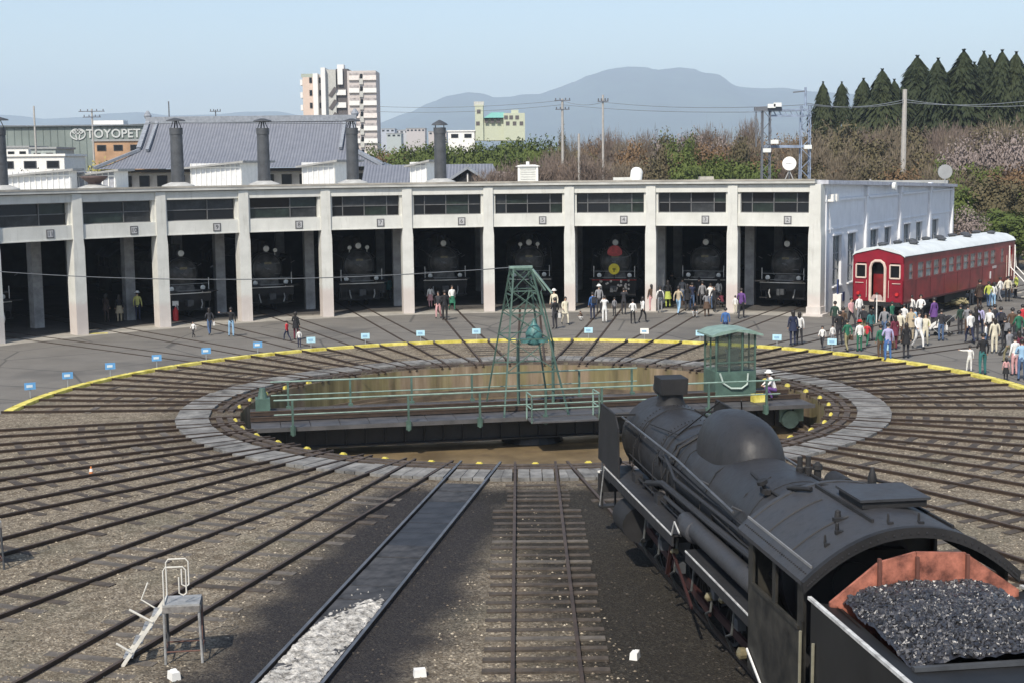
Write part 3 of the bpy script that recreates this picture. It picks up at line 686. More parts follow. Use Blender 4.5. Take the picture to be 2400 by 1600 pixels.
# lantern monitors with vertical boards
M_board = mat('white_boards', (.62, .63, .64), .8, var=.12, scale=2)
def monitor(ucorner, k, label, wL, wR, zt_=8.45, m=M_board, r=41.0, rzz=-17):
    th = rad(.634 + 8.2496 * k); Yd = CY + r * cos(th) - 1.2
    c = W(ucorner, 400, Yd); zb = 6.85
    t = thing('roof_monitor', label, 'roof monitor', (c.x, Yd, zb), rad(rzz), group='lantern monitors on the roundhouse roof')
    h = zt_ - zb
    mb = MB(); mb.box((-wL / 2, wR / 2, h / 2), (wL, wR, h)); mb.build('wall', m, t)
    n = int(wL / .32)
    for i in range(n + 1): MB().box((-wL * i / n, -.03, h / 2), (.05, .05, h)).build('batten', M_offwhite, t)
    MB().box((-wL / 2, -.04, h - .25), (wL, .05, .08)).build('rail_board', M_offwhite, t)
    MB().box((.03, wR / 2, h / 2), (.05, wR, h)).build('end_board', M_offwhite, t)
    mb = MB(); mb.add([(x, y, z) for x, z0, z1 in ((-wL - .3, h - .32, h - .22), (.35, h + .02, h + .14)) for y in (-.35, wR + .35) for z in (z0, z1)], [(0, 1, 3, 2), (4, 6, 7, 5), (0, 2, 6, 4), (1, 5, 7, 3), (0, 4, 5, 1), (2, 3, 7, 6)]); mb.build('roof', mat('monitor_roof', (.30, .30, .29), .8), t)
monitor(163, -5, 'white boarded roof monitor at the far left behind the rust brown ventilator', 3.7, .8, 8.25, rzz=-8)
monitor(268, -5, 'grey clad roof monitor behind the rust brown ventilator', 2.4, 2.0, 8.2, m=mat('grey_cladding', (.32, .33, .36), .6), rzz=-5, r=42.5)
monitor(564, -3, 'white boarded roof monitor between the second and third smoke stacks', 3.3, 3.6, 8.6)
monitor(783, -2, 'white boarded roof monitor just left of the fourth smoke stack', 2.1, 3.6, 8.6)
monitor(998, -1, 'small white boarded roof monitor behind the rightmost smoke stack', 1.0, 2.4, 8.55)
# louvre box, tank, low vents
c = W(1237, 400, 87.2); t = thing('louvre_box', 'small square white louvred box on the middle of the roundhouse roof', 'vent box', (c.x, 87.2, 7.2))
MB().box((0, 0, .5), (1.1, 1.1, 1.0)).build('box', M_offwhite, t)
for q in range(6): MB().box((0, -.57, .15 + q * .14), (.9, .05, .07)).build('slat', M_white, t)
mb = MB(); mb.box((0, 0, 1.06), (1.5, 1.4, .1), top=(.6, .6)); mb.cyl((0, 0, 1.1), (0, 0, 1.3), .1); mb.build('lid', M_offwhite, t)
for x in (-.55, .55): MB().box((x, -.56, .45), (.12, .1, 1.25)).build('corner_post', M_offwhite, t)
c = W(1490, 400, 86.8); t = thing('roof_tank', 'rounded white tank on the roundhouse roof right of the louvred box', 'tank', (c.x, 86.8, 7.25))
MB().lathe([(-.05, .36), (.55, .36), (.72, .27), (.8, .1)], (0, 0, .05), (.12, 0, 1), 18).build('body', M_offwhite, t, smooth=True)
MB().box((-.7, 0, .12), (1.3, .5, .25)).build('pipe_box', M_white, t)
for u, lab in ((1655, 'low pale hatch on the roundhouse roof left of the gantry'), ):
    c = W(u, 400, 87); t = tag(MB().box((0, 0, .12), (.9, .7, .3), top=(.9, .9)).build('roof_hatch', M_conc, loc=(c.x, 87, 7.22)), lab, 'roof hatch')
# round clock face
c = W(1850, 384, 84.0); t = thing('round_clock', 'round white clock on a short stand at the right end of the roundhouse roof', 'clock', (c.x, 84, 7.2), rad(-12))
zc = c.z - 7.2
MB().lathe([(0, .38), (.1, .40), (.12, .34)], (0, .06, zc), (0, -1, 0), 28).build('face', M_offwhite, t, smooth=True)
mb = MB(); mb.box((-.1, -.075, zc), (.22, .01, .025)).box((.06, -.075, zc + .02), (.16, .01, .02)); mb.build('hands', M_grey, t)
MB().cyl((0, .05, -.1), (0, .05, zc - .3), .05).build('post', M_dgrey, t)
mb = MB(); mb.bar((-.28, .05, 0), (0, .05, zc - .4), .05, .05); mb.bar((.28, .05, 0), (0, .05, zc - .4), .05, .05); mb.build('brace', M_grey, t)
c = W(2215, 405, 100); mb = MB(); mb.cyl((0, 0, 0), (0, 0, .3), .05); mb.lathe([(0, .5), (.1, .5)], (0, .05, .8), (0, -1, 0), 16)
tag(mb.build('roof_dish', M_grey, loc=(c.x, 100, 6.7)), 'small grey dish aerial at the far end of the side wall roof', 'dish aerial')

# ================================================================== SIGNS, KERBSIDE THINGS
for n_, k in enumerate(range(-10, 7)):
    deg = .634 + 8.2496 * k if k < 4 else 37.0 + 8.25 * (k - 4)
    p = Pd(18.75 if k < 5 else 18.9, deg, 0, .1)
    if k < -5: where = f'{ORD[-k - 4]} to the left of the turntable tower side signs'
    lab = {0: 'tower sign, small and pale, behind the yellow kerb beside the lattice tower'}.get(k)
    if not lab: lab = f"small {'blue' if k < -4 else 'pale blue'} kerb sign, {ORD[abs(k)]} to the {'left' if k < 0 else 'right'} of the tower sign"
    t = thing('track_sign', lab, 'sign', p, -rad(deg) * .35, group='small signs along the yellow kerb')
    MB().cyl((0, 0, 0), (0, 0, .42), .022, n=6).build('post', M_grey, t)
    cc = M_blue if k < -4 else (M_paleblue if k != 2 else M_offwhite)
    MB().box((0, -.03, .45), (.40, .025, .26)).build('board', cc, t)
    MB().box((-.02, -.046, .45), (.22, .006, .10)).build('print', mat('print_pale', (.62, .70, .74), .5) if k < -4 else mat('print_blue', (.25, .42, .60), .5), t)
p = G(412, 752); t = thing('extinguisher_stand', 'red extinguisher with a white notice at the second doorway pillar from the left', 'fire extinguisher', p)
mb = MB(); mb.lathe([(0, .16), (.55, .15), (.68, .06), (.75, .03)], (0, 0, 0), (0, 0, 1), 14); mb.build('cylinder', M_redpaint, t, smooth=True)
mb = MB(); mb.cyl((0, .1, 0), (0, .1, .9), .02); mb.box((0, .08, .95), (.34, .03, .26)); mb.build('notice', M_offwhite, t)
for (u, v, lab) in ((386, 762, 'grey green folding board leaning at the second visible pillar'), (768, 739, 'small grey notice stand at the foot of the fourth visible pillar')):
    t = thing('notice_board', lab, 'notice board', G(u, v), rad(10))
    for s_ in (-1, 1):
        mb = MB(); mb.add([(x, s_ * (.22 - .2 * z_ / .85) + d, z_) for x in (-.25, .25) for z_ in (0, .85) for d in (-.012, .012)], [(0, 1, 3, 2), (4, 6, 7, 5), (0, 2, 6, 4), (1, 5, 7, 3), (0, 4, 5, 1), (2, 3, 7, 6)]); mb.build('panel', mat('notice_grey_green', (.22, .30, .26), .6, var=.4, scale=9), t)
# blue-white cabinet at the corner
p = P(RC + 1.3, t9, 0, .9); t = thing('utility_cabinet', 'white cabinet with a dark blue panel against the side wall', 'cabinet', p, wr)
MB().box((0, 0, .55), (.7, .45, 1.1)).build('body', M_offwhite, t); MB().box((.1, -.235, .95), (.4, .02, .5)).build('panel', mat('navy_panel', (.03, .05, .16), .5), t); MB().box((-.2, 0, 1.5), (.22, .06, .8)).build('banner', mat('navy_panel', (.03, .05, .16)), t)
# yellow paint patch at a pillar foot
mb = MB(); p = G(222, 782); mb.quad((-.6, -.35, 0), (.7, -.1, 0), (.6, .25, 0), (-.55, .1, 0)); tag(mb.build('painted_patch', M_yellow, loc=(p.x, p.y, .013)), kind='structure')

# ================================================================== STEAM LOCOMOTIVES
def wheel(r, spokes, parent, x, y, m=M_soot, name='wheel'):
    mb = MB(); s_ = 1 if x > 0 else -1
    mb.lathe([(0, r - .07), (0, r), (.13, r), (.13, r + .025), (.15, r + .025), (.15, r - .07)], (0, 0, 0), (-s_, 0, 0), 28)
    mb.f = mb.f[:-2]; mb.mi = mb.mi[:-2]
    mb.cyl((.0, 0, 0), (-s_ * .12, 0, 0), .13, n=12)
    for q in range(spokes):
        a = 2 * pi * q / spokes; mb.bar((-s_ * .06, .1 * cos(a), .1 * sin(a)), (-s_ * .06, (r - .05) * cos(a), (r - .05) * sin(a)), .06, .05)
    o = mb.build(name, m, parent, loc=(x, y, r + .0), smooth=True); return o
def loco(label, loc, rz, LEN=15.0, defl=True, twin=False, emblem=False, tender=False, group=None, detail=True, zbase=.14):
    t = thing('steam_locomotive', label, 'steam locomotive', loc, rz, group)
    FB = LEN                                     # buffer beam
    sm = LEN - .75                               # front of the smokebox
    # frame + running board
    B = M_boiler if detail else mat('dusty_black', (.085, .084, .08), .6, var=.5, scale=1.6)
    mb = MB()
    for s_ in (-1, 1):
        mb.box((s_ * .45, LEN / 2 + 1, .95), (.06, LEN - 3, .6), mi=0)
    mb.build('frame', M_soot, t)
    for s_ in (-1, 1):
        if detail:
            mb = MB(); mb.box((s_ * 1.06, 10.9, 1.72), (.58, 5.9, .05)); mb.box((s_ * 1.33, 10.9, 1.62), (.03, 5.9, .2)); mb.box((s_ * 1.06, 5.0, 1.68), (.58, 4.1, .05)); mb.box((s_ * 1.33, 5.0, 1.60), (.03, 4.1, .2)); mb.build('running_board', M_boiler, t)
            mb = MB(); mb.box((s_ * 1.355, 10.9, 1.735), (.018, 5.9, .028)); mb.box((s_ * 1.355, 4.9, 1.695), (.018, 4.2, .028))
            mb.bar((s_ * 1.355, 7.95, 1.73), (s_ * 1.355, 7.75, 2.02), .02, .028); mb.bar((s_ * 1.355, 7.75, 2.02), (s_ * 1.355, 7.4, 1.9), .02, .028)
            mb.bar((s_ * 1.355, 13.85, 1.73), (s_ * 1.34, 14.4, .75), .018, .028); mb.build('white_edge', M_edge, t)
        else:
            mb = MB(); mb.box((s_ * 1.0, 8, 1.5), (.6, 10, .05)); mb.build('running_board', M_soot, t)
    # boiler and smokebox
    R_ = .88; zc = 2.32
    mb = MB(); mb.lathe([(3.0, .98), (6.0, .97), (9.5, .90), (10.6, .87), (10.6, .90), (10.72, .90), (10.72, .87), (sm - 1.6, .86)], (0, 0, zc), (0, 1, 0), 40); mb.build('boiler', B, t, smooth=True)
    for y_ in (5.0, 6.4, 9.6):
        MB().lathe([(y_, .985 - (y_ - 5) * .018), (y_ + .06, .985 - (y_ - 5) * .018)], (0, 0, zc), (0, 1, 0), 40).build('boiler_band', B, t, smooth=True)
    mb = MB(); mb.lathe([(sm - 1.65, R_), (sm - .04, R_), (sm, R_ - .05)], (0, 0, zc), (0, 1, 0), 40); mb.build('smokebox', M_boiler if detail else M_soot, t, smooth=True)
    sb = mb = MB(); mb.lathe([(sm, .80), (sm + .03, .74), (sm + .10, .66), (sm + .19, .42), (sm + .23, .15), (sm + .24, .02)], (0, 0, zc), (0, 1, 0), 36)
    dr = mb.build('smokebox_door', mat('door_grey', (.055, .053, .05), .35, var=.8, scale=2.4) if not detail else B, t, smooth=True)
    mb = MB(); mb.cyl((0, sm + .2, zc), (0, sm + .33, zc), .06); mb.bar((-.16, sm + .32, zc - .05), (.16, sm + .32, zc + .05), .04, .04)
    for a in (-.5, .5): mb.bar((-.7, sm + .1, zc + a * .6), (.0, sm + .2, zc + a * .5), .05, .04)
    mb.build('door_handle', M_railtop, t)
    MB().box((0, sm + .24, zc + .32), (.40, .02, .11)).build('plate', M_brassd, t)
    # chimney
    mb = MB(); cy_ = sm - .95
    kk = .86 if detail else 1; mb.lathe([(0, .33), (.12, .27), (.2, .26), (.62 * kk, .26), (.62 * kk, .28), (.70 * kk, .28), (.70 * kk, .2)], (0, cy_, zc + R_ - .06), (0, 0, 1), 24)
    if detail: mb.box((0, cy_ + .0, zc + R_ + .38), (.56, .62, .34), top=(1.06, 1.04)); mb.box((-.02, cy_ + .36, zc + R_ + .34), (.5, .14, .22))
    mb.build('chimney', M_soot, t, smooth=True)
    # dome casing (long rounded hump)
    mb = MB(); n1, n2 = 22, 24; y0, y1 = 6.9, 9.75; grid = []
    for j in range(n1 + 1):
        v = j / n1; yy = y0 + (y1 - y0) * v; e = max(0, 1 - abs(2 * v - 1) ** 3.2) ** .45
        for i in range(n2 + 1):
            a = pi * i / n2; hw = .64 * e; hh = .70 * e; sx_ = lambda q: (abs(q) ** .8) * (1 if q > 0 else -1)
            grid.append((sx_(cos(a)) * hw, yy, zc + .46 + (max(0, sin(a)) ** .8) * (hh + .35) * (e ** .25)))
    mb.add(grid, [(j * (n2 + 1) + i, j * (n2 + 1) + i + 1, (j + 1) * (n2 + 1) + i + 1, (j + 1) * (n2 + 1) + i) for j in range(n1) for i in range(n2)])
    mb.build('dome', B, t, smooth=True, angle=80)
    # buffer beam, coupler, steps, handrails, lamp
    mb = MB(); mb.box((0, FB, 1.12), (2.5, .12, .42)); mb.box((0, FB - .5, 1.35), (2.4, 1.1, .06)); mb.build('buffer_beam', M_soot, t)
    mb = MB(); mb.box((0, FB + .22, .88), (.32, .4, .3)); mb.box((.12, FB + .45, .88), (.16, .16, .34)); mb.build('coupler', M_dgrey, t)
    mb = MB(); mb.box((0, FB + .07, 1.36), (2.5, .03, .045)); mb.build('beam_edge', M_offwhite if not emblem else M_redpaint, t)
    for s_ in (-1, 1):
        mb = MB(); mb.tube([(s_ * 1.15, FB + .03, 1.3), (s_ * 1.15, FB + .03, 2.15)], .022); mb.build('hand_post', M_offwhite if not detail else M_dgrey, t)
        mb = MB(); mb.tube([(s_ * .95, sm - .4, zc + .5), (s_ * 1.0, 9, zc + .56), (s_ * 1.06, 5.2, zc + .48)], .022)
        for y_ in (5.4, 7.4, 9.4, 11.4, 13.2): mb.cyl((s_ * .82, y_, zc + .42), (s_ * 1.02, y_, zc + .52), .02, n=6)
        mb.build('handrail', M_railtop, t)
        mb = MB(); mb.box((s_ * 1.0, FB + .1, .55), (.45, .25, .04)); mb.box((s_ * 1.15, FB + .05, .8), (.04, .05, .6)); mb.box((s_ * .85, FB + .05, .8), (.04, .05, .6)); mb.build('step', M_soot, t)
        mb = MB(); mb.lathe([(0, .12), (.12, .13), (.14, .10)], (s_ * .85, FB - .15, 1.62), (0, 1, 0), 14); mb.cyl((s_ * .85, FB - .1, 1.35), (s_ * .85, FB - .1, 1.55), .03); mb.build('marker_lamp', M_lamp if not detail else M_dgrey, t, smooth=True)
    mb = MB(); mb.lathe([(0, .19), (.22, .2), (.3, .17)], (0, sm - .35, zc + R_ + .22), (0, 1, 0), 20); mb.cyl((0, sm - .2, zc + R_ - .03), (0, sm - .2, zc + R_ + .1), .1); hl = mb.build('headlight', M_dgrey, t, smooth=True)
    MB().lathe([(.3, .165), (.32, .12)], (0, sm - .35, zc + R_ + .22), (0, 1, 0), 20).build('lens', M_lamp, hl, smooth=True)
    if twin:
        for s_ in (-1, 1) if twin == 2 else (-1,):
            mb = MB(); mb.lathe([(0, .09), (.12, .12), (.15, .09)], (s_ * .5, sm - .15, zc + R_ + .12), (0, 1, 0), 14); mb.cyl((s_ * .5, sm - .15, zc + R_ - .25), (s_ * .5, sm - .1, zc + R_ + .05), .025); mb.build('side_lamp', M_lamp, t, smooth=True)
    if defl:
        for s_ in (-1, 1):
            mb = MB(); x = s_ * 1.30
            dl = 1.35 if detail else 1.9; poly = [(sm + .45, 1.75), (sm + .35, 2.6), (sm + .05, 3.02), (sm - dl, 3.02), (sm - dl - .3, 2.8), (sm - dl - .35, 1.75)]
            mb.prism(poly, lambda p: (x - .015, p[0], p[1]), lambda p: (x + .015, p[0], p[1])); mb.tube([(x, sm + .36, 2.55), (x, sm + .05, 3.04), (x, sm - dl, 3.04)], .025)
            mb.bar((x, sm - .6, 2.9), (s_ * .7, sm - .6, 2.9), .04, .04); mb.build('smoke_deflector', M_soot, t)
    if not detail:
        dg = mat('lit_front_grey', (.13, .128, .125), .5, var=.6, scale=3)
        mb = MB(); mb.box((0, sm - .3, 1.42), (1.5, .9, .62), top=(.75, 1)); mb.build('saddle', dg, t)
        mb = MB(); mb.box((0, FB - .9, .62), (2.3, .5, .5)); mb.build('front_frame', M_soot, t)
        mb = MB(); mb.lathe([(0, R_ + .012), (.05, R_ + .012)], (0, sm - .12, zc), (0, 1, 0), 36); mb.build('smokebox_rim', dg, t, smooth=True)  # pale ring, a painted highlight for light catching the smokebox edge
        mb = MB()
        for z_ in (1.5, 1.85): mb.tube([(-1.15, FB + .03, z_), (-.7, FB + .05, z_), (.7, FB + .05, z_), (1.15, FB + .03, z_)], .018, 5)
        mb.build('front_rail', M_grey, t)
        for x in (-.7, .7): MB().tube([(x, FB + .1, 1.0), (x, FB + .25, .8), (x * .9, FB + .22, .55)], .035, 6).build('brake_hose', M_grey, t)
    # cylinders, wheels, rods
    for s_ in (-1, 1):
        mb = MB(); mb.cyl((s_ * 1.05, LEN - 3.3, .95), (s_ * 1.05, LEN - 2.3, .95), .37, n=18); mb.cyl((s_ * 1.0, LEN - 3.4, 1.4), (s_ * 1.0, LEN - 2.1, 1.4), .2, n=14); mb.build('cylinder', M_soot, t, smooth=True)
    ws = [wheel(.43, 8, t, s_ * GA, LEN - y_, name='pilot_wheel') for s_ in (-1, 1) for y_ in ((1.5, 3.4) if detail else (1.5,))]
    if detail:
        for s_ in (-1, 1):
            for y_ in (5.0, 6.95, 8.9): wheel(.80, 14, t, s_ * GA, y_)
            wheel(.5, 10, t, s_ * GA, 2.2, name='trailing_wheel')
            mb = MB(); mb.bar((s_ * .82, 4.9, .6), (s_ * .82, 9.0, .6), .05, .14); mb.bar((s_ * .92, 6.95, .6), (s_ * .95, 11.6, .95), .05, .15); mb.bar((s_ * 1.0, 9.2, 1.3), (s_ * 1.0, 11.8, 1.3), .04, .08); mb.bar((s_ * 1.0, 9.3, 1.35), (s_ * .98, 9.6, .5), .04, .09); mb.build('connecting_rod', mat('rod_red_brown', (.035, .011, .010), .6, .1), t)
            mb = MB(); mb.cyl((s_ * 1.0, 3.5, 1.1), (s_ * 1.0, 6.2, 1.1), .2, n=14) if False else mb.box((s_ * 1.02, 9.3, 1.5), (.4, 1.2, .25)); mb.build('link_bracket', M_soot, t)
            mb = MB(); mb.lathe([(0, .08), (.06, .15), (.1, .165), (4.1, .165), (4.16, .14), (4.2, .08)], (s_ * 1.13, 3.7, 2.02), (0, 1, 0), 16); mb.lathe([(0, .12), (.08, .20), (.55, .20), (.62, .12)], (s_ * 1.14, 7.0, 1.98), (0, 1, 0), 16); mb.build('air_tank', M_roofblk, t, smooth=True)
            mb = MB(); mb.tube([(s_ * 1.05, 3.1, 2.35), (s_ * 1.07, 6.5, 2.30), (s_ * 1.0, 10.0, 2.2), (s_ * .98, 11.4, 1.9), (s_ * .98, 11.6, 1.75)], .06, 8); mb.tube([(s_ * .99, 3.1, 2.55), (s_ * 1.02, 9.0, 2.5), (s_ * .9, 10.2, 2.7)], .035, 8); mb.tube([(s_ * 1.05, 3.1, 2.1), (s_ * 1.08, 9.5, 2.05)], .04, 8); mb.build('pipe', M_boiler, t, smooth=True)
            for q in range(8):
                MB().box((s_ * (1.05 + .02 * (q % 3)), 3.6 + q * 1.2, 1.0 + .12 * (q % 4)), (.14, .22 + .08 * (q % 2), .18)).build('lubricator', M_dgrey, t)
                MB().tube([(s_ * 1.12, 3.6 + q * 1.2, 1.55), (s_ * 1.16, 3.7 + q * 1.2, .9), (s_ * 1.1, 4.2 + q * 1.2, .7), (s_ * .95, 4.3 + q * 1.2, .4)], .022, 6).build('drain_pipe', M_galvd, t)
            for y_, z_, r_ in ((5.3, 1.35, .06), (6.1, 1.15, .07), (4.3, .8, .09), (8.4, 1.3, .05)): MB().lathe([(0, r_), (.1, r_ * 1.1), (.14, r_ * .4)], (s_ * 1.12, y_, z_), (s_, 0, 0), 10).build('valve_cap', M_brassd, t)
            MB().box((s_ * 1.22, 9.9, 1.45), (.05, 1.3, .08)).build('slide_bar', M_dgrey, t)
            for q, (ya, yb, z_, x_) in enumerate(((3.2, 6.6, 2.42, 1.0), (4.2, 10.6, 2.62, .93), (6.8, 13.0, 2.18, .99), (3.2, 12.2, 1.86, 1.0))):
                MB().tube([(s_ * x_, ya, z_), (s_ * (x_ + .01), (ya + yb) / 2, z_ - .03), (s_ * x_, yb, z_), (s_ * (x_ - .05), yb + .12, z_ - .25)], .018 + .008 * (q % 2), 6).build('side_pipe', M_soot, t, smooth=True)
            for q in range(6):
                MB().tube([(s_ * .30, 3.9 + q * 1.72, 3.27 - .02 * q), (s_ * .72, 3.9 + q * 1.72, 2.99 - .012 * q), (s_ * 1.0, 3.92 + q * 1.72, 2.45), (s_ * 1.02, 3.95 + q * 1.72, 1.8)], .012, 5).build('oil_line', M_soot, t, smooth=True)
            for q in range(5): MB().box((s_ * .99, 4.6 + q * 1.9, 1.83), (.16, .3, .2)).build('running_board_box', M_boiler, t)
            MB().box((s_ * .93, 3.9, 2.75), (.06, .35, .22)).build('inspection_cover', M_soot, t)
            mb = MB(); mb.bar((s_ * 1.25, 6.95, .7), (s_ * 1.2, 8.6, 1.35), .04, .06); mb.bar((s_ * 1.2, 8.6, 1.35), (s_ * 1.2, 8.9, .75), .05, .06); mb.build('return_crank', MATS['rod_red_brown'], t)
            mb = MB(); mb.tube([(s_ * .25, 9.6, zc + .93), (s_ * .75, 9.7, zc + .62), (s_ * .95, 9.8, zc + .1), (s_ * 1.0, 9.8, 1.8)], .03, 6); mb.tube([(s_ * .2, 9.85, zc + .9), (s_ * .7, 10.1, zc + .6), (s_ * .95, 10.3, zc - .1)], .022, 6); mb.tube([(s_ * .45, 6.2, zc + .88), (s_ * .52, 5.0, zc + .86), (s_ * .5, 3.2, zc + .86)], .025, 6); mb.tube([(s_ * .2, 8.9, 3.95), (s_ * .65, 10.2, 3.1), (s_ * .72, 12.2, 2.95)], .014, 6); mb.build('thin_pipe', M_soot, t, smooth=True)
        mb = MB()
        for x, y_ in ((.42, 5.9), (.28, 5.9)): mb.lathe([(0, .06), (.12, .07), (.14, .045), (.30, .045)], (x, y_, zc + .88), (0, 0, 1), 10)
        mb.lathe([(0, .07), (.2, .06), (.22, .09), (.29, .08), (.34, .02)], (.62, 6.0, zc + .72), (0, 0, 1), 10); mb.build('safety_valve', M_soot, t, smooth=True)
        mb = MB(); mb.box((.55, 4.7, zc + .85), (.5, .35, .28)); mb.cyl((.55, 4.5, zc + .95), (.55, 5.1, zc + .95), .16, n=14); mb.build('dynamo', M_soot, t, smooth=True)
        mb = MB(); mb.lathe([(0, .03), (.14, .035), (.16, .09), (.22, .09)], (-.58, 5.0, zc + .82), (-.4, 0, 1), 8); mb.box((-.6, 5.0, zc + .85), (.1, .24, .08)); mb.build('valve', M_soot, t)
    # cab
    CW = 1.40; y0, y1 = .95, 3.65
    mb = MB()
    for s_ in (-1, 1):
        x = s_ * (CW - .02)
        mb.box((x, (y0 + 3.3) / 2, 1.6), (.04, 3.3 - y0, 1.3)); mb.box((x, (y0 + 3.3) / 2, 2.93), (.04, 3.3 - y0, .16))
        for yy, wy in ((y0 + .12, .24), (2.15, .14), (3.2, .2)): mb.box((x, yy, 2.55), (.04, wy, .62))
        mb.box((x + s_ * .02, 2.1, 2.27), (.05, 2.0, .05)); mb.box((x + s_ * .02, .98, 1.6), (.05, .06, 1.6))
        for q in range(3): mb.box((x + s_ * .01, 1.0, .4 + q * .35), (.3, .35, .04))
    mb.box((0, 3.3, 2.2), (2 * CW - .06, .04, 1.6)); mb.build('cab_side', mat('cab_side_black', (.012, .012, .011), .6, var=.6, scale=2.5, col2=(.028, .026, .021)), t)
    if detail:
        MB().box((0, 2.2, 1.35), (2.7, 2.2, .06)).build('cab_floor', M_soot, t)
        mb = MB(); mb.box((0, 3.0, 2.0), (1.6, .3, 1.5)); mb.cyl((0, 2.8, 2.3), (0, 2.86, 2.3), .3, n=16); mb.build('backhead', M_soot, t)
        for s_ in (-1, 1):
            mb = MB(); mb.tube([(s_ * 1.46, .9, .75), (s_ * 1.46, .88, 2.3)], .022); mb.tube([(s_ * 1.47, .4, .75), (s_ * 1.47, .38, 2.3)], .022); mb.build('grab_rail', mat('dull_brass', (.20, .19, .14), .5), t)
            mb = MB(); mb.bar((s_ * 1.43, 3.25, 1.25), (s_ * 1.43, 2.3, .82), .022, .035); mb.bar((s_ * 1.43, 2.3, .82), (s_ * 1.44, 2.25, .5), .03, .04); mb.bar((s_ * 1.44, 2.25, .5), (s_ * 1.45, 1.9, .28), .03, .04); mb.build('white_step_edge', M_offwhite, t)
    rf = MB(); n = 24; pr = []
    zr = lambda a: 3.0 + .62 * (cos(a)) ** 1.0
    outer = [(-1.46 + 2.92 * i / n, 2.96 + .66 * (1 - abs(2 * i / n - 1) ** 2.1)) for i in range(n + 1)]
    inner = [(x, z - .06) for x, z in outer][::-1]
    rf.prism(outer + inner, lambda p: (p[0], y0 - .15, p[1]), lambda p: (p[0], y1, p[1]))
    rf.build('cab_roof', M_roofblk, t, smooth=True, angle=30)
    rf = MB(); outer2 = [(x * 1.012, z + .012) for x, z in outer]; inn2 = [(x, z - .13) for x, z in outer][::-1]
    rf.prism(outer2 + inn2, lambda p: (p[0], y0 - .2, p[1]), lambda p: (p[0], y0 - .1, p[1])); rf.build('roof_rim', M_soot, t, smooth=True, angle=30)
    if detail:
        rz_ = lambda x: 2.965 + .66 * (1 - abs(x / 1.46) ** 2.1)
        for yy in (1.75, 2.75, 3.5):
            for x0_, x1_ in ((-1.3, -.5), (.72, 1.3)) if yy != 3.5 else ((-1.3, 1.3),):
                n_ = 10; MB().tube([(x0_ + (x1_ - x0_) * q / n_, yy, rz_(x0_ + (x1_ - x0_) * q / n_)) for q in range(n_ + 1)], .013, 5).build('roof_seam', M_soot, t, smooth=True)
        rv = MB()
        for s_ in (-1, 1):
            for q in range(34): rv.box((s_ * 1.38, y0 + q * .078, rz_(1.38)), (.02, .02, .02))
        for q in range(40):
            a = pi * (q + .5) / 40; rv.box((-1.42 * cos(a), y0 - .2, rz_(1.42 * cos(a)) - .07), (.022, .025, .022))
        tag(rv.build('rivets', M_boiler, t), kind='stuff')
        for yy in (11.1, 12.9):
            rv = MB()
            for q in range(36): a = pi * q / 35; rv.box((.885 * cos(a), yy, 2.32 + .885 * sin(a)), (.022, .022, .022))
            tag(rv.build('rivets', M_boiler, t), kind='stuff')
        for s_ in (-1, 1): MB().bar((s_ * 1.30, y0, rz_(1.30) + .01), (s_ * 1.30, y1, rz_(1.30) + .01), .02, .035).build('rain_strip', mat('worn_edge_grey', (.20, .20, .20), .5), t)
        mb = MB(); mb.box((.20, 2.3, 3.73), (1.0, .95, .035)); mb.build('roof_hatch', M_roofblk, t)
        mb = MB(); mb.box((.20, 2.3, 3.665), (.92, .88, .10)); mb.build('hatch_frame', M_soot, t)
        for x in (-.36, .76): MB().bar((x, 1.25, rz_(x) + .015), (x, 3.4, rz_(x) + .015), .035, .05).build('hatch_track', M_soot, t)
        MB().bar((-.36, 3.4, rz_(.36) + .02), (.76, 3.4, rz_(.76) + .02), .035, .05).build('hatch_track', M_soot, t)
        mb = MB(); mb.lathe([(0, .06), (.12, .07), (.2, .05), (.28, .02)], (.42, 3.2, 3.6), (0, 0, 1), 10); mb.tube([(.42, 3.2, 3.7), (.7, 3.3, 3.62), (.95, 3.2, 3.5)], .02, 6); mb.build('whistle', M_soot, t, smooth=True)
        mb = MB(); mb.tube([(-.50, 3.2, 3.60), (-.66, 3.5, 3.56), (-.62, 3.85, 3.48), (-.3, 4.0, 3.46), (.1, 3.85, 3.5), (.6, 3.72, 3.52), (1.0, 3.62, 3.32)], .035, 8); mb.build('roof_conduit', M_soot, t, smooth=True)
        for x, y_, s0 in ((-.62, 1.75, .10), (-.78, 1.35, .06), (-1.0, 1.2, .04), (-.2, 1.05, .04), (.2, 1.0, .04)):
            mb = MB(); mb.box((x, y_, rz_(x)), (s0 * 1.8, s0, .05)); mb.lathe([(0, s0 * .5), (.1, s0 * .4), (.12, .01)], (x, y_ + .08, rz_(x)), (0, 0, 1), 8); mb.build('roof_fitting', M_soot, t)
    if emblem:
        mb = MB(); mb.lathe([(0, .40), (.04, .42), (.05, .36)], (0, sm + .35, 2.86), (0, 1, 0), 24); mb.v = [(x, y, z if z > 2.80 else 2.80 - (2.80 - z) * .35) for x, y, z in mb.v]; mb.build('head_emblem', mat('rose_red', (.50, .06, .06), .5, var=.3, scale=6), t)
        MB().lathe([(0, .30), (.04, .31), (.05, .26)], (0, FB + .1, 1.98), (0, 1, 0), 24).build('round_headmark', mat('bright_yellow', (.75, .62, .03), .45), t)
        mb = MB(); mb.box((0, FB + .16, 1.98), (.2, .01, .05)).box((0, FB + .16, 1.92), (.05, .01, .2)); mb.bar((0, FB + .05, 1.3), (0, FB + .05, 1.75), .05, .05); mb.build('headmark_print', M_soot, t)
        mb = MB()
        for q in range(24):
            a = q * 2 * pi / 24; mb.lathe([(0, .02), (.06, .07), (.1, .02)], (rnd.uniform(-.85, .85), FB + .3, 1.1 + rnd.uniform(-.3, .25)), (0, 1, 0), 6)
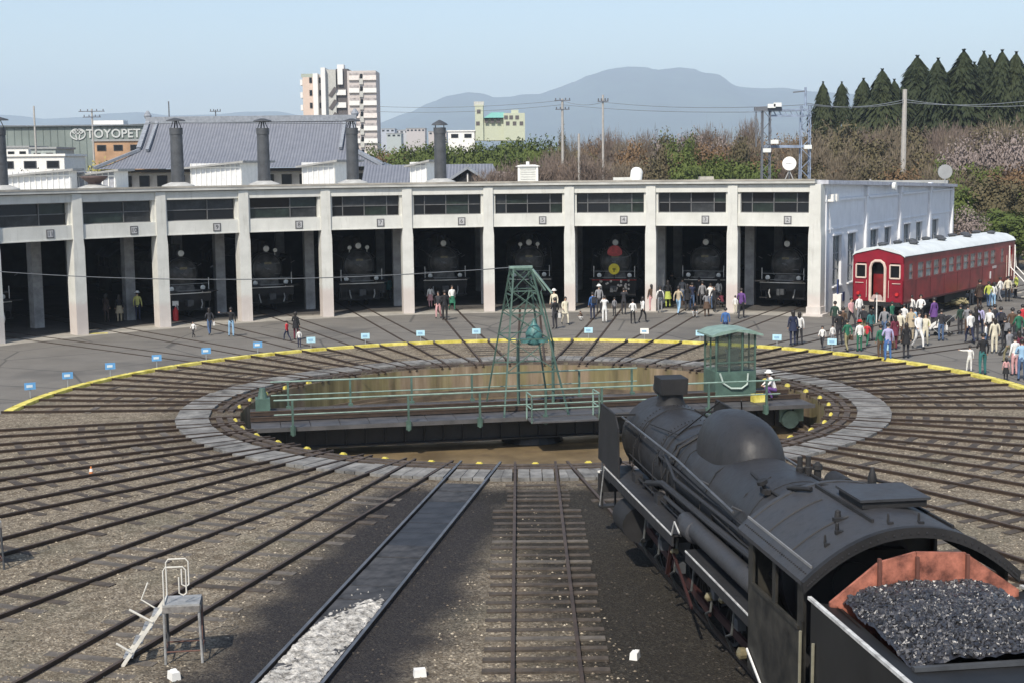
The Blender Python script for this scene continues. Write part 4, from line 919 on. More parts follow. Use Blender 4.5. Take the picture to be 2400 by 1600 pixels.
        mb.build('flower_garland', mat('pale_flowers', (.55, .52, .48), .8, var=.4, scale=20), t)
    if tender:
        TY0, TY1 = .55, -7.2; TW = 1.42
        mb = MB()
        for s_ in (-1, 1):
            mb.box((s_ * TW, (TY0 + TY1) / 2, 1.95), (.05, TY0 - TY1, 1.7))
        mb.box((0, TY0, 1.6), (2 * TW, .05, 1.1)); mb.box((0, TY1, 1.95), (2 * TW, .05, 1.7)); mb.box((0, (TY0 + TY1) / 2, 1.05), (2 * TW, TY0 - TY1, .1))
        for s_ in (-1, 1):                              # sloping flange from side wall to bunker
            mb.quad((s_ * TW, TY0, 2.78), (s_ * TW, -4.3, 2.78), (s_ * 1.08, -1.75, 2.68), (s_ * 1.08, TY0, 2.72)); mb.quad((s_ * 1.08, TY0, 2.72), (s_ * 1.08, -1.75, 2.68), (s_ * 1.08, -1.75, 1.5), (s_ * 1.08, TY0, 1.5))
        mb.quad((-TW, -4.3, 2.78), (TW, -4.3, 2.78), (1.08, -1.75, 2.68), (-1.08, -1.75, 2.68)); mb.quad((-1.08, -1.75, 2.68), (1.08, -1.75, 2.68), (1.08, -1.75, 1.5), (-1.08, -1.75, 1.5)); mb.box((0, -5.7, 2.76), (2 * TW, 3.0, .04)); mb.build('tender_body', mat('tender_black', (.011, .011, .011), .55, var=.4, scale=1.2, bump=.1), t)
        mb = MB(); mb.box((0, -1.78, 2.715), (2.2, .07, .05)); mb.build('bunker_rear_lip', M_dgrey, t)
        for s_ in (-1, 1): MB().box((s_ * (TW + .01), (TY0 + TY1) / 2 + .1, 2.81), (.05, TY0 - TY1, .04)).build('white_stripe', M_edge, t)
        # orange front plate of the bunker, made of plates with seams
        def oplate(x0, x1, zt0, zt1):
            m_ = MB(); m_.add([(x, y_, z) for x, zt_ in ((x0, zt0), (x1, zt1)) for y_ in (.42, .47) for z in (2.0, zt_)], [(0, 1, 3, 2), (4, 6, 7, 5), (0, 2, 6, 4), (1, 5, 7, 3), (0, 4, 5, 1), (2, 3, 7, 6)]); m_.build('bunker_plate', M_orange, t)
        oplate(-1.24, -.62, 2.80, 3.28); oplate(-.61, -.12, 3.29, 3.40); oplate(-.11, .55, 3.40, 3.36); oplate(.56, 1.28, 3.35, 2.84)
        for x in (-.615, -.115, .555): MB().box((x, .385, 2.75), (.04, .05, 1.2)).build('plate_rib', mat('rust_rib', (.13, .05, .035), .8), t)
        mb = MB(); mb.box((.22, .39, 3.0), (.62, .03, .035)).box((.22, .39, 2.86), (.62, .03, .03)); mb.build('plate_seam', MATS['rust_rib'], t)
        for s_ in (-1, 1):
            mb = MB(); mb.quad((s_ * 1.16, .42, 2.76), (s_ * 1.16, -.35, 2.74), (s_ * 1.0, -.35, 2.6), (s_ * 1.0, .42, 2.6)); mb.build('bunker_side_strip', M_orange, t)
        # coal: heap surface plus many lumps
        cm = MB(); nx, ny = 36, 40; g_ = []
        hz = lambda x, y_: 2.74 + .28 * (1 - (x / 1.12) ** 4) * (1 - max(0, (-y_ - .7)) * .55) - .10 * max(0, -y_ - 1.0) + .07 * noise.noise(Vector((x * 2.4, y_ * 2.4, 1)))
        for j in range(ny + 1):
            for i in range(nx + 1):
                x = -1.08 + 2.16 * i / nx; y_ = -1.75 + 2.18 * j / ny
                g_.append((x, y_, hz(x, y_) + .05 * noise.noise(Vector((x * 14, y_ * 14, 5)))))
        cm.add(g_, [(j * (nx + 1) + i, j * (nx + 1) + i + 1, (j + 1) * (nx + 1) + i + 1, (j + 1) * (nx + 1) + i) for j in range(ny) for i in range(nx)])
        for q in range(5200):
            x, y_ = rnd.uniform(-1.05, 1.05), rnd.uniform(-1.7, .38); s0 = rnd.uniform(.014, .034) * (1.6 if rnd.random() < .07 else 1)
            c_ = Vector((x, y_, hz(x, y_) + .012)); M_ = Matrix.Rotation(rnd.uniform(0, 6.3), 3, Vector((rnd.uniform(-1, 1), rnd.uniform(-1, 1), rnd.uniform(-1, 1))).normalized())
            vs = [c_ + M_ @ Vector(v_) * s0 for v_ in ((1.2, 0, 0), (-.2, 1, .1), (-1, -.2, 0), (.1, -1, .1), (.1, .1, .9), (0, -.1, -.8))]
            cm.add(vs, [(0, 1, 4), (1, 2, 4), (2, 3, 4), (3, 0, 4), (1, 0, 5), (2, 1, 5), (3, 2, 5), (0, 3, 5)], mi=0 if rnd.random() < .55 else 1)
        tag(cm.build('coal', [M_coal, M_coalb], t), kind='stuff')
        for s_ in (-1, 1):
            for y_ in (-.6, -2.1, -4.6, -6.1): wheel(.43, 8, t, s_ * GA, y_, name='tender_wheel')
            mb = MB(); mb.box((s_ * .8, -1.35, .6), (.08, 2.6, .3)); mb.box((s_ * .8, -5.35, .6), (.08, 2.6, .3)); mb.build('bogie_frame', M_soot, t)
    return t
LA = rad(172.0)
loco('large black steam locomotive with coal filled tender filling the lower right foreground', P(32.85, LA, .10), -(LA - pi), tender=True)

def shed_loco(k, r, label, **kw):
    a = rad(.634 + 8.2496 * k); off = kw.pop('off', 0)
    LEN = 12.0
    p = P(r + LEN * 1.06, a, .0, off)
    lo_ = loco(label, p, pi - a, LEN=LEN, detail=False, group='steam locomotives parked in the roundhouse', **kw)
    lo_.scale = (1.06, 1.06, 1.06); return lo_
shed_loco(-4, 35.0, 'dark locomotive in the doorway behind the red extinguisher', defl=False, off=.1)
shed_loco(-6, 37.5, 'dark locomotive deep in the leftmost doorway', defl=False, off=.3)
shed_loco(-3, 36.2, 'black locomotive with two bright lamps on top, in the third doorway from the left', defl=True, twin=1, off=.2)
shed_loco(-2, 36.4, 'black locomotive with a lamp on each side of its headlight, fourth doorway from the left', defl=False, twin=2, off=.4)
shed_loco(-1, 37.2, 'black locomotive behind the people in the doorway left of the lattice tower', defl=False, off=.25)
shed_loco(0, 36.8, 'greenish black locomotive straight behind the lattice tower', defl=True, twin=2, off=.0)
shed_loco(1, 36.0, 'locomotive with a red emblem and a round yellow headmark', defl=True, emblem=True, off=-.1)
shed_loco(2, 36.6, 'black locomotive behind the crowd, two doorways from the white corner wall', defl=False, off=-.1)
shed_loco(3, 35.6, 'brownish black locomotive in the doorway beside the white corner wall', defl=False, off=-.4)

# ================================================================== RED COACH
CA = rad(37.0)
co = thing('passenger_coach', 'dark red old passenger coach with pale roof right of the roundhouse', 'railway coach', P(30.4, CA, 0), -CA)
CLN = 17.6; WW = 1.38
pr_ = [(-WW, 1.0), (-WW, 3.45), (-WW * .9, 3.68), (-WW * .6, 3.86), (0, 3.95), (WW * .6, 3.86), (WW * .9, 3.68), (WW, 3.45), (WW, 1.0)]
# body: end wall with openings is made of pieces; sides with window openings
mb = MB(); mb.box((0, CLN / 2, 1.05), (2 * WW - .06, CLN, .12)); mb.build('floor', M_soot, co)
mb = MB()
top_ = [(-WW, 3.1), (-WW, 3.42), (-WW * .9, 3.62), (-WW * .6, 3.80), (0, 3.88), (WW * .6, 3.80), (WW * .9, 3.62), (WW, 3.42), (WW, 3.1)]
mb.prism(top_, lambda p: (p[0], 0, p[1]), lambda p: (p[0], .08, p[1]))
for s_ in (-1, 1):
    mb.box((s_ * .885, .04, 1.66), (.99, .08, 1.32)); mb.box((s_ * .52, .04, 2.72), (.26, .08, .8)); mb.box((s_ * 1.28, .04, 2.72), (.2, .08, .8))
mb.build('end_wall', M_red, co)
for s_ in (-1, 1):
    mb = MB(); x0, x1, z0, z1 = s_ * .92 - .27, s_ * .92 + .27, 2.32, 3.0
    for a, b in (((x0, z0), (x1, z0)), ((x1, z0), (x1, z1)), ((x1, z1), (x0, z1)), ((x0, z1), (x0, z0))): mb.bar((a[0], -.02, a[1]), (b[0], -.02, b[1]), .06, .07)
    f_ = mb.build('end_window', M_cream, co); MB().box((s_ * .92, .03, 2.66), (.5, .01, .66)).build('pane', M_glass, f_)
mb = MB(); arch = [(-.40, 1.12), (-.40, 2.85), (-.32, 3.08), (-.15, 3.2), (.15, 3.2), (.32, 3.08), (.40, 2.85), (.40, 1.12)]
mb.tube([(x, -.06, z) for x, z in arch] + [(-.40, -.06, 1.12)], .075, 6); mb.build('gangway_frame', M_cream, co)
mb = MB(); mb.prism([(-.3, 1.1), (.3, 1.1), (.3, 1.3), (.2, 1.45), (-.2, 1.45), (-.3, 1.3)], lambda p: (p[0], -.1, p[1]), lambda p: (p[0], -.06, p[1])); mb.build('gangway_plate', mat('pinkish_grey_plate', (.42, .32, .30), .6), co)
MB().box((0, .3, 1.8), (.72, .03, 1.4)).build('inner_door', M_redshade, co); MB().box((0, .32, 2.8), (.74, .02, .6)).build('door_window', M_glass, co)
# right side (+x is to the right of outward) and left side
for s_ in (-1, 1):
    mb = MB(); x = s_ * (WW - .03)
    mb.box((x, CLN / 2, 1.62), (.06, CLN, 1.2)); mb.box((x, CLN / 2, 3.26), (.06, CLN, .38))
    wins = [(.95, .5)] + [(2.3 + i * 1.13, .78) for i in range(11)] + [(15.3, .5)]
    edges = [0.02] + [q for c_, w_ in wins for q in (c_ - w_ / 2, c_ + w_ / 2)] + [16.0]
    for j in range(0, len(edges), 2): mb.box((x, (edges[j] + edges[j + 1]) / 2, 2.645), (.06, edges[j + 1] - edges[j], .85))
    mb.box((x, 17.3, 2.645), (.06, .55, .85)); mb.build('side_wall', M_redshade, co)
    for c_, w_ in wins:
        fm = MB()
        for z in (2.24, 2.64, 3.04): fm.box((x + s_ * .02, c_, z), (.03, w_, .035))
        for q in (-1, 1): fm.box((x + s_ * .02, c_ + q * w_ / 2, 2.64), (.03, .035, .85))
        f_ = fm.build('window', mat('coach_window_frame', (.20, .10, .09), .5), co)
        MB().box((x - s_ * .01, c_, 2.64), (.01, w_ - .02, .82)).build('pane', mat('coach_glass', (.20, .23, .23), .12, spec=.9, var=.5, scale=2.5), f_)
    mb = MB()
    for q in (-.48, .48): mb.tube([(x + s_ * .06, 16.5 + q, 1.3), (x + s_ * .06, 16.5 + q, 2.6)], .02)
    MB().box((x - s_ * .04, 16.5, 2.1), (.04, .9, 2.1)).build('door', M_redshade, co); mb.build('door_rail', M_cream, co)
    MB().box((x + s_ * .035, CLN / 2, 2.18), (.02, CLN - .1, .05)).build('waist_strip', M_redshade, co)
MB().box((0, CLN - .04, 2.3), (2 * WW - .1, .08, 2.4)).build('rear_wall', M_redshade, co)
for s_ in (-1, 1):
    for q in range(8): MB().box((s_ * (WW + .003), 1.7 + q * 2.03, 1.6), (.012, .03, 1.12)).build('panel_joint', mat('joint_dark_red', (.07, .012, .012), .6), co)
    MB().box((s_ * (WW + .005), CLN / 2, 1.06), (.02, CLN - .05, .09)).build('sill_strip', mat('joint_dark_red', (.07, .012, .012)), co)
    MB().tube([(s_ * (WW + .04), .05, 3.44), (s_ * (WW + .04), CLN - .05, 3.44)], .025, 6).build('gutter', M_dgrey, co)
    MB().box((s_ * 1.0, -.03, 2.05), (.45, .03, .03)).build('end_handrail', M_cream, co)
    MB().tube([(s_ * .60, -.06, 1.3), (s_ * .60, -.06, 2.2)], .015, 5).build('end_handrail', M_cream, co)
    MB().lathe([(0, .09), (.08, .09)], (s_ * 1.05, -.02, 1.5), (0, -1, 0), 12).build('tail_lamp', M_redpaint, co)
MB().box((0, -.05, .98), (2.5, .12, .2)).build('end_sill', M_soot, co)
MB().box((WW + .012, 13.9, 2.05), (.01, .7, .16)).build('lettering_strip', mat('faded_lettering', (.5, .42, .40), .6, var=.5, scale=12), co)
mb = MB(); ro = [(-WW - .05, 3.42), (-WW * .9, 3.65), (-WW * .6, 3.84), (0, 3.93), (WW * .6, 3.84), (WW * .9, 3.65), (WW + .05, 3.42), (WW * .88, 3.56), (0, 3.84), (-WW * .88, 3.56)]
mb.prism(ro, lambda p: (p[0], -.06, p[1]), lambda p: (p[0], CLN + .06, p[1])); mb.build('roof', M_coachroof, co, smooth=True, angle=30)
for q in range(8):
    for s_ in ((-1, 1) if q % 2 else (-1,)):
        mb = MB(); mb.lathe([(0, .16), (.1, .2), (.16, .28), (.22, .22), (.26, .05)], (s_ * .45, 1.6 + q * 2.05, 3.82), (0, 0, 1), 12); mb.build('roof_vent', M_dgrey, co, smooth=True)
mb = MB()
for y_ in (2.6, 14.8):
    for d in (-1, 1):
        for s_ in (-1, 1): mb.cyl((s_ * .5, y_ + d, .56), (s_ * .62, y_ + d, .56), .43, n=20)
    mb.box((0, y_, .6), (1.9, 2.9, .25))
mb.box((.6, 8.5, .75), (.9, 3.4, .5)); mb.box((0, 8.7, .9), (1.8, 16, .12)); mb.build('underframe', M_soot, co)
for s_ in (-1, 1): MB().cyl((s_ * 1.05, 16.5, .3), (s_ * 1.05, 16.5, .31), .01, n=4) if False else None
MB().box((WW + .02, 16.5, .75), (.3, .8, .06)).build('step', M_soot, co)
MB().box((WW + .02, 13.2, 1.62), (.02, .18, .42)).build('notice', M_offwhite, co)
# posts and chains in front of the coach
for n_, (u, v, h_) in enumerate(((2054, 757, 1.45), (2112, 752, 1.3), (2140, 750, 1.3), (2080, 748, .6))):
    t = tag(MB().cyl((0, 0, 0), (0, 0, h_), .028, n=8).build('white_post', M_offwhite, loc=G(u, v)), ('slim white post in front of the red coach, ' + ['leftmost', 'third from the left', 'rightmost', 'short one second from the left'][n_]), 'post', 'posts before the red coach')
# a white railing on the ramp at the far door
t = thing('boarding_steps', 'pale boarding steps at the far door of the red coach', 'steps', P(46.8, CA, 0, 2.1), -CA)
for q in range(4): MB().box((-.35 + q * .25, 0, .9 - q * .25), (.26, 1.0, .05)).build('tread', M_conc, t)
for s_ in (-.5, .5): MB().tube([(.6, s_, .9), (-.4, s_, 1.9), (-.5, s_, 3.2), (-.5, s_, 1.0)], .035).build('handrail', M_offwhite, t)

# ================================================================== LADDER STAND, MARKERS, WIRES
LA_ = rad(172.0)
M_galv = mat('galvanised_steel', (.34, .34, .33), .5, .3, var=.35, scale=4)
M_pale = mat('pale_tube_paint', (.62, .60, .54), .6, var=.15, scale=4)
def step_stand(label, px, py, rz, full=True):
    t = thing('step_stand', label, 'step stand', (px, py, 0), rz)
    H = 1.02; M_top = M_galv
    MB().box((0, 0, H), (.62, .55, .05)).build('platform', M_top, t)
    mb = MB(); mb.box((0, -.28, H - .06), (.62, .03, .1)); mb.box((.31, 0, H - .06), (.03, .55, .1)); mb.build('skirt', mat('rusty_grey', (.16, .15, .14), .8, var=.5, scale=6), t)
    for x, y in ((.29, -.25), (.29, .25), (-.29, -.25), (-.29, .25)):
        MB().cyl((x * (1.12 if x > 0 else 1.0), y * 1.1, 0 if x > 0 else .0), (x, y, H), .024, n=8).build('leg', M_galv if y < 0 else M_dgrey, t)
    for a, b in (((.32, -.27, .22), (-.29, -.27, .22)), ((.32, .27, .22), (-.29, .27, .22)), ((.32, -.27, .22), (.32, .27, .22)), ((-.29, -.27, .22), (-.29, .27, .22)), ((.31, .26, .95), (.33, -.26, .25))):
        MB().cyl(a, b, .014, n=6).build('brace', mat('rust_tube', (.12, .06, .045), .8), t)
    for y in (-.24, .24): MB().bar((-.30, y, H), (-1.02, y, .0), .03, .06).build('stringer', M_pale, t)
    MB().tube([(-.45, .26, H * .8), (-.72, .28, 1.0), (-.60, .28, 1.3)], .014, 6).build('handrail_arm', M_pale, t)
    for q in range(4):
        f = (q + .7) / 4.3; MB().box((-.30 - .72 * f, 0, H * (1 - f)), (.16, .46, .022)).build('tread', M_galv, t)
    for y in (-.26, .26):
        pts = [(-.62, y, .48), (-.98, y, .72), (-.60, y, 1.30), (-.24, y, 1.72)] if y > 0 else [(-.72, y, .26), (-1.05, y, .50)]
        if y < 0:
            for a in ([(-.48, y, .76), (-.86, y, 1.00)], [(-.84, y, .24), (-1.10, y, .42)]): MB().tube(a, .02, 8).build('handrail_arm', M_pale, t)
    for y in (-.26, .26):
        mb = MB(); mb.tube([(-.28, y, H), (-.28, y, H + .62), (-.24, y, H + .68), (.05, y, H + .68), (.1, y, H + .62), (.1, y, H + .22), (.05, y, H + .18), (-.02, y, H + .22), (-.02, y, H + .5)], .013, 6); mb.build('loop_rail', M_pale, t)
    MB().tube([(-.28, -.26, H + .05), (-.28, .26, H + .05)], .014, 6).build('cross_tube', M_pale, t)
    return t
step_stand('grey steel step stand with pale loop handrails on the gravel at lower left', -5.72, 23.95, rad(8))
step_stand('pale step stand cut off by the left edge of the picture', -11.22, 29.75, rad(-60))
for n_, (u, v, sz, lab) in enumerate(((984, 1583, .21, 'white block lying left of the central track'), (1488, 1542, .20, 'white notched block lying right of the central track'), (408, 1590, .22, 'flat white stone below the steel step stand'))):
    p = G(u, v); mb = MB(); mb.box((0, 0, sz * .3), (sz, sz * .7, sz * .6), top=(.9, .88)); mb.box((sz * .25, -sz * .1, sz * .62), (sz * .35, sz * .4, sz * .1))
    tag(mb.build('marker_block', M_offwhite, loc=(p.x, p.y, 0), rz=.2 + n_), lab, 'marker block')
p = G(214, 1112); t = thing('marker_cone', 'tiny orange and white cone among the tracks on the left', 'cone', p)
MB().lathe([(0, .09), (.02, .09), (.03, .06), (.24, .02)], (0, 0, 0), (0, 0, 1), 12).build('body', mat('cone_orange', (.6, .2, .05), .6), t); MB().lathe([(.1, .052), (.18, .036)], (0, 0, 0), (0, 0, 1), 12).build('band', M_offwhite, t)
# scattered pebbles and rubble on the near gravel
for cn_, (n_, c_, lab) in enumerate(((5200, (.20, .165, .12), 'loose brown stones scattered over the gravel between the tracks'), (3200, (.38, .33, .25), 'loose pale stones scattered over the gravel between the tracks'), (2600, (.06, .05, .04), 'loose dark clinker scattered over the gravel between the tracks'))):
    pb_ = MB()
    for q in range(n_):
        Y = 20.5 + 22 * rnd.random() ** 1.6; X = rnd.uniform(-.37 * Y, .37 * Y); dx, dy = X - CX, Y - CY
        if math.hypot(dx, dy) < 12.9: continue
        a1 = rad(189.15); lat_ = dx * cos(a1) - dy * sin(a1)
        if abs(lat_) < 1.9 + .5 * noise.noise(Vector((X, Y, 0))) and cn_ < 2: continue
        a1 = LA_; lat_ = dx * cos(a1) - dy * sin(a1)
        if abs(lat_) < 2.3 and cn_ < 2: continue
        s0 = rnd.uniform(.014, .036); a = rnd.uniform(0, 6.28); ca, sa = cos(a) * s0, sin(a) * s0
        pb_.add([(X + ca * 1.2, Y + sa * 1.2, 0), (X - sa, Y + ca, 0), (X - ca, Y - sa, 0), (X + sa * .8, Y - ca * .8, 0), (X, Y, s0 * .7)], [(0, 1, 4), (1, 2, 4), (2, 3, 4), (3, 0, 4)])
    tag(pb_.build('loose_stones', mat('loose_stone_%s' % ('brown', 'pale', 'dark')[cn_], c_, .9, var=.5, scale=9)), lab, 'stones', kind='stuff')
# power cable to the tower
mb = MB(); a = W(-260, 612, 62); b = Vector((CX - .2, CY, 4.86)); n = 40
mb.tube([a.lerp(b, i / n) - Vector((0, 0, 1.0 * 4 * (i / n) * (1 - i / n) * .62)) for i in range(n + 1)], .018, 5)
tag(mb.build('power_cable', mat('cable_grey', (.09, .10, .11), .6)), 'thin dark cable sagging from the left to the top of the lattice tower', 'cable')

# ================================================================== BACKGROUND BUILDINGS
# old station hall with a large grey tiled hip and gable roof
def tile_material():
    t = NT('grey_roof_tiles', .45)
    wv = t.n.nodes.new('ShaderNodeTexWave'); wv.bands_direction = 'X'; wv.inputs['Scale'].default_value = 1.05; wv.inputs['Distortion'].default_value = .3; t.l(t.o, wv.inputs['Vector'])
    c = t.mix(.45, t.ramp(t.noise(1.3, 6, .7), (.3, (.125, .135, .165)), (.7, (.21, .22, .25))), t.ramp(wv.outputs['Fac'], (0, (.08, .088, .11)), (.6, (.23, .24, .27))))
    t.color(c); t.bump(wv.outputs['Fac'], .6, .06); return t.m
M_tile = tile_material()
YH = 150.0
st = thing('tiled_hall', 'large old hall with grey tiled hip roof behind the roundhouse', 'building', (W(590, 300, YH).x, YH, 0))
zr, ze = W(590, 283, YH).z, W(590, 391, YH).z - .1
hw, rw, dp = 14.2, 10.6, 8.0
mb = MB()
A = [(-hw, -dp, ze), (hw, -dp, ze), (hw, dp, ze), (-hw, dp, ze)]; n = 6
def slope(x0, x1, y0, y1):   # concave roof slope, front/back
    pass
prof = [(0, 0), (.3, .42 * .3 / .55 + 0.0), (.62, .50), (1, 1)]
lev = [(f, ze + (zr - ze) * (f ** 1.25)) for f in (0, .15, .3, .45, .6, .8, 1.0)]
for s_ in (-1, 1):
    for (f0, z0), (f1, z1) in zip(lev[:-1], lev[1:]):
        e0 = hw - (hw - rw) * min(1, f0 / .45); e1 = hw - (hw - rw) * min(1, f1 / .45)
        y0, y1 = s_ * dp * (1 - f0), s_ * dp * (1 - f1)
        mb.quad((-e0, y0, z0), (e0, y0, z0), (e1, y1, z1), (-e1, y1, z1))
zm = lev[3][1]
for s_ in (-1, 1):
    for (f0, z0), (f1, z1) in zip(lev[:3], lev[1:4]):
        e0 = s_ * (hw - (hw - rw) * f0 / .45); e1 = s_ * (hw - (hw - rw) * f1 / .45)
        mb.quad((e0, -dp * (1 - f0), z0), (e0, dp * (1 - f0), z0), (e1, dp * (1 - f1), z1), (e1, -dp * (1 - f1), z1))
mb.build('roof', M_tile, st)
mb = MB()
for s_ in (-1, 1): mb.add([(s_ * (rw - .4), -dp * .55, zm), (s_ * (rw - .4), dp * .55, zm), (s_ * (rw - .4), 0, zr - .1)], [(0, 1, 2)])
mb.build('gable', mat('gable_dark', (.02, .02, .022), .9), st)
M_ridge = mat('ridge_tile_grey', (.24, .26, .29), .6, var=.2)
mb = MB(); mb.box((0, 0, zr + .16), (2 * rw + .5, .7, .62)); mb.build('ridge', M_ridge, st)
for s_ in (-1, 1):
    mb = MB(); mb.bar((s_ * (rw + .05), 0, zr + .1), (s_ * (rw + .05), -dp * .55, zm + .25), .45, .3); mb.build('verge', M_ridge, st)
    mb = MB(); mb.bar((s_ * (rw - .9), 0, zr + .05), (s_ * (rw - .9), -dp * .60, zm + .05), .3, .3); mb.build('verge', M_ridge, st)
    mb = MB(); mb.bar((s_ * rw, -dp * .55, zm + .12), (s_ * hw, -dp, ze + .12), .35, .28); mb.build('hip_ridge', M_ridge, st)
    mb = MB(); mb.lathe([(0, .3), (.3, .42), (.8, .12)], (s_ * (rw + .1), 0, zr + .3), (0, 0, 1), 8); mb.build('ridge_end', M_ridge, st)
MB().box((0, 0, ze - .22), (2 * hw - 1, 2 * dp - 1, .25)).build('eave_board', mat('brown_black_wood', (.03, .027, .025), .8), st)
MB().box((0, .6, ze / 2 - .2), (2 * hw - 3.2, 2 * dp - 3.6, ze - .4)).build('wall', M_offwhite, st)
for i in range(14):
    x = -11.5 + i * 1.77
    f_ = MB().box((x, -6.28, ze - 1.35), (1.0, .12, 1.35)).build('window', MATS['brown_black_wood'], st)
    MB().box((x, -6.36, ze - 1.35), (.8, .03, 1.15)).build('pane', M_glass, f_)
# lower wing with small gable to the right
wg = thing('tiled_wing', 'low tiled wing with a small dark gable right of the large hall', 'building', (W(1000, 400, 140).x, 140, 0))
zt1, zb1 = W(1000, 386, 140).z, 6.0
mb = MB(); mb.quad((-6, -4, zb1 + .4), (7.4, -4, zb1 + .4), (6.4, 0, zt1), (-6, 0, zt1)); mb.quad((-6, 4, zb1), (7.4, 4, zb1), (6.4, 0, zt1), (-6, 0, zt1)); mb.build('roof', M_tile, wg)
MB().box((0, 0, zb1 / 2), (11, 6, zb1)).build('wall', M_offwhite, wg)
gx = W(1097, 400, 136).x - wg.location.x; gz = W(1097, 390, 136).z
mb = MB()
for s_ in (-1, 1): mb.add([(gx + x, y, z) for y in (-6.2, 2) for x, z in ((0, gz), (s_ * 2.7, gz - 1.75), (s_ * 2.7, gz - 2.0), (0, gz - .28))], [(0, 1, 2, 3), (4, 7, 6, 5), (0, 4, 5, 1), (1, 5, 6, 2), (2, 6, 7, 3)])
mb.build('gable_roof', M_ridge, wg)
mb = MB(); mb.add([(gx, -5.7, gz - .3), (gx - 2.2, -5.7, gz - 2.6), (gx + 2.2, -5.7, gz - 2.6)], [(0, 1, 2)]); mb.build('gable', MATS['gable_dark'], wg)
mb = MB(); mb.box((gx, -5.8, gz - 1.5), (2.4, .06, .12)).box((gx, -5.8, gz - 1.1), (.12, .06, .9)); mb.build('gable_timber', M_offwhite, wg)
mb = MB(); mb.quad((gx + 2.0, -4, gz - .9), (gx + 4.4, -4, gz - 1.2), (gx + 4.4, 3, gz - .7), (gx + 2.0, 3, gz - .5)); mb.build('side_roof', mat('pinkish_tiles', (.42, .35, .33), .8), wg)

# apartment tower
YA = 345.0; kx = YA / FPX
ap = thing('apartment_tower', 'pale high rise apartment tower with balconies behind the tiled hall', 'building', (W(795, 160, YA).x, YA, 0), rad(0))
sx = lambda u: W(u, 200, YA).x - ap.location.x
zz_ = lambda v: W(795, v, YA).z
M_apw = mat('apartment_white', (.74, .73, .70), .8, var=.05); M_app = mat('apartment_peach', (.60, .48, .40), .8, var=.08); M_apg = mat('apartment_grey', (.46, .46, .43), .8); M_apt = mat('apartment_taupe', (.52, .475, .45), .8, var=.1); M_void = mat('balcony_void', (.10, .09, .09), .8)
ztop = zz_(163)
MB().box(((sx(712) + sx(740)) / 2, 3, zz_(182) / 2), (sx(740) - sx(712), 10, zz_(182))).build('peach_wing', M_app, ap)
MB().box(((sx(738) + sx(748)) / 2, 2.0, zz_(174) / 2), (sx(749) - sx(738), 10, zz_(174))).build('white_pier', M_apw, ap)
MB().box(((sx(748) + sx(760)) / 2, 3.5, zz_(176) / 2), (sx(760) - sx(748), 9, zz_(176))).build('recess', M_apt, ap)
MB().box(((sx(757) + sx(767)) / 2, 1.2, zz_(161) / 2), (sx(767) - sx(757), 10, zz_(161))).build('white_pier', M_apw, ap)
MB().box(((sx(767) + sx(790)) / 2, 2.6, zz_(165) / 2), (sx(790) - sx(767), 10, zz_(165))).build('stair_core', M_apg, ap)
MB().box(((sx(790) + sx(818)) / 2, 3.4, zz_(163) / 2), (sx(818) - sx(790), 10, zz_(163))).build('stair_recess', M_void, ap)
MB().box(((sx(816) + sx(883)) / 2, 3.2, zz_(168) / 2), (sx(883) - sx(816), 10, zz_(168))).build('balcony_block', M_apt, ap)
MB().box(((sx(788) + sx(812)) / 2, 2.2, (zz_(163) + zz_(200)) / 2), (sx(800) - sx(788), 9, zz_(163) - zz_(200))).build('white_pier', M_apw, ap)
fl = 29.4
for f in range(8):
    v = 180 + f * fl
    zt2, zb2 = zz_(v - 1), zz_(v + 10)
    for u0, u1 in ((820, 844), (853, 884)):                    # pale balcony fronts
        MB().box(((sx(u0) + sx(u1)) / 2, -2.2, (zt2 + zb2) / 2), (sx(u1) - sx(u0), .25, zt2 - zb2)).build('balcony_front', M_apw if f % 3 else mat('balcony_pinkish', (.72, .66, .62), .8), ap)
        MB().box(((sx(u0) + sx(u1)) / 2, -1.1, zb2), (sx(u1) - sx(u0), 2.2, .2)).build('balcony_slab', M_apw, ap)
        MB().box(((sx(u0) + sx(u1)) / 2, -1.86, (zt2 + zz_(v - 8)) / 2), (sx(u1) - sx(u0) - .3, .08, abs(zz_(v - 8) - zt2) * .8)).build('window', mat('taupe_glass', (.34, .31, .30), .5, var=.4, scale=1.5), ap)
    MB().box(((sx(844) + sx(853)) / 2, -1.95, zz_(v + 12)), (sx(853) - sx(844), .5, 1.6)).build('white_panel', M_apg, ap)
    MB().box((sx(849), -2.05, zz_(v + 1)), (.62, .3, 1.1)).build('dark_window', M_glass, ap)
    if f: 
        MB().box(((sx(788) + sx(812)) / 2, -2.0, zz_(v + 9)), (sx(812) - sx(787), .3, 1.25)).build('stair_front', M_apw, ap)
        mb = MB(); mb.bar((sx(776), -2.45, zz_(v + 18)), (sx(790), -2.45, zz_(v - 2)), .3, .9); mb.build('stair_flight', M_void, ap)
    for u_ in (731, 753): MB().box((sx(u_), -2.06 if u_ == 731 else -1.1, zz_(v + 9)), (.62, .2, 1.25)).build('dark_window', M_glass, ap)
    MB().box((sx(709), 1, zz_(v + 14)), (.55, 6, 1.3)).build('side_balcony', M_apw, ap)
MB().box((sx(797), 3, ztop + .5), (1.6, 3, 1.4)).build('roof_box', M_apw, ap)
MB().box((sx(725), 3, zz_(178)), (sx(742) - sx(710), 10, .8)).build('roof_edge', mat('greenish_grey', (.36, .40, .34), .8), ap)

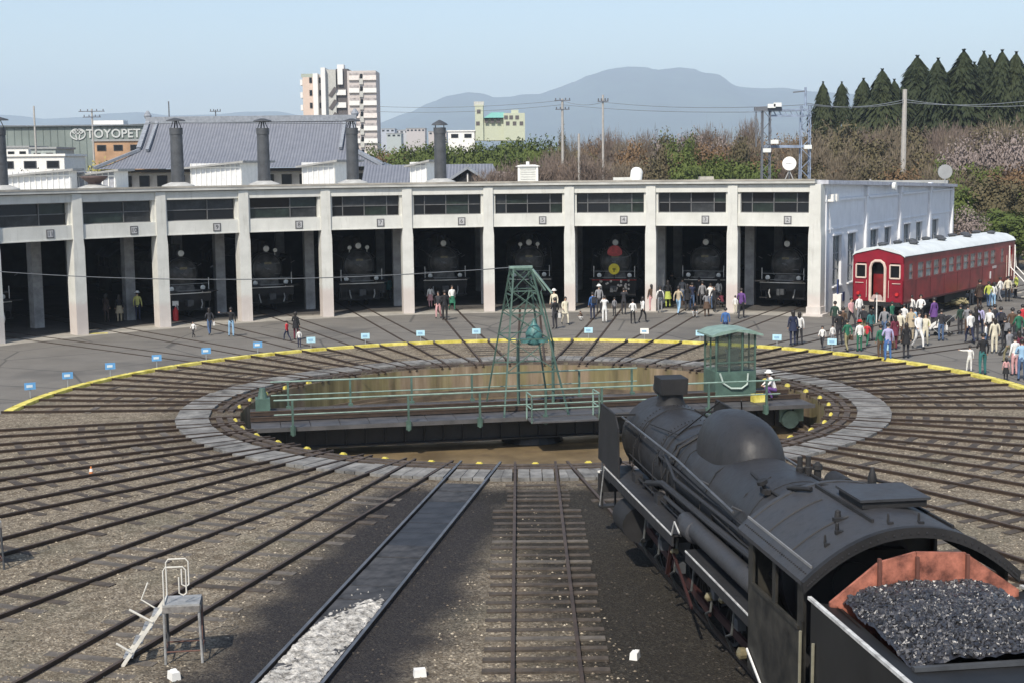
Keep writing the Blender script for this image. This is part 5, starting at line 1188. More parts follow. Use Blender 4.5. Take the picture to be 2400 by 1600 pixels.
# dealership hall on the left with white lettering
YT = 240.0
tb = thing('showroom_hall', 'long grey green hall with white lettering and a ringed emblem at far left', 'building', (0, YT, 0))
x0, x1 = W(-60, 300, YT).x, W(345, 300, YT).x; zt_, zb_ = W(150, 297, YT).z, 0
M_hall = mat('grey_green_cladding', (.18, .215, .20), .6, var=.2, scale=.15)
MB().box(((x0 + x1) / 2, 6, zt_ / 2), (x1 - x0, 12, zt_)).build('wall', M_hall, tb)
for i in range(24): MB().box((x0 + (x1 - x0) * (i + .5) / 24, -.03, zt_ / 2), (.06, .08, zt_)).build('seam', mat('hall_seam', (.10, .13, .125), .6), tb)
MB().box(((x0 + x1) / 2, 5.8, zt_ + .1), (x1 - x0 + .5, 12.6, .25)).build('roof_edge', mat('hall_edge', (.10, .12, .13), .6), tb)
c0, c1 = W(213, 294, YT), W(287, 289, YT); MB().box(((c0.x + c1.x) / 2, 2, zt_ + .55), (c1.x - c0.x, 3, .75)).build('roof_light', M_offwhite, tb)
cu = bpy.data.curves.new('lettering', 'FONT'); cu.body = 'TOYOPET'; cu.size = 1.98; cu.extrude = .06; cu.align_x = 'LEFT'; cu.align_y = 'CENTER'; cu.space_character = 1.02; cu.offset = .03
tmp = bpy.data.objects.new('lettering', cu); me = bpy.data.meshes.new_from_object(tmp); bpy.data.objects.remove(tmp); me.materials.clear(); me.materials.append(mat('dull_white_letters', (.50, .52, .51), .6))
ltr = bpy.data.objects.new('lettering', me); COL.objects.link(ltr); ltr.parent = tb
q = W(203, 315, YT); ltr.location = (q.x, -.12, q.z); ltr.rotation_euler = (pi / 2, 0, 0)
def oval(a, b, wd, cx_, cz_):
    mb = MB(); n = 28; vs = []
    for k in range(n):
        t_ = 2 * pi * k / n
        for s_ in (0, wd): 
            for y in (-.16, -.06): vs.append((cx_ + (a - s_) * cos(t_), y, cz_ + (b - s_) * sin(t_)))
    fs = []
    for k in range(n):
        o, p_ = k * 4, ((k + 1) % n) * 4
        fs += [(o, o + 2, p_ + 2, p_), (o, p_, p_ + 1, o + 1), (o + 2, o + 3, p_ + 3, p_ + 2)]
    mb.add(vs, fs); return mb
q = W(183, 315, YT)
for a, b, dz in ((1.32, .98, 0), (.42, .92, 0), (.95, .36, .34)):
    o = oval(a, b, .2, q.x, q.z + dz).build('emblem_ring', MATS['dull_white_letters'], tb)
# low pale sheds in front of it
def shed_(name, label, u0, u1, vt, vb, Y, m, dep=8, roofm=None, bands=0):
    a, b = W(u0, vt, Y), W(u1, vt, Y); t = thing(name, label, 'building', ((a.x + b.x) / 2, Y, 0))
    MB().box((0, dep / 2, a.z / 2), (b.x - a.x, dep, a.z)).build('wall', m, t)
    MB().box((0, dep / 2, a.z + .12), (b.x - a.x + .4, dep + .4, .25)).build('roof', roofm or M_grey, t)
    n = max(2, int((b.x - a.x) / 1.9)); 
    for i in range(n):
        f_ = MB().box(((i + .5 - n / 2) * (b.x - a.x) / n, -.04, a.z - .9), ((b.x - a.x) / n * .55, .1, .8)).build('window', M_dgrey, t)
        MB().box(((i + .5 - n / 2) * (b.x - a.x) / n, -.1, a.z - .9), ((b.x - a.x) / n * .48, .03, .68)).build('pane', M_glass, f_)
    return t
shed_('low_building', 'white low building with a dark window row under the grey green hall', 12, 66, 347, 380, 200, M_offwhite)
shed_('low_building', 'grey low building with dark windows right of the white low one', 72, 130, 350, 390, 190, mat('wall_grey_green', (.36, .40, .38), .8))
shed_('low_building', 'long white flat roofed building behind the left roof monitors', -10, 150, 368, 395, 160, M_offwhite, roofm=M_offwhite)
shed_('brick_building', 'orange brown building with a yellow tree in front, beneath the white lettering', 218, 335, 332, 390, 200, mat('orange_brown_wall', (.42, .26, .15), .8, var=.25, scale=.4))
# far right of the tower: pale building with turquoise roof
YG = 300.0
gb = thing('turquoise_roof_building', 'pale yellow green building with a turquoise roof below the mountain', 'building', (0, YG, 0))
M_pg = mat('pale_green_wall', (.47, .50, .38), .8, var=.08)
def pbox(u0, u1, vt, vb, y, d, m, nm, par): 
    a, b, c_ = W(u0, vt, YG), W(u1, vt, YG), W(u0, vb, YG); MB().box(((a.x + b.x) / 2, y + d / 2, (a.z + c_.z) / 2), (b.x - a.x, d, a.z - c_.z)).build(nm, m, par)
pbox(1113, 1132, 246, 330, 0, 8, M_pg, 'stair_tower', gb); pbox(1132, 1180, 279, 330, .5, 9, M_pg, 'wall', gb); pbox(1180, 1230, 266, 330, -.5, 9, M_pg, 'wall', gb); pbox(1198, 1215, 258, 268, 0, 6, M_pg, 'roof_room', gb)
a, b = W(1134, 277, YG), W(1182, 262, YG); mb = MB(); mb.add([(a.x, -.6, a.z), (b.x, -.6, a.z), (b.x, 4, b.z), (a.x + 1.5, 4, b.z), (a.x, 9, a.z), (b.x, 9, a.z)], [(0, 1, 2, 3), (3, 2, 5, 4), (0, 3, 4), (1, 5, 2)]); mb.build('roof', mat('turquoise_roof', (.20, .46, .40), .6), gb)
for u_, v_ in ((1140, 284), (1154, 284), (1168, 284), (1186, 276), (1198, 276), (1212, 276), (1190, 290), (1206, 290), (1222, 290), (1122, 262), (1120, 290)):
    c_ = W(u_, v_, YG); MB().box((c_.x, -.5 if u_ > 1180 else 0, c_.z), (.75, .12, .8)).build('window', M_void, gb)
a = W(1122, 243, YG); MB().box((a.x, 3, a.z), (2.1, 3, .9)).build('tank', M_apg, gb)
shed_('flat_building', 'long white flat roofed building left of the turquoise roof', 1050, 1112, 309, 330, 300, M_offwhite, roofm=M_offwhite)
for n_, (u0, u1, vt, Y, c_, nm) in enumerate(((893, 925, 303, 760, (.40, .43, .48), 'bluish grey'), (925, 958, 306, 780, (.48, .49, .50), 'pale grey'), (952, 996, 302, 740, (.46, .43, .42), 'pinkish grey'), (1004, 1046, 309, 700, (.46, .42, .40), 'dull pink'), (906, 940, 314, 690, (.38, .42, .41), 'greenish'), (-20, 60, 300, 600, (.4, .42, .44), 'hazy grey'))):  # wall tones greyed and paled; distance haze put into the colours
    shed_('distant_building', f'far {nm} block ' + ('left of the smoke stack by the hall' if u0 < 0 else f'in the low skyline right of the apartment tower, {ORD[n_+1]} one'), u0, u1, vt, 330, Y, mat('hazed_wall_' + nm.replace(' ', '_'), c_, .9), dep=15)

# ================================================================== POLES, GANTRY, WIRES
M_pole = mat('pole_concrete', (.40, .38, .35), .85, var=.1); M_poled = mat('pole_dark', (.12, .13, .15), .7)
def pole(u, v0, v1, Y, label, dark=False, arms=(), r=.13):
    a, b = W(u, v0, Y), W(u, v1, Y); t = thing('utility_pole', label, 'utility pole', (a.x, Y, 0))
    MB().lathe([(0, r * 1.2), (a.z, r * .8)], (0, 0, 0), (0, 0, 1), 8).build('shaft', M_poled if dark else M_pole, t)
    for dz, half in arms:
        MB().box((0, -.15, a.z - dz), (2 * half, .1, .1)).build('crossarm', M_poled, t)
        for q in (-.85, -.3, .4, .9): MB().cyl((q * half, -.15, a.z - dz), (q * half, -.15, a.z - dz + .28), .06, n=6).build('insulator', M_poled, t)
    return t
pole(79, 249, 380, 175, 'thin pole left of the white lettering'); pole(215, 256, 385, 180, 'pole with crossarms in front of the white lettering', arms=((.3, 1.6), (1.0, 1.1)))
pole(395, 238, 280, 185, 'thin pole rising behind the left end of the tiled ridge', True, r=.1); pole(505, 258, 280, 185, 'short aerial pole behind the middle of the tiled ridge', True, arms=((.2, .7),), r=.09)
pole(1318, 232, 350, 165, 'pole with a drooping transformer bracket before the mountain', arms=((.2, .9), (1.2, .8)), r=.16)
pole(1357, 314, 415, 130, 'short pale pole among the brown trees'); pole(1413, 223, 415, 135, 'tall slim pole among the brown trees right of the bracket pole', arms=((.6, .5),), r=.11)
pole(2121, 210, 425, 128, 'tall pale concrete pole before the dark conifers', r=.24)
pole(2040, 420, 427, 118, 'short stub post on the side wall roof line', r=.1)
M_gant = mat('gantry_blue_grey', (.22, .27, .36), .6, var=.3, scale=2)
ga = thing('catenary_gantry', 'dark and blue grey lattice gantry with crossbeams behind the right bays', 'gantry', (0, 118, 0))
def lat(u, v0, v1, wd, m, nm):
    a = W(u, v0, 118); h = a.z; mb = MB()
    for sx_ in (-1, 1):
        for sy_ in (-1, 1): mb.bar((a.x + sx_ * wd, sy_ * wd, 0), (a.x + sx_ * wd * .8, sy_ * wd * .8, h), .09, .09)
    k = int(h / .8)
    for i in range(k):
        z0, z1 = h * i / k, h * (i + 1) / k; s_ = 1 if i % 2 else -1
        mb.bar((a.x - s_ * wd, -wd, z0), (a.x + s_ * wd, -wd, z1), .05, .05); mb.bar((a.x + wd, -s_ * wd, z0), (a.x + wd, s_ * wd, z1), .05, .05)
    mb.build(nm, m, ga)
lat(1888, 248, 410, .42, M_gant, 'lattice_post'); lat(1796, 258, 410, .36, M_poled, 'lattice_post')
def hbeam(u0, u1, v, wd, m, nm='crossbeam', y=0):
    a, b = W(u0, v, 118), W(u1, v, 118); mb = MB(); mb.bar((a.x, y, a.z), (b.x, y, b.z), wd, wd); mb.build(nm, m, ga)
hbeam(1768, 1832, 256, .32, M_poled); hbeam(1800, 1893, 258, .14, M_gant); hbeam(1800, 1893, 272, .16, M_gant); hbeam(1790, 1893, 344, .22, M_gant)
for u_ in range(1812, 1890, 13): a, b = W(u_, 258, 118), W(u_ + 7, 272, 118); MB().bar((a.x, 0, a.z), (b.x, 0, b.z), .07, .07).build('lattice_bar', M_gant, ga)
a, b = W(1888, 205, 118), W(1888, 250, 118); MB().cyl((a.x, 0, a.z), (b.x, 0, b.z), .09).build('mast', M_gant, ga); MB().bar((a.x - 1, 0, a.z - .4), (a.x + .1, 0, a.z - .3), .1, .1).build('mast_arm', M_poled, ga)
for u_, v_ in ((1822, 246), (1815, 333), (1797, 353), (1893, 345), (1808, 249)):
    a = W(u_, v_, 117.5); MB().box((a.x, -.5, a.z), (.62, .3, .32)).build('floodlight', M_lamp, ga)
for u_ in (1772, 1785): a, b = W(u_, 262, 118), W(u_, 345, 118); MB().bar((a.x, 0, a.z), (b.x, 0, b.z), .1, .1).build('hanger', M_poled, ga)
def wire(pts, Y, label, r=.025, sag=.4):
    mb = MB(); P_ = [W(u, v, y_) for (u, v), y_ in zip(pts, Y)]; out = []
    for a, b in zip(P_[:-1], P_[1:]):
        for i in range(10): f = i / 10; out.append(a.lerp(b, f) - Vector((0, 0, sag * 4 * f * (1 - f))))
    out.append(P_[-1]); mb.tube(out, r, 4); tag(mb.build('overhead_wire', mat('wire_grey', (.20, .22, .24), .6)), label, 'wire', 'overhead wires')
wire([(885, 250), (1318, 236), (1413, 240), (1888, 246)], [190, 165, 160, 118], 'upper overhead wire crossing in front of the mountain')
wire([(885, 262), (1318, 246), (1888, 260)], [190, 165, 118], 'lower overhead wire crossing in front of the mountain')
wire([(1888, 246), (2121, 234), (2460, 244)], [118, 128, 120], 'pale overhead wire in front of the dark conifers, upper one', r=.03)
wire([(1888, 242), (2121, 240), (2460, 230)], [118, 128, 118], 'pale overhead wire in front of the dark conifers, lower one', r=.03)
wire([(-40, 295), (215, 296), (420, 288), (830, 290)], [120, 120, 120, 125], 'thin dark wire running along the tiled roof', r=.035, sag=.0)

# ================================================================== TREES
def leafmat(name, c1, c2, rough=.75):
    t = NT(name, rough); t.b.inputs['Specular IOR Level'].default_value = .25
    oi = t.n.nodes.new('ShaderNodeObjectInfo')
    c = t.mix(t.noise(1.2, 3), c1, c2); c = t.mix(t.math('MULTIPLY', oi.outputs['Random'], .5), c, c1); t.color(c)
    return t.m
M_bark = mat('bark', (.10, .075, .06), .9, var=.3, scale=3)
LM = {'bush': leafmat('leaf_green', (.055, .085, .018), (.13, .15, .035)), 'olive': leafmat('leaf_olive', (.07, .062, .03), (.155, .125, .068)),
      'bare': leafmat('twig_brown', (.14, .112, .078), (.27, .222, .16)), 'bare2': leafmat('twig_purple_brown', (.135, .103, .083), (.25, .195, .16)),
      'cherry': leafmat('blossom', (.17, .135, .12), (.34, .285, .265)), 'conifer': leafmat('conifer_green', (.014, .024, .010), (.05, .058, .020)), 'rust': leafmat('leaf_rust', (.12, .075, .04), (.24, .15, .075)), 'yellow': leafmat('leaf_yellow', (.30, .28, .06), (.42, .36, .16))}
def blob_r(d, seed): return .72 + .38 * noise.noise(d * 1.7 + Vector((seed, 0, 0))) + .16 * noise.noise(d * 4.3 + Vector((0, seed, 0)))
def leafy(name, m, n, seed, size, tall=1.0):
    R = random.Random(seed); mb = MB()
    for q in range(n):
        d = Vector((R.gauss(0, 1), R.gauss(0, 1), R.gauss(0, .9))).normalized()
        cl = R.choice((.55, .8, .9, 1.0)); rr_ = blob_r(d, seed) * cl * (R.random() ** .18)
        c = Vector((d.x * rr_ * .5, d.y * rr_ * .5, (.56 + d.z * rr_ * .44) * tall))
        s0 = size * R.uniform(.6, 1.4); nrm = (d + Vector((R.uniform(-.8, .8), R.uniform(-.8, .8), R.uniform(-.3, .9)))).normalized()
        x = nrm.orthogonal().normalized(); x = (Matrix.Rotation(R.uniform(0, 6.3), 3, nrm) @ x); y = nrm.cross(x)
        mb.add([c - x * s0, c + y * s0 * .6, c + x * s0, c - y * s0 * .6], [(0, 1, 2, 3)])
    return mb.mesh(name, m)
def barecrown(name, m, seed, n=420):
    R = random.Random(seed); mb = MB()
    def sliver(a, b, w0):
        d = (b - a).normalized(); x = d.cross(Vector((R.uniform(-1, 1), R.uniform(-1, 1), R.uniform(-1, 1)))).normalized() * w0
        mb.add([a - x, a + x, b], [(0, 1, 2)])
    def grow(p, d, L, w0, lev):
        q = p + d * L; sliver(p, q, w0)
        if lev == 0:
            for k in range(3): e = (d + Vector((R.uniform(-1, 1), R.uniform(-1, 1), R.uniform(-.5, 1))) * .8).normalized(); sliver(q, q + e * L * R.uniform(.6, 1.2), w0 * .7)
            return
        for k in range(4 if lev > 1 else 3):
            e = (d + Vector((R.uniform(-1, 1), R.uniform(-1, 1), R.uniform(-.35, .7))) * .85).normalized(); grow(p.lerp(q, R.uniform(.45, 1)), e, L * R.uniform(.6, .8), w0 * .62, lev - 1)
    for k in range(7):
        a = R.uniform(0, 6.3); grow(Vector((0, 0, .18 + .03 * k)), Vector((cos(a) * .7, sin(a) * .7, R.uniform(.5, 1.2))).normalized(), .24, .011, 4)
    return mb.mesh(name, m)
def twiggy(name, m, seed, n=5200):
    R = random.Random(seed); mb = MB()
    for q in range(n):
        d = Vector((R.gauss(0, 1), R.gauss(0, 1), R.gauss(.15, .9))).normalized()
        rr_ = blob_r(d, seed) * (R.random() ** .33) * R.choice((.75, .95, 1.0))
        c = Vector((d.x * rr_ * .5, d.y * rr_ * .5, .50 + d.z * rr_ * .46))
        e = (d + Vector((R.uniform(-.7, .7), R.uniform(-.7, .7), R.uniform(-.2, .9)))).normalized() * R.uniform(.035, .085)
        x = e.cross(Vector((R.uniform(-1, 1), R.uniform(-1, 1), R.uniform(-1, 1)))).normalized() * R.uniform(.0025, .0065)
        mb.add([c - x, c + x, c + e], [(0, 1, 2)])
    for k in range(26):
        a = R.uniform(0, 6.3); z = R.uniform(.3, .6); q = Vector((cos(a) * .42, sin(a) * .42, R.uniform(.55, .97)))
        mb.add([Vector((0, 0, z - .2)) + Vector((.006, 0, 0)), Vector((0, 0, z - .2)) - Vector((.006, 0, 0)), q], [(0, 1, 2)])
    return mb.mesh(name, m)
def conif(name, m, seed):
    R = random.Random(seed); mb = MB()
    for q in range(5200):
        h = R.random() ** .8; tier = .9 + .25 * noise.noise(Vector((h * 9, seed, 0))); r = (1 - h) ** .72 * .62 * tier * (.3 + .7 * R.random() ** .35)
        a = R.uniform(0, 6.3); r *= (1 + .6 * noise.noise(Vector((cos(a) * 1.8, sin(a) * 1.8, h * 7 + seed)))) * (1.0 + .22 * R.random() ** 3)
        c = Vector((r * cos(a), r * sin(a), .05 + .95 * h)); o = Vector((cos(a), sin(a), -.5)).normalized(); s0 = .034 * (1.2 - .5 * h)
        x = o * s0 * 1.6; y = Vector((-sin(a), cos(a), R.uniform(-.4, .4))) * s0 * .6
        mb.add([c - x, c + y, c + x, c - y], [(0, 1, 2, 3)])
    return mb.mesh(name, m)
TM = {'bush': [leafy('crown', LM['bush'], 5200, s, .022) for s in (1, 2, 3)], 'olive': [leafy('crown', LM['olive'], 5200, s, .020) for s in (5, 6, 8)],
      'bare': [twiggy('crown', LM['bare'], s) for s in (11, 12, 15)], 'bare2': [twiggy('crown', LM['bare2'], s) for s in (13, 14)],
      'cherry': [leafy('crown', LM['cherry'], 2600, s, .020) for s in (21, 22)], 'conifer': [conif('crown', LM['conifer'], s) for s in (31, 32, 37, 44)], 'yellow': [leafy('crown', LM['yellow'], 1500, 41, .035)], 'rust': [leafy('crown', LM['rust'], 5000, 51, .017)]}
trunk_me = {}
tk = MB(); tk.lathe([(0, .035), (.1, .026), (.35, .018), (.6, .008)], (0, 0, 0), (0, 0, 1), 7)
for a in (0.3, 2.2, 4.1): tk.tube([(0, 0, .22), (.1 * cos(a), .1 * sin(a), .36), (.19 * cos(a), .19 * sin(a), .58)], .009, 5)
tk_me = tk.mesh('trunk', M_bark)
TL = {'rust': 'rusty orange budding trees in the wooded belt', 'bush': 'bright green leafy trees behind the roundhouse', 'olive': 'olive green leafy trees in the wooded belt', 'bare': 'bare brown trees in the wooded belt', 'bare2': 'bare purplish brown trees in the wooded belt',
      'cherry': 'pale pink blossoming cherry trees in the wooded belt', 'conifer': 'tall dark conifers on the right skyline', 'yellow': 'yellow flowering trees below the white lettering'}
TKIND = {'bush': 'bright green leafy tree', 'olive': 'olive green leafy tree', 'bare': 'bare brown twiggy tree', 'bare2': 'bare greyish brown twiggy tree', 'cherry': 'pale pink blossoming cherry', 'yellow': 'yellow flowering tree', 'conifer': 'dark conifer', 'rust': 'rusty orange budding tree'}
ZON = ((320, 'under the white lettering'), (870, 'behind the big tiled roof'), (1140, 'behind the tiled wing'), (1330, 'behind the white louvred box'), (1560, 'behind the white roof tank'), (1760, 'left of the gantry'), (1905, 'around the gantry'), (2120, 'left of the tall pale pole'), (2262, 'right of the tall pale pole'), (9999, 'at the far right edge'))
TCNT = {}
def tree_label(kind, u, Y):
    z = next(n for lim, n in ZON if u < lim); row = 'back' if Y > 164 else ('middle' if Y > 137 else 'front')
    c = TCNT[(kind, z, row)] = TCNT.get((kind, z, row), 0) + 1
    return f"{TKIND[kind]}, {ORD[min(c, 13)]} in the {row} row {z}"
def tree(kind, u, v, Y, wpx, zbase=0.0, label=None):
    label = label or tree_label(kind, u, Y)
    a = W(u, v, Y); h = a.z - zbase; wd = wpx * Y / FPX * (1.0 if kind == 'conifer' else 1.75)
    t = thing('conifer_tree' if kind == 'conifer' else ('cherry_tree' if kind == 'cherry' else 'broadleaf_tree'), label, 'tree', (a.x, Y, zbase), group=TL[kind])
    me = rnd.choice(TM[kind]); k = {'bare': 1.0, 'bare2': 1.0, 'conifer': 1.0}.get(kind, 1.0)
    inst('trunk', tk_me, t, sc=(h * .8, h * .8, h * .85)); inst('crown', me, t, rz=rnd.uniform(0, 6.3), sc=(wd, wd, h))
T = random.Random(4)
# left-centre: green bushes behind the tiled wing
for u in range(872, 1300, 24): tree('bush', u + T.uniform(-8, 8), 312 + (12 if u < 960 else (-2 if u < 1180 else -14)) + T.uniform(-7, 7), T.uniform(172, 196), T.uniform(62, 88))
for u in range(880, 1290, 40): tree('bush', u + T.uniform(-8, 8), 345 + T.uniform(-8, 8), T.uniform(150, 165), T.uniform(60, 80))
tree('rust', 905, 322, 178, 60); tree('rust', 885, 330, 166, 70); tree('rust', 930, 318, 185, 50)
for u in range(1150, 1420, 34): tree('bare2', u, 352 + (1150 - u) * .10 + T.uniform(-8, 8), T.uniform(128, 140), 90)
# centre: brown wood
for u in range(1300, 1900, 22):
    k = T.choice(('bare', 'bare2', 'olive', 'rust', 'bush' if u > 1500 else 'bare')); top = 300 - (u - 1300) * .028
    if u < 1330: top = 316
    tree(k, u + T.uniform(-8, 8), top + T.uniform(-10, 12), T.uniform(160, 190), T.uniform(50, 75))
for u in range(1300, 1900, 34): tree(T.choice(('bare', 'olive', 'rust', 'bush' if u > 1540 and u < 1800 else 'olive', 'bush' if u > 1600 and u < 1780 else 'bare2')), u + T.uniform(-12, 12), 338 + T.uniform(-14, 10), T.uniform(136, 152), T.uniform(70, 100))
for u, v in ((1480, 296), (1545, 288), (1592, 284), (1625, 278), (1652, 286), (1690, 292), (1720, 300), (1756, 300), (1820, 292)): tree('cherry', u, v, 172, 50)
for u, v in ((1420, 262), (1385, 285), (1455, 275), (1515, 268), (1605, 270), (1664, 252), (1700, 268), (1760, 228), (1745, 262), (1640, 262)): tree('bare2', u, v, 182, 52)
tree('olive', 1735, 278, 158, 50); tree('olive', 1562, 276, 168, 50); tree('olive', 1318, 275, 200, 26)
# right hillside wood
for u in range(1905, 2460, 30):
    top = 258 - (u - 1905) * .02
    tree(T.choice(('bare', 'olive', 'bare', 'bare2', 'olive')), u + T.uniform(-8, 8), top + T.uniform(-6, 10), T.uniform(158, 176), T.uniform(80, 110))
for u in range(1900, 2460, 30): tree(T.choice(('bare', 'bare2', 'olive', 'bare')), u + T.uniform(-10, 10), 300 + T.uniform(-14, 14), T.uniform(138, 150), T.uniform(80, 110))
for u in range(1905, 2460, 34): tree(T.choice(('bare', 'olive', 'rust', 'bush')), u + T.uniform(-10, 10), 352 + T.uniform(-14, 14), T.uniform(124, 134), T.uniform(80, 110))
for u in range(2225, 2460, 36): tree(T.choice(('olive', 'bare', 'bush')), u + T.uniform(-10, 10), 400 + T.uniform(-16, 14), T.uniform(114, 122), T.uniform(90, 120))
for u, v in ((2240, 288), (2275, 282), (2310, 280), (2345, 270), (2385, 262), (2300, 320), (2365, 310), (2240, 330)): tree('cherry', u, v, 136, 70)
tree('cherry', 2270, 462, 108, 70); tree('bush', 2340, 470, 112, 110); tree('bush', 2390, 480, 108, 120); tree('olive', 2262, 500, 112, 70)
NC = 0
for u, v, wpx in ((1929, 196, 48), (1973, 196, 46), (2024, 188, 60), (2068, 166, 72), (2096, 190, 52), (2150, 135, 84), (2199, 141, 66), (2259, 121, 84), (2306, 125, 66), (2320, 134, 60), (2349, 122, 66), (2382, 126, 66), (2284, 150, 60), (2420, 130, 80), (2230, 176, 60), (2120, 205, 60)):
    NC += 1; tree('conifer', u, v, T.uniform(186, 200), wpx * 2.5, label=('tall pointed dark conifer on the skyline, ' + ('leftmost' if NC == 1 else ORD[NC] + ' from the left')) if NC < 13 else None)
for u in (150, 185, 235, 262, 292): tree('yellow', u, 345 + abs(u - 235) * .15 + T.uniform(-4, 4), 176 + T.uniform(-6, 6), 50)
for u in (60, 120, 300, 330): tree('olive', u, 376, 150, 70)
tree('bush', 318, 330, 205, 40)
# dry shrubs near the coach
for u, v, w_, lab in ((2180, 700, 60, 'dry tan shrub beside the coach, left one'), (2235, 712, 90, 'dry tan shrub beside the coach, right one')):
    p = G(u, v + 12); t = thing('dry_shrub', lab, 'shrub', p)
    inst('foliage', leafy('foliage', leafmat('dry_tan', (.30, .26, .14), (.42, .38, .24)), 1600, 50 + u % 7, .05), t, sc=(w_ / 40, w_ / 40, .75))

# ================================================================== MOUNTAINS
def ridge_mesh(prof, Yr, depth, zscale, name, m, seed):
    mb = MB(); nx = 150; ny = 14; u0, u1 = prof[0][0], prof[-1][0]; g_ = []
    def top(u):
        for (a, va), (b, vb) in zip(prof[:-1], prof[1:]):
            if a <= u <= b: f = (u - a) / (b - a); f = f * f * (3 - 2 * f) * .5 + f * .5; return va + (vb - va) * f
        return prof[-1][1]
    for j in range(ny + 1):
        f = j / ny; y = Yr - depth * (1 - f * 1.5); k = min(1, f * 1.5); k = k ** .8 if f <= .667 else max(0, 1 - (f - .667) * 3)
        for i in range(nx + 1):
            u = u0 + (u1 - u0) * i / nx; a = W(u, top(u), Yr)
            X = a.x + (noise.noise(Vector((i * .12, j * .3, seed))) * 90 if j not in (0,) else 0) * (0 if abs(k - 1) < .08 else 1)
            z = a.z * k * (1 + (.10 * noise.noise(Vector((i * .17, j * .35, seed))) if k < .92 else .004 * noise.noise(Vector((i * .8, 0, seed)))))
            g_.append((X, y, z - (0 if j else 5)))
    mb.add(g_, [(j * (nx + 1) + i, j * (nx + 1) + i + 1, (j + 1) * (nx + 1) + i + 1, (j + 1) * (nx + 1) + i) for j in range(ny) for i in range(nx)])
    tag(mb.build(name, m, smooth=True, angle=180), kind='structure')
M_hill = mat('wooded_slope', (.030, .046, .034), .95, var=.6, scale=.005, detail=8)
ridge_mesh([(700, 330), (820, 305), (880, 290), (960, 262), (1010, 238), (1050, 222), (1100, 213), (1130, 216), (1160, 226), (1195, 224), (1230, 218), (1262, 218), (1300, 205), (1340, 190), (1380, 172), (1430, 157), (1470, 152), (1510, 153), (1535, 160), (1560, 157), (1590, 154), (1620, 157), (1650, 168), (1690, 186), (1730, 201), (1780, 204), (1830, 203), (1900, 212), (2000, 218), (2200, 226), (2500, 235)], 7600, 2000, 1, 'mountain', M_hill, 3)
ridge_mesh([(-300, 285), (-100, 278), (0, 266), (40, 268), (110, 276), (190, 272), (260, 263), (330, 260), (400, 268), (500, 266), (580, 259), (650, 258), (720, 270), (800, 280), (900, 300), (1000, 330)], 7900, 1000, 1, 'low_hills', M_hill, 8)

# ================================================================== PEOPLE
SK = {'pel': ((0, 0, .93), .125), 'bel': ((0, .01, 1.08), .115), 'che': ((0, 0, 1.27), .135), 'nek': ((0, -.005, 1.43), .065), 'thr': ((0, .01, 1.49), .05), 'hed': ((0, .02, 1.585), .092), 'crn': ((0, .01, 1.655), .070), 'nos': ((0, .118, 1.575), .016),
      'shl': ((-.165, -.005, 1.375), .058), 'ell': ((-.225, -.02, 1.11), .043), 'wrl': ((-.235, .06, .88), .032), 'hnl': ((-.235, .09, .79), .030),
      'shr': ((.165, -.005, 1.375), .058), 'elr': ((.225, -.02, 1.11), .043), 'wrr': ((.235, .06, .88), .032), 'hnr': ((.235, .09, .79), .030),
      'hil': ((-.09, 0, .86), .088), 'knl': ((-.10, .02, .49), .062), 'anl': ((-.10, -.02, .09), .043), 'tol': ((-.115, .13, .045), .038),
      'hir': ((.09, 0, .86), .088), 'knr': ((.10, .02, .49), .062), 'anr': ((.10, -.02, .09), .043), 'tor': ((.115, .13, .045), .038)}
ED = [('pel', 'bel', 1), ('bel', 'che', 1), ('che', 'nek', 1), ('nek', 'thr', 0), ('thr', 'hed', 0), ('hed', 'crn', 0), ('hed', 'nos', 0),
      ('che', 'shl', 1), ('shl', 'ell', 1), ('ell', 'wrl', 1), ('wrl', 'hnl', 0), ('che', 'shr', 1), ('shr', 'elr', 1), ('elr', 'wrr', 1), ('wrr', 'hnr', 0),
      ('pel', 'hil', 2), ('hil', 'knl', 2), ('knl', 'anl', 2), ('anl', 'tol', 3), ('pel', 'hir', 2), ('hir', 'knr', 2), ('knr', 'anr', 2), ('anr', 'tor', 3)]
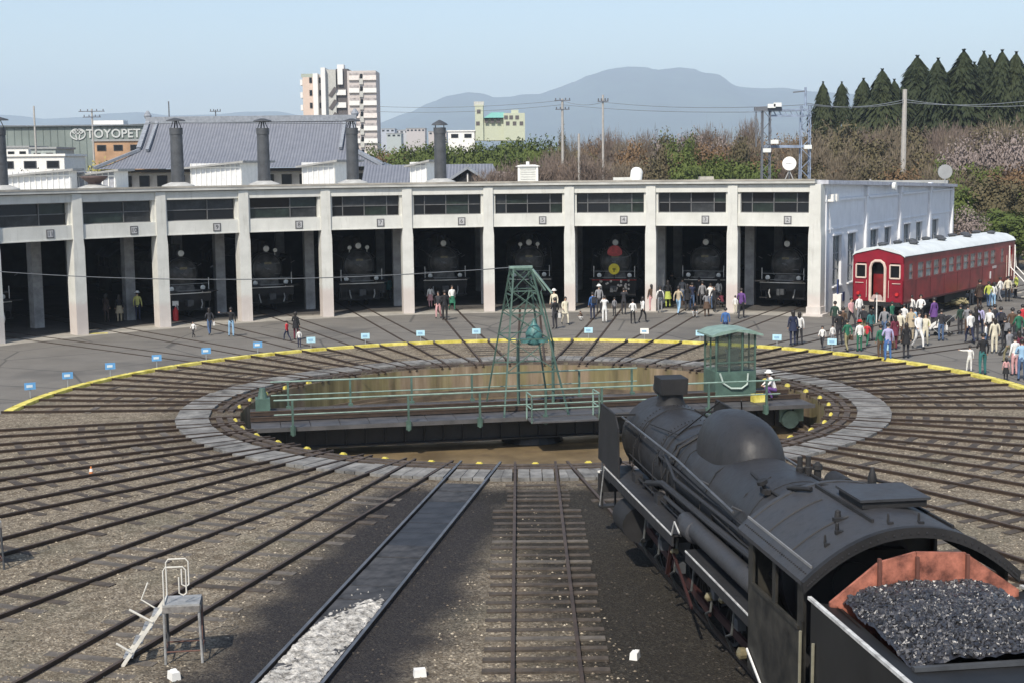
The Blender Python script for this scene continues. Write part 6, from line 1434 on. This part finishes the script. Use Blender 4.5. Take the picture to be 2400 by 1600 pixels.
POSES = {'stand': {}, 
 'stand2': {'ell': (-.25, .02, 1.12), 'wrl': (-.12, .20, 1.10), 'hnl': (-.06, .26, 1.14), 'knr': (.12, .05, .50), 'anr': (.15, .04, .09), 'tor': (.19, .18, .045)},
 'walk': {'knl': (-.10, .20, .53), 'anl': (-.10, .24, .12), 'tol': (-.10, .38, .09), 'knr': (.10, -.06, .50), 'anr': (.10, -.32, .16), 'tor': (.11, -.22, .05), 'ell': (-.23, -.13, 1.14), 'wrl': (-.23, -.14, .92), 'hnl': (-.23, -.13, .83), 'elr': (.23, .06, 1.13), 'wrr': (.22, .22, .99), 'hnr': (.21, .28, .94)},
 'walk2': {'knr': (.10, .17, .53), 'anr': (.10, .20, .12), 'tor': (.10, .34, .09), 'knl': (-.10, -.03, .49), 'anl': (-.10, -.24, .13), 'tol': (-.11, -.14, .05), 'elr': (.23, -.10, 1.13), 'wrr': (.23, -.08, .9), 'hnr': (.23, -.05, .81), 'ell': (-.24, .05, 1.13), 'wrl': (-.2, .2, 1.02), 'hnl': (-.17, .26, 1.02)},
 'photo': {'ell': (-.24, .14, 1.22), 'wrl': (-.10, .27, 1.44), 'hnl': (-.05, .27, 1.50), 'elr': (.24, .14, 1.22), 'wrr': (.10, .27, 1.44), 'hnr': (.05, .27, 1.50)},
 'reach': {'ell': (-.40, .05, 1.36), 'wrl': (-.62, .1, 1.40), 'hnl': (-.72, .12, 1.41), 'knl': (-.12, .1, .5), 'anl': (-.14, .12, .09), 'tol': (-.15, .26, .045)},
 'crouch': {'pel': (0, -.10, .42), 'bel': (0, -.04, .56), 'che': (0, .06, .74), 'nek': (0, .12, .88), 'thr': (0, .14, .93), 'hed': (0, .17, 1.02), 'crn': (0, .16, 1.09), 'nos': (0, .265, 1.0), 'shl': (-.165, .08, .84), 'shr': (.165, .08, .84), 'ell': (-.22, .22, .66), 'elr': (.22, .22, .66), 'wrl': (-.14, .38, .56), 'wrr': (.14, .38, .56), 'hnl': (-.08, .44, .54), 'hnr': (.08, .44, .54),
            'hil': (-.09, -.08, .38), 'hir': (.09, -.08, .38), 'knl': (-.16, .28, .48), 'knr': (.16, .28, .48), 'anl': (-.12, .06, .09), 'anr': (.12, .06, .09), 'tol': (-.13, .22, .045), 'tor': (.13, .22, .045)}}
def person_mesh(pose):
    J = {k: (Vector(POSES[pose].get(k, v[0])), v[1]) for k, v in SK.items()}
    bm = bmesh.new(); lay = bm.verts.layers.skin.verify(); vs = {}
    for k, (p, r) in J.items():
        v = bm.verts.new(p); v[lay].radius = (r, r * (.78 if k in ('pel', 'bel', 'che') else (1.08 if k == 'hed' else 1))); v[lay].use_root = (k == 'pel'); vs[k] = v
    for a, b, _ in ED: bm.edges.new((vs[a], vs[b]))
    me = bpy.data.meshes.new('tmp'); bm.to_mesh(me); bm.free()
    o = bpy.data.objects.new('tmp', me); COL.objects.link(o)
    o.modifiers.new('s', 'SKIN'); ss = o.modifiers.new('u', 'SUBSURF'); ss.levels = 1
    dg = bpy.context.evaluated_depsgraph_get(); dg.update(); m2 = bpy.data.meshes.new_from_object(o.evaluated_get(dg)); m2.name = 'person'
    bpy.data.objects.remove(o)
    m2.materials.clear()
    for _ in range(4): m2.materials.append(M_soot)
    for f in m2.polygons:
        c = f.center; best = (9, 1)
        for a, b, mi in ED:
            A, B = J[a][0], J[b][0]; d = B - A; t_ = max(0, min(1, (c - A).dot(d) / d.length_squared)); ds = (c - (A + d * t_)).length - (J[a][1] * (1 - t_) + J[b][1] * t_) * .9
            if ds < best[0]: best = (ds, mi)
        f.material_index = best[1]; f.use_smooth = True
    return m2, J['hed'][0], J['pel'][0]
PM = {k: person_mesh(k) for k in POSES}
def hairmesh(kind):
    mb = MB(); nz, na = 7, 12; vs = []
    for i in range(nz + 1):
        e = pi / 2 - i / nz * (pi * .62)
        for k in range(na):
            a = 2 * pi * k / na; fr = max(0, sin(a)); rr_ = 1.0
            z = .118 * sin(e); 
            if fr > .3 and e < .15: z = max(z, .03)
            vs.append((.104 * cos(e) * cos(a), .112 * cos(e) * sin(a) - .012, z + .012))
    if kind == 'long': vs = [(x, y, z - (.16 * max(0, -y * 9 + .1) if z < .0 else 0)) for x, y, z in vs]
    mb.add(vs, [(i * na + k, (i + 1) * na + k, (i + 1) * na + (k + 1) % na, i * na + (k + 1) % na) for i in range(nz) for k in range(na)])
    return mb.mesh('hair', mat('black_hair', (.018, .014, .012), .5, var=.2), True, 80)
HM = {'short': hairmesh('short'), 'long': hairmesh('long')}
hatm = MB(); hatm.lathe([(0, .17), (.015, .17), (.02, .115), (.09, .10), (.12, .05)], (0, 0, .02), (0, 0, 1), 16); HAT = hatm.mesh('hat', M_offwhite, True, 40)
HATR = HAT.copy(); HATR.materials.clear(); HATR.materials.append(M_redpaint)
sk = MB(); sk.lathe([(0, .15), (-.1, .17), (-.45, .25)], (0, 0, .08), (0, 0, 1), 14); SKIRT = sk.mesh('skirt', M_soot, True, 40)
sk = MB(); sk.lathe([(0, .16), (-.2, .175), (-.42, .21)], (0, 0, .30), (0, 0, 1), 14); COAT = sk.mesh('coat_hem', M_soot, True, 40)
bp_ = MB(); bp_.box((0, -.2, 1.22), (.28, .15, .38), top=(.8, .8)); bp_.box((0, -.28, 1.14), (.2, .04, .18)); BPM = bp_.mesh('backpack', M_soot)
bg_ = MB(); bg_.box((.27, .03, .72), (.08, .3, .24)); bg_.tube([(.27, -.08, .84), (.25, 0, 1.0), (.27, .12, .84)], .01, 5); BGM = bg_.mesh('bag', M_soot)
PAL = {'black': (.014, .014, .016), 'navy': (.016, .022, .055), 'dark': (.03, .03, .035), 'grey': (.22, .22, .23), 'white': (.72, .71, .68), 'cream': (.62, .57, .44), 'beige': (.42, .35, .24), 'brown': (.09, .055, .035), 'dbrown': (.05, .032, .025),
       'khaki': (.25, .22, .12), 'blue': (.05, .13, .33), 'lblue': (.28, .45, .62), 'jeans': (.07, .12, .22), 'teal': (.03, .14, .14), 'green': (.02, .13, .075), 'dgreen': (.02, .05, .035), 'yellow': (.62, .60, .20), 'ygreen': (.42, .48, .10), 'red': (.48, .03, .04), 'maroon': (.13, .02, .04), 'purple': (.12, .05, .20), 'pink': (.55, .30, .30), 'lav': (.38, .36, .55), 'skin': (.50, .31, .22)}
def cm_(n): return mat('cloth_' + n, PAL[n], .85, var=.12, scale=9)
M_skin = mat('skin', PAL['skin'], .6, var=.05)
def person(u, v, h, pose, face, top, bot, label, hair='short', extra='', shoe='black', zb=0.0, xy=None):
    p = G(u, v, zb) if xy is None else Vector(xy)
    s_ = h / 1.70
    me, hd, pl = PM[pose]
    o = inst('person', me, None, p, rad(face), s_)
    for i, m_ in enumerate((M_skin, cm_(top), cm_(bot), cm_(shoe))):
        o.material_slots[i].link = 'OBJECT'; o.material_slots[i].material = m_
    tag(o, label, 'person', 'visitors round the turntable')
    def part(mesh, name, loc, c=None, sc=1):
        q = inst(name, mesh, o, loc, 0, sc)
        if c: q.material_slots[0].link = 'OBJECT'; q.material_slots[0].material = cm_(c)
        return q
    child = 1.25 if h < 1.25 else 1.0
    if 'hat' in extra: part(HATR if 'redhat' in extra else HAT, 'hat', hd + Vector((0, 0, .03)))
    part(HM[hair], 'hair', hd)
    if 'skirt' in extra: part(SKIRT, 'skirt', pl, bot)
    if 'coat' in extra: part(COAT, 'coat_hem', pl - Vector((0, 0, .1)), top)
    if 'pack' in extra: part(BPM, 'backpack', (0, 0, 0), 'dark' if top != 'black' else 'grey')
    if 'bag' in extra: part(BGM, 'bag', (0, 0, 0), 'white' if 'wbag' in extra else 'brown')
    return o
# facing: 0 looks away from the viewer, 180 towards the viewer
PP = [
 (324, 752, 1.62, 'stand', 0, 'yellow', 'navy', 'person in pale yellow jacket and white cap standing in a dark doorway', 'short', 'hat'),
 (250, 757, 1.62, 'stand2', -30, 'dbrown', 'dbrown', 'person in dark brown coat inside the doorway left of the yellow jacket', 'long', 'coat'),
 (281, 756, 1.55, 'stand', 20, 'black', 'beige', 'person in black top and beige skirt inside the doorway by the yellow jacket', 'long', 'skirt'),
 (454, 792, .82, 'walk', 150, 'white', 'dark', 'toddler in white top and dark trousers walking left of the adults', 'short', ''),
 (492, 786, 1.38, 'walk2', 30, 'dark', 'jeans', 'person in dark jacket and jeans carrying a white bag near the toddler', 'long', 'wbag'),
 (543, 790, 1.48, 'reach', 10, 'black', 'lblue', 'person in dark top and pale jeans with one arm stretched out to the left', 'short', ''),
 (5, 797, 1.55, 'stand', 60, 'white', 'dark', 'person in white top half cut off by the left edge', 'short', ''),
 (673, 799, .98, 'walk', 60, 'red', 'navy', 'child in red jacket beside the kerb on the left', 'short', ''),
 (694, 797, 1.38, 'stand2', -20, 'black', 'maroon', 'person in black with long dark hair behind the child in red', 'long', 'coat'),
 (702, 814, .86, 'stand', 30, 'white', 'navy', 'toddler in white top and navy trousers in front of the child in red', 'short', ''),
 (939, 704, 1.62, 'stand', -60, 'white', 'beige', 'person in white top half hidden by the pillar left of the middle doorway', 'short', ''),
 (911, 702, 1.45, 'stand2', 10, 'teal', 'dark', 'person in green coat inside the fourth doorway beside the locomotive', 'long', 'coat'),
 (1009, 722, 1.35, 'stand', 30, 'white', 'pink', 'person in white jacket left of the black clad person in the middle doorway', 'long', 'skirt'),
 (1028, 748, 1.52, 'walk2', 170, 'dark', 'pink', 'person in dark top with pale trousers beside the one in black', 'short', ''),
 (1043, 752, 1.66, 'stand', 10, 'black', 'black', 'tall person all in black in front of the locomotive left of the tower', 'short', ''),
 (1060, 730, 1.50, 'walk', 200, 'white', 'green', 'person in white top and green skirt right of the one in black', 'long', 'skirt'),
 (1301, 772, 1.62, 'stand2', 40, 'black', 'dark', 'person in black at the right leg of the lattice tower', 'short', 'wbag'),
 (1299, 745, 1.55, 'stand', 160, 'cream', 'grey', 'person with a white hat just right of the lattice tower', 'short', 'hat'),
 (1325, 762, 1.48, 'walk', 200, 'cream', 'cream', 'person in long cream coat right of the lattice tower', 'long', 'coat'),
 (1363, 752, .80, 'crouch', 120, 'brown', 'white', 'child in brown and white crouching on the asphalt', 'short', ''),
 (1389, 750, 1.50, 'stand', 20, 'blue', 'navy', 'person in blue jacket left of the locomotive with the red emblem', 'short', 'pack'),
 (1404, 735, 1.60, 'stand', 180, 'grey', 'dark', 'person with white hat beside the one in blue jacket', 'short', 'hat'),
 (1417, 757, 1.45, 'photo', 0, 'white', 'white', 'person all in white taking a picture of the red emblem', 'short', ''),
 (1440, 742, 1.05, 'stand', 30, 'grey', 'dark', 'child in grey between the white clad pair before the emblem', 'short', ''),
 (1462, 738, 1.50, 'photo', -20, 'dark', 'dark', 'person in dark clothes photographing the yellow headmark', 'short', ''),
 (1483, 760, 1.30, 'stand2', -10, 'white', 'black', 'person in white top and black trousers right of the yellow headmark', 'short', ''),
 (1506, 757, 1.38, 'walk2', -60, 'white', 'black', 'person in white top striding to the right before the pillar', 'long', ''),
 (1527, 730, 1.55, 'stand', 20, 'brown', 'pink', 'person in brown top and pink trousers at the pillar', 'long', ''),
 (1547, 734, 1.50, 'stand', 0, 'white', 'grey', 'person in white top and grey trousers right of the pillar', 'short', 'pack'),
 (1565, 722, 1.60, 'stand2', 10, 'black', 'ygreen', 'person in black top and bright yellow green skirt in the crowd', 'long', 'skirt'),
 (1575, 700, 1.60, 'photo', 0, 'black', 'black', 'person in black standing deep in the doorway behind the yellow green skirt', 'short', ''),
 (1590, 739, 1.60, 'walk', -30, 'beige', 'lblue', 'person in beige top and pale blue trousers in the crowd', 'short', 'bag'),
 (1611, 730, 1.55, 'stand', 10, 'black', 'dark', 'person in black right of the pale blue trousers', 'long', 'coat'),
 (1629, 745, 1.25, 'crouch', 170, 'black', 'white', 'person crouching in black and white before the crowd', 'short', ''),
 (1646, 724, 1.60, 'stand', 10, 'grey', 'dark', 'person in grey jacket at the back of the crowd', 'short', ''),
 (1656, 743, 1.40, 'stand2', 0, 'grey', 'brown', 'person in pale grey top and brown skirt at the front of the crowd', 'long', 'skirt'),
 (1674, 733, 1.48, 'walk', 160, 'black', 'black', 'person in black at the right end of the crowd', 'short', ''),
 (1692, 722, 1.35, 'crouch', 30, 'maroon', 'dark', 'person in maroon crouching beside the second pillar from the right', 'long', ''),
 (1723, 736, 1.02, 'stand', -30, 'white', 'cream', 'child in white beside the purple jacket', 'short', ''),
 (1737, 748, 1.66, 'walk2', -20, 'purple', 'dark', 'person in purple jacket and dark trousers in front of the right pillar', 'short', ''),
 (1700, 792, 1.45, 'stand', 0, 'blue', 'navy', 'person in blue seen just above the green cabin roof', 'short', ''),
 (1622, 726, 1.55, 'photo', 0, 'navy', 'jeans', 'person in navy with raised camera in the crowd', 'short', ''),
 (1665, 726, 1.50, 'photo', -10, 'white', 'jeans', 'person in white raising a camera at the locomotive', 'short', ''),
 (1638, 716, 1.65, 'stand', 0, 'dark', 'dark', 'tall dark clad person at the very back of the crowd', 'short', ''),
 (1599, 716, 1.62, 'stand', 0, 'grey', 'jeans', 'person in grey and jeans behind the beige top', 'short', ''),
 (1684, 716, 1.55, 'stand', 30, 'white', 'dark', 'person in white top and dark trousers near the brass plate', 'long', ''),
 (1858, 810, 1.62, 'stand', 10, 'navy', 'navy', 'person in long dark blue coat on the asphalt right of the cabin', 'long', 'coat'),
 (1873, 808, 1.50, 'stand2', -10, 'white', 'dark', 'person in white top and dark trousers beside the long blue coat', 'long', ''),
 (1927, 816, 1.00, 'walk', 150, 'white', 'dark', 'small child in white top and dark trousers near the kerb', 'short', ''),
 (1951, 810, .98, 'stand', 20, 'white', 'grey', 'small child in white top and grey trousers, the second near the kerb', 'short', ''),
 (1967, 808, 1.55, 'stand2', 10, 'black', 'dark', 'person in black behind the two small children', 'short', ''),
 (1956, 780, 1.55, 'stand', -30, 'dgreen', 'dark', 'person in dark green left of the pink top', 'short', ''),
 (1985, 824, 1.42, 'walk2', 20, 'green', 'khaki', 'person in green jacket and khaki trousers', 'short', 'bag'),
 (2014, 824, 1.38, 'stand', 10, 'white', 'green', 'person in red cap, white top and green trousers', 'short', 'redhat'),
 (1994, 770, 1.55, 'walk', -150, 'pink', 'dark', 'person in pale pink top near the corner wall', 'short', ''),
 (2013, 758, 1.50, 'stand', -160, 'white', 'grey', 'person in white under the left buffer of the coach', 'short', ''),
 (2032, 812, 1.10, 'walk', -40, 'red', 'green', 'child in red right of the red cap', 'short', ''),
 (2063, 842, 1.48, 'stand', 20, 'green', 'brown', 'person in green top and brown trousers by the kerb', 'short', ''),
 (2080, 846, 1.62, 'stand2', 0, 'lav', 'blue', 'person in lavender blue top and bright blue jeans by the kerb', 'short', 'bag'),
 (2096, 820, 1.55, 'stand', 20, 'maroon', 'maroon', 'person in maroon coat behind the lavender top', 'long', 'coat'),
 (2123, 840, 1.52, 'stand', 0, 'black', 'dark', 'person in wide black jacket beside a small pale sign', 'long', 'coat'),
 (2108, 806, 1.55, 'stand', -20, 'cream', 'brown', 'person in cream jacket behind the black jacket', 'short', ''),
 (2134, 800, 1.60, 'stand2', 160, 'beige', 'beige', 'person in beige coat behind the black jacket, right one', 'long', 'coat'),
 (2152, 818, 1.66, 'walk', -160, 'white', 'white', 'person in white coat and white trousers striding', 'short', ''),
 (2168, 812, 1.50, 'walk2', 160, 'cream', 'cream', 'person in cream beside the one striding in white', 'long', ''),
 (2188, 776, 1.66, 'stand', 30, 'purple', 'dark', 'person in long purple coat behind the pushchair', 'short', 'coat'),
 (2054, 756, 1.55, 'stand', 40, 'dark', 'dark', 'person in dark clothes right under the coach end', 'short', ''),
 (2076, 752, 1.50, 'stand', 10, 'grey', 'teal', 'person in grey under the coach beside the white post', 'short', ''),
 (2090, 770, 1.35, 'walk', 30, 'green', 'grey', 'person in green behind the white posts', 'short', ''),
 (2135, 755, 1.40, 'stand', -20, 'white', 'grey', 'person in white right of the white posts', 'short', ''),
 (2157, 760, 1.52, 'stand2', 170, 'white', 'black', 'person in white and black right of the posts', 'short', ''),
 (2295, 726, 1.68, 'stand', 20, 'dbrown', 'dbrown', 'tall person in dark brown beside the coach', 'short', 'coat'),
 (2276, 716, 1.50, 'stand', 10, 'white', 'grey', 'person in white hat and white shirt beside the coach', 'short', 'hat'),
 (2316, 722, 1.50, 'walk', -30, 'ygreen', 'jeans', 'person in yellow green top and jeans beside the coach', 'short', ''),
 (2328, 720, 1.42, 'stand', 10, 'white', 'lblue', 'person in white top and pale blue trousers beside the coach', 'long', ''),
 (2343, 708, 1.45, 'walk2', 40, 'white', 'grey', 'person in white near the boarding steps', 'short', ''),
 (2361, 708, 1.52, 'stand', -10, 'cream', 'black', 'person in cream top and black trousers near the boarding steps', 'short', 'bag'),
 (2240, 722, 1.40, 'walk', 90, 'dark', 'dark', 'person in dark clothes by the tan shrubs', 'short', ''),
 (2250, 784, 1.45, 'stand', 20, 'dgreen', 'dark', 'person in dark green left of the right hand crowd', 'short', ''),
 (2267, 788, 1.50, 'stand2', -30, 'grey', 'brown', 'person in grey with brown trousers in the right hand crowd', 'short', ''),
 (2273, 806, 1.52, 'walk', 10, 'white', 'navy', 'person in white shirt and navy trousers in the right hand crowd', 'short', ''),
 (2286, 800, 1.60, 'stand', 0, 'black', 'dark', 'person in black with long hair next to the white shirt', 'long', ''),
 (2272, 872, 1.08, 'reach', 0, 'white', 'white', 'child in white with one arm stretched out beside the black jacket', 'short', ''),
 (2302, 880, 1.68, 'stand2', 10, 'black', 'teal', 'large near person in black jacket and teal trousers seen from behind', 'short', ''),
 (2330, 828, 1.55, 'stand', 0, 'cream', 'cream', 'person in cream outfit in the right hand crowd', 'long', ''),
 (2353, 822, 1.48, 'stand2', 20, 'black', 'dark', 'person in black right of the cream outfit', 'short', 'pack'),
 (2371, 804, 1.62, 'stand', -20, 'brown', 'dark', 'person in brown jacket in the right hand crowd', 'short', ''),
 (2386, 812, 1.62, 'walk2', 20, 'green', 'dgreen', 'person in green jacket at the right edge', 'short', ''),
 (2357, 893, .92, 'stand', 0, 'pink', 'black', 'small girl in pale pink top and black skirt by the kerb', 'long', 'skirt'),
 (2377, 880, 1.55, 'stand', 20, 'white', 'pink', 'person in white top and pink trousers behind the light blue jacket', 'short', ''),
 (2393, 892, 1.60, 'stand2', -10, 'lblue', 'jeans', 'person in light blue jacket and jeans at the right edge', 'short', ''),
 (2386, 868, 1.60, 'stand', 10, 'maroon', 'navy', 'person in maroon behind the light blue jacket', 'long', ''),
 (2395, 790, 1.55, 'stand', 10, 'red', 'dark', 'person in red cut off by the right edge', 'short', ''),
 (2330, 790, 1.55, 'walk', 30, 'dark', 'brown', 'person in dark jacket walking behind the cream outfit', 'short', ''),
 (2310, 812, 1.05, 'stand', 60, 'white', 'jeans', 'child in white top and jeans between the crowds', 'short', ''),
 (2232, 702, 1.45, 'stand', 20, 'navy', 'grey', 'person in navy far back beside the coach wheels', 'short', ''),
 (2380, 700, 1.50, 'stand', 100, 'ygreen', 'dark', 'person in lime green top by the end of the coach', 'short', ''),
 (2040, 800, 1.50, 'stand', 20, 'teal', 'dark', 'person in teal top between the red cap and the lavender top', 'long', ''),
 (2072, 795, 1.55, 'walk', 150, 'grey', 'jeans', 'person in grey walking towards the viewer behind the maroon coat', 'short', ''),
 (2118, 782, 1.45, 'stand2', -40, 'white', 'dark', 'person in white top behind the cream jacket near the coach', 'short', 'bag'),
 (2144, 790, 1.40, 'stand', 30, 'lblue', 'dark', 'person in light blue between the beige coat and the white coat', 'short', ''),
 (2172, 792, 1.05, 'walk2', 60, 'yellow', 'jeans', 'child in yellow next to the pushchair with white cover', 'short', ''),
 (2100, 752, 1.50, 'stand', 170, 'navy', 'navy', 'person in navy facing the viewer behind the white posts', 'long', 'coat'),
 (2022, 790, 1.50, 'stand2', 10, 'dark', 'khaki', 'person in dark top and khaki trousers behind the red cap', 'short', 'pack'),
 (1975, 795, 1.52, 'stand', -40, 'brown', 'dark', 'person in brown jacket behind the green jacket', 'short', ''),
 (2318, 796, 1.50, 'stand', 140, 'white', 'dark', 'person in white top facing left in the right hand crowd', 'short', ''),
 (2344, 800, 1.60, 'stand2', 0, 'navy', 'dark', 'person in navy behind the cream outfit', 'short', 'pack'),
 (2364, 852, 1.45, 'walk', 20, 'grey', 'khaki', 'person in grey top and khaki trousers above the small girl', 'short', ''),
 (2296, 786, 1.45, 'walk2', -30, 'lav', 'navy', 'person in lavender top behind the long haired person in black', 'long', ''),
 (2205, 800, 1.50, 'stand', 0, 'dark', 'jeans', 'person in dark top and jeans right of the pushchairs', 'short', 'wbag'),
]
for p_ in PP: person(*p_)
person(0, 0, 1.55, 'crouch', 100, 'white', 'purple', 'worker in white hat and purple trousers crouching at the right end of the bridge', 'short', 'hat', xy=(CX + 8.9 * cos(BA) - .6 * sin(BA) * 1, CY + 8.9 * sin(BA) - .7, -.06))
bx_ = thing('tool_box', 'yellow tool box beside the crouching worker at the bridge end', 'tool box', (CX + 8.2 * cos(BA), CY + 8.2 * sin(BA) - .9, -.08), .3)
MB().box((0, 0, .14), (.45, .28, .28)).build('case', M_yellow, bx_); MB().tube([(-.12, 0, .28), (-.1, 0, .34), (.1, 0, .34), (.12, 0, .28)], .015).build('handle', M_soot, bx_)
def pushchair(u, v, lab, c):
    t = thing('pushchair', lab, 'pushchair', G(u, v), 1.1)
    mb = MB(); mb.add([(x, y, z) for x in (-.2, .2) for y, z in ((-.25, .45), (.2, .35), (.25, .5), (-.3, .9))], [(0, 1, 2, 3), (4, 7, 6, 5), (0, 4, 5, 1), (1, 5, 6, 2), (2, 6, 7, 3), (3, 7, 4, 0)]); mb.build('seat', cm_(c), t)
    mb = MB(); mb.lathe([(-.2, .26), (.2, .26)], (0, -.2, .7), (1, 0, 0), 14); mb.v = [(x, y, max(z, .68)) for x, y, z in mb.v]; mb.build('hood', cm_('dark'), t)
    for s_ in (-1, 1):
        mb = MB(); mb.tube([(s_ * .22, .35, .1), (s_ * .22, 0, .5), (s_ * .22, -.5, 1.0)], .014); mb.tube([(s_ * .22, -.3, .1), (s_ * .22, .1, .45)], .014); mb.build('frame', M_grey, t)
        for y in (.35, -.3): MB().cyl((s_ * .24, y, .09), (s_ * .27, y, .09), .09, n=12).build('wheel', M_soot, t)
pushchair(2190, 788, 'dark pushchair with white cover behind the person in cream', 'white'); pushchair(2212, 786, 'black pushchair right of the one with the white cover', 'black')
pushchair(2366, 832, 'black pushchair in the right hand crowd', 'black')

# ================================================================== HAZE
hz_ = MB(); hz_.box((0, 50, 279), (20400, 20400, 564)); hm = bpy.data.materials.new('haze_air'); hm.use_nodes = True; hn = hm.node_tree; hn.nodes.remove(hn.nodes['Principled BSDF'])
pv = hn.nodes.new('ShaderNodeVolumePrincipled'); pv.inputs['Density'].default_value = .00018; pv.inputs['Color'].default_value = (.69, .84, 1, 1); pv.inputs['Anisotropy'].default_value = 0
hn.links.new(pv.outputs[0], hn.nodes['Material Output'].inputs['Volume'])
ho = hz_.build('haze', hm); ho['kind'] = 'stuff'; ho['label'] = 'thin pale blue air haze over the whole place'; ho['category'] = 'haze'
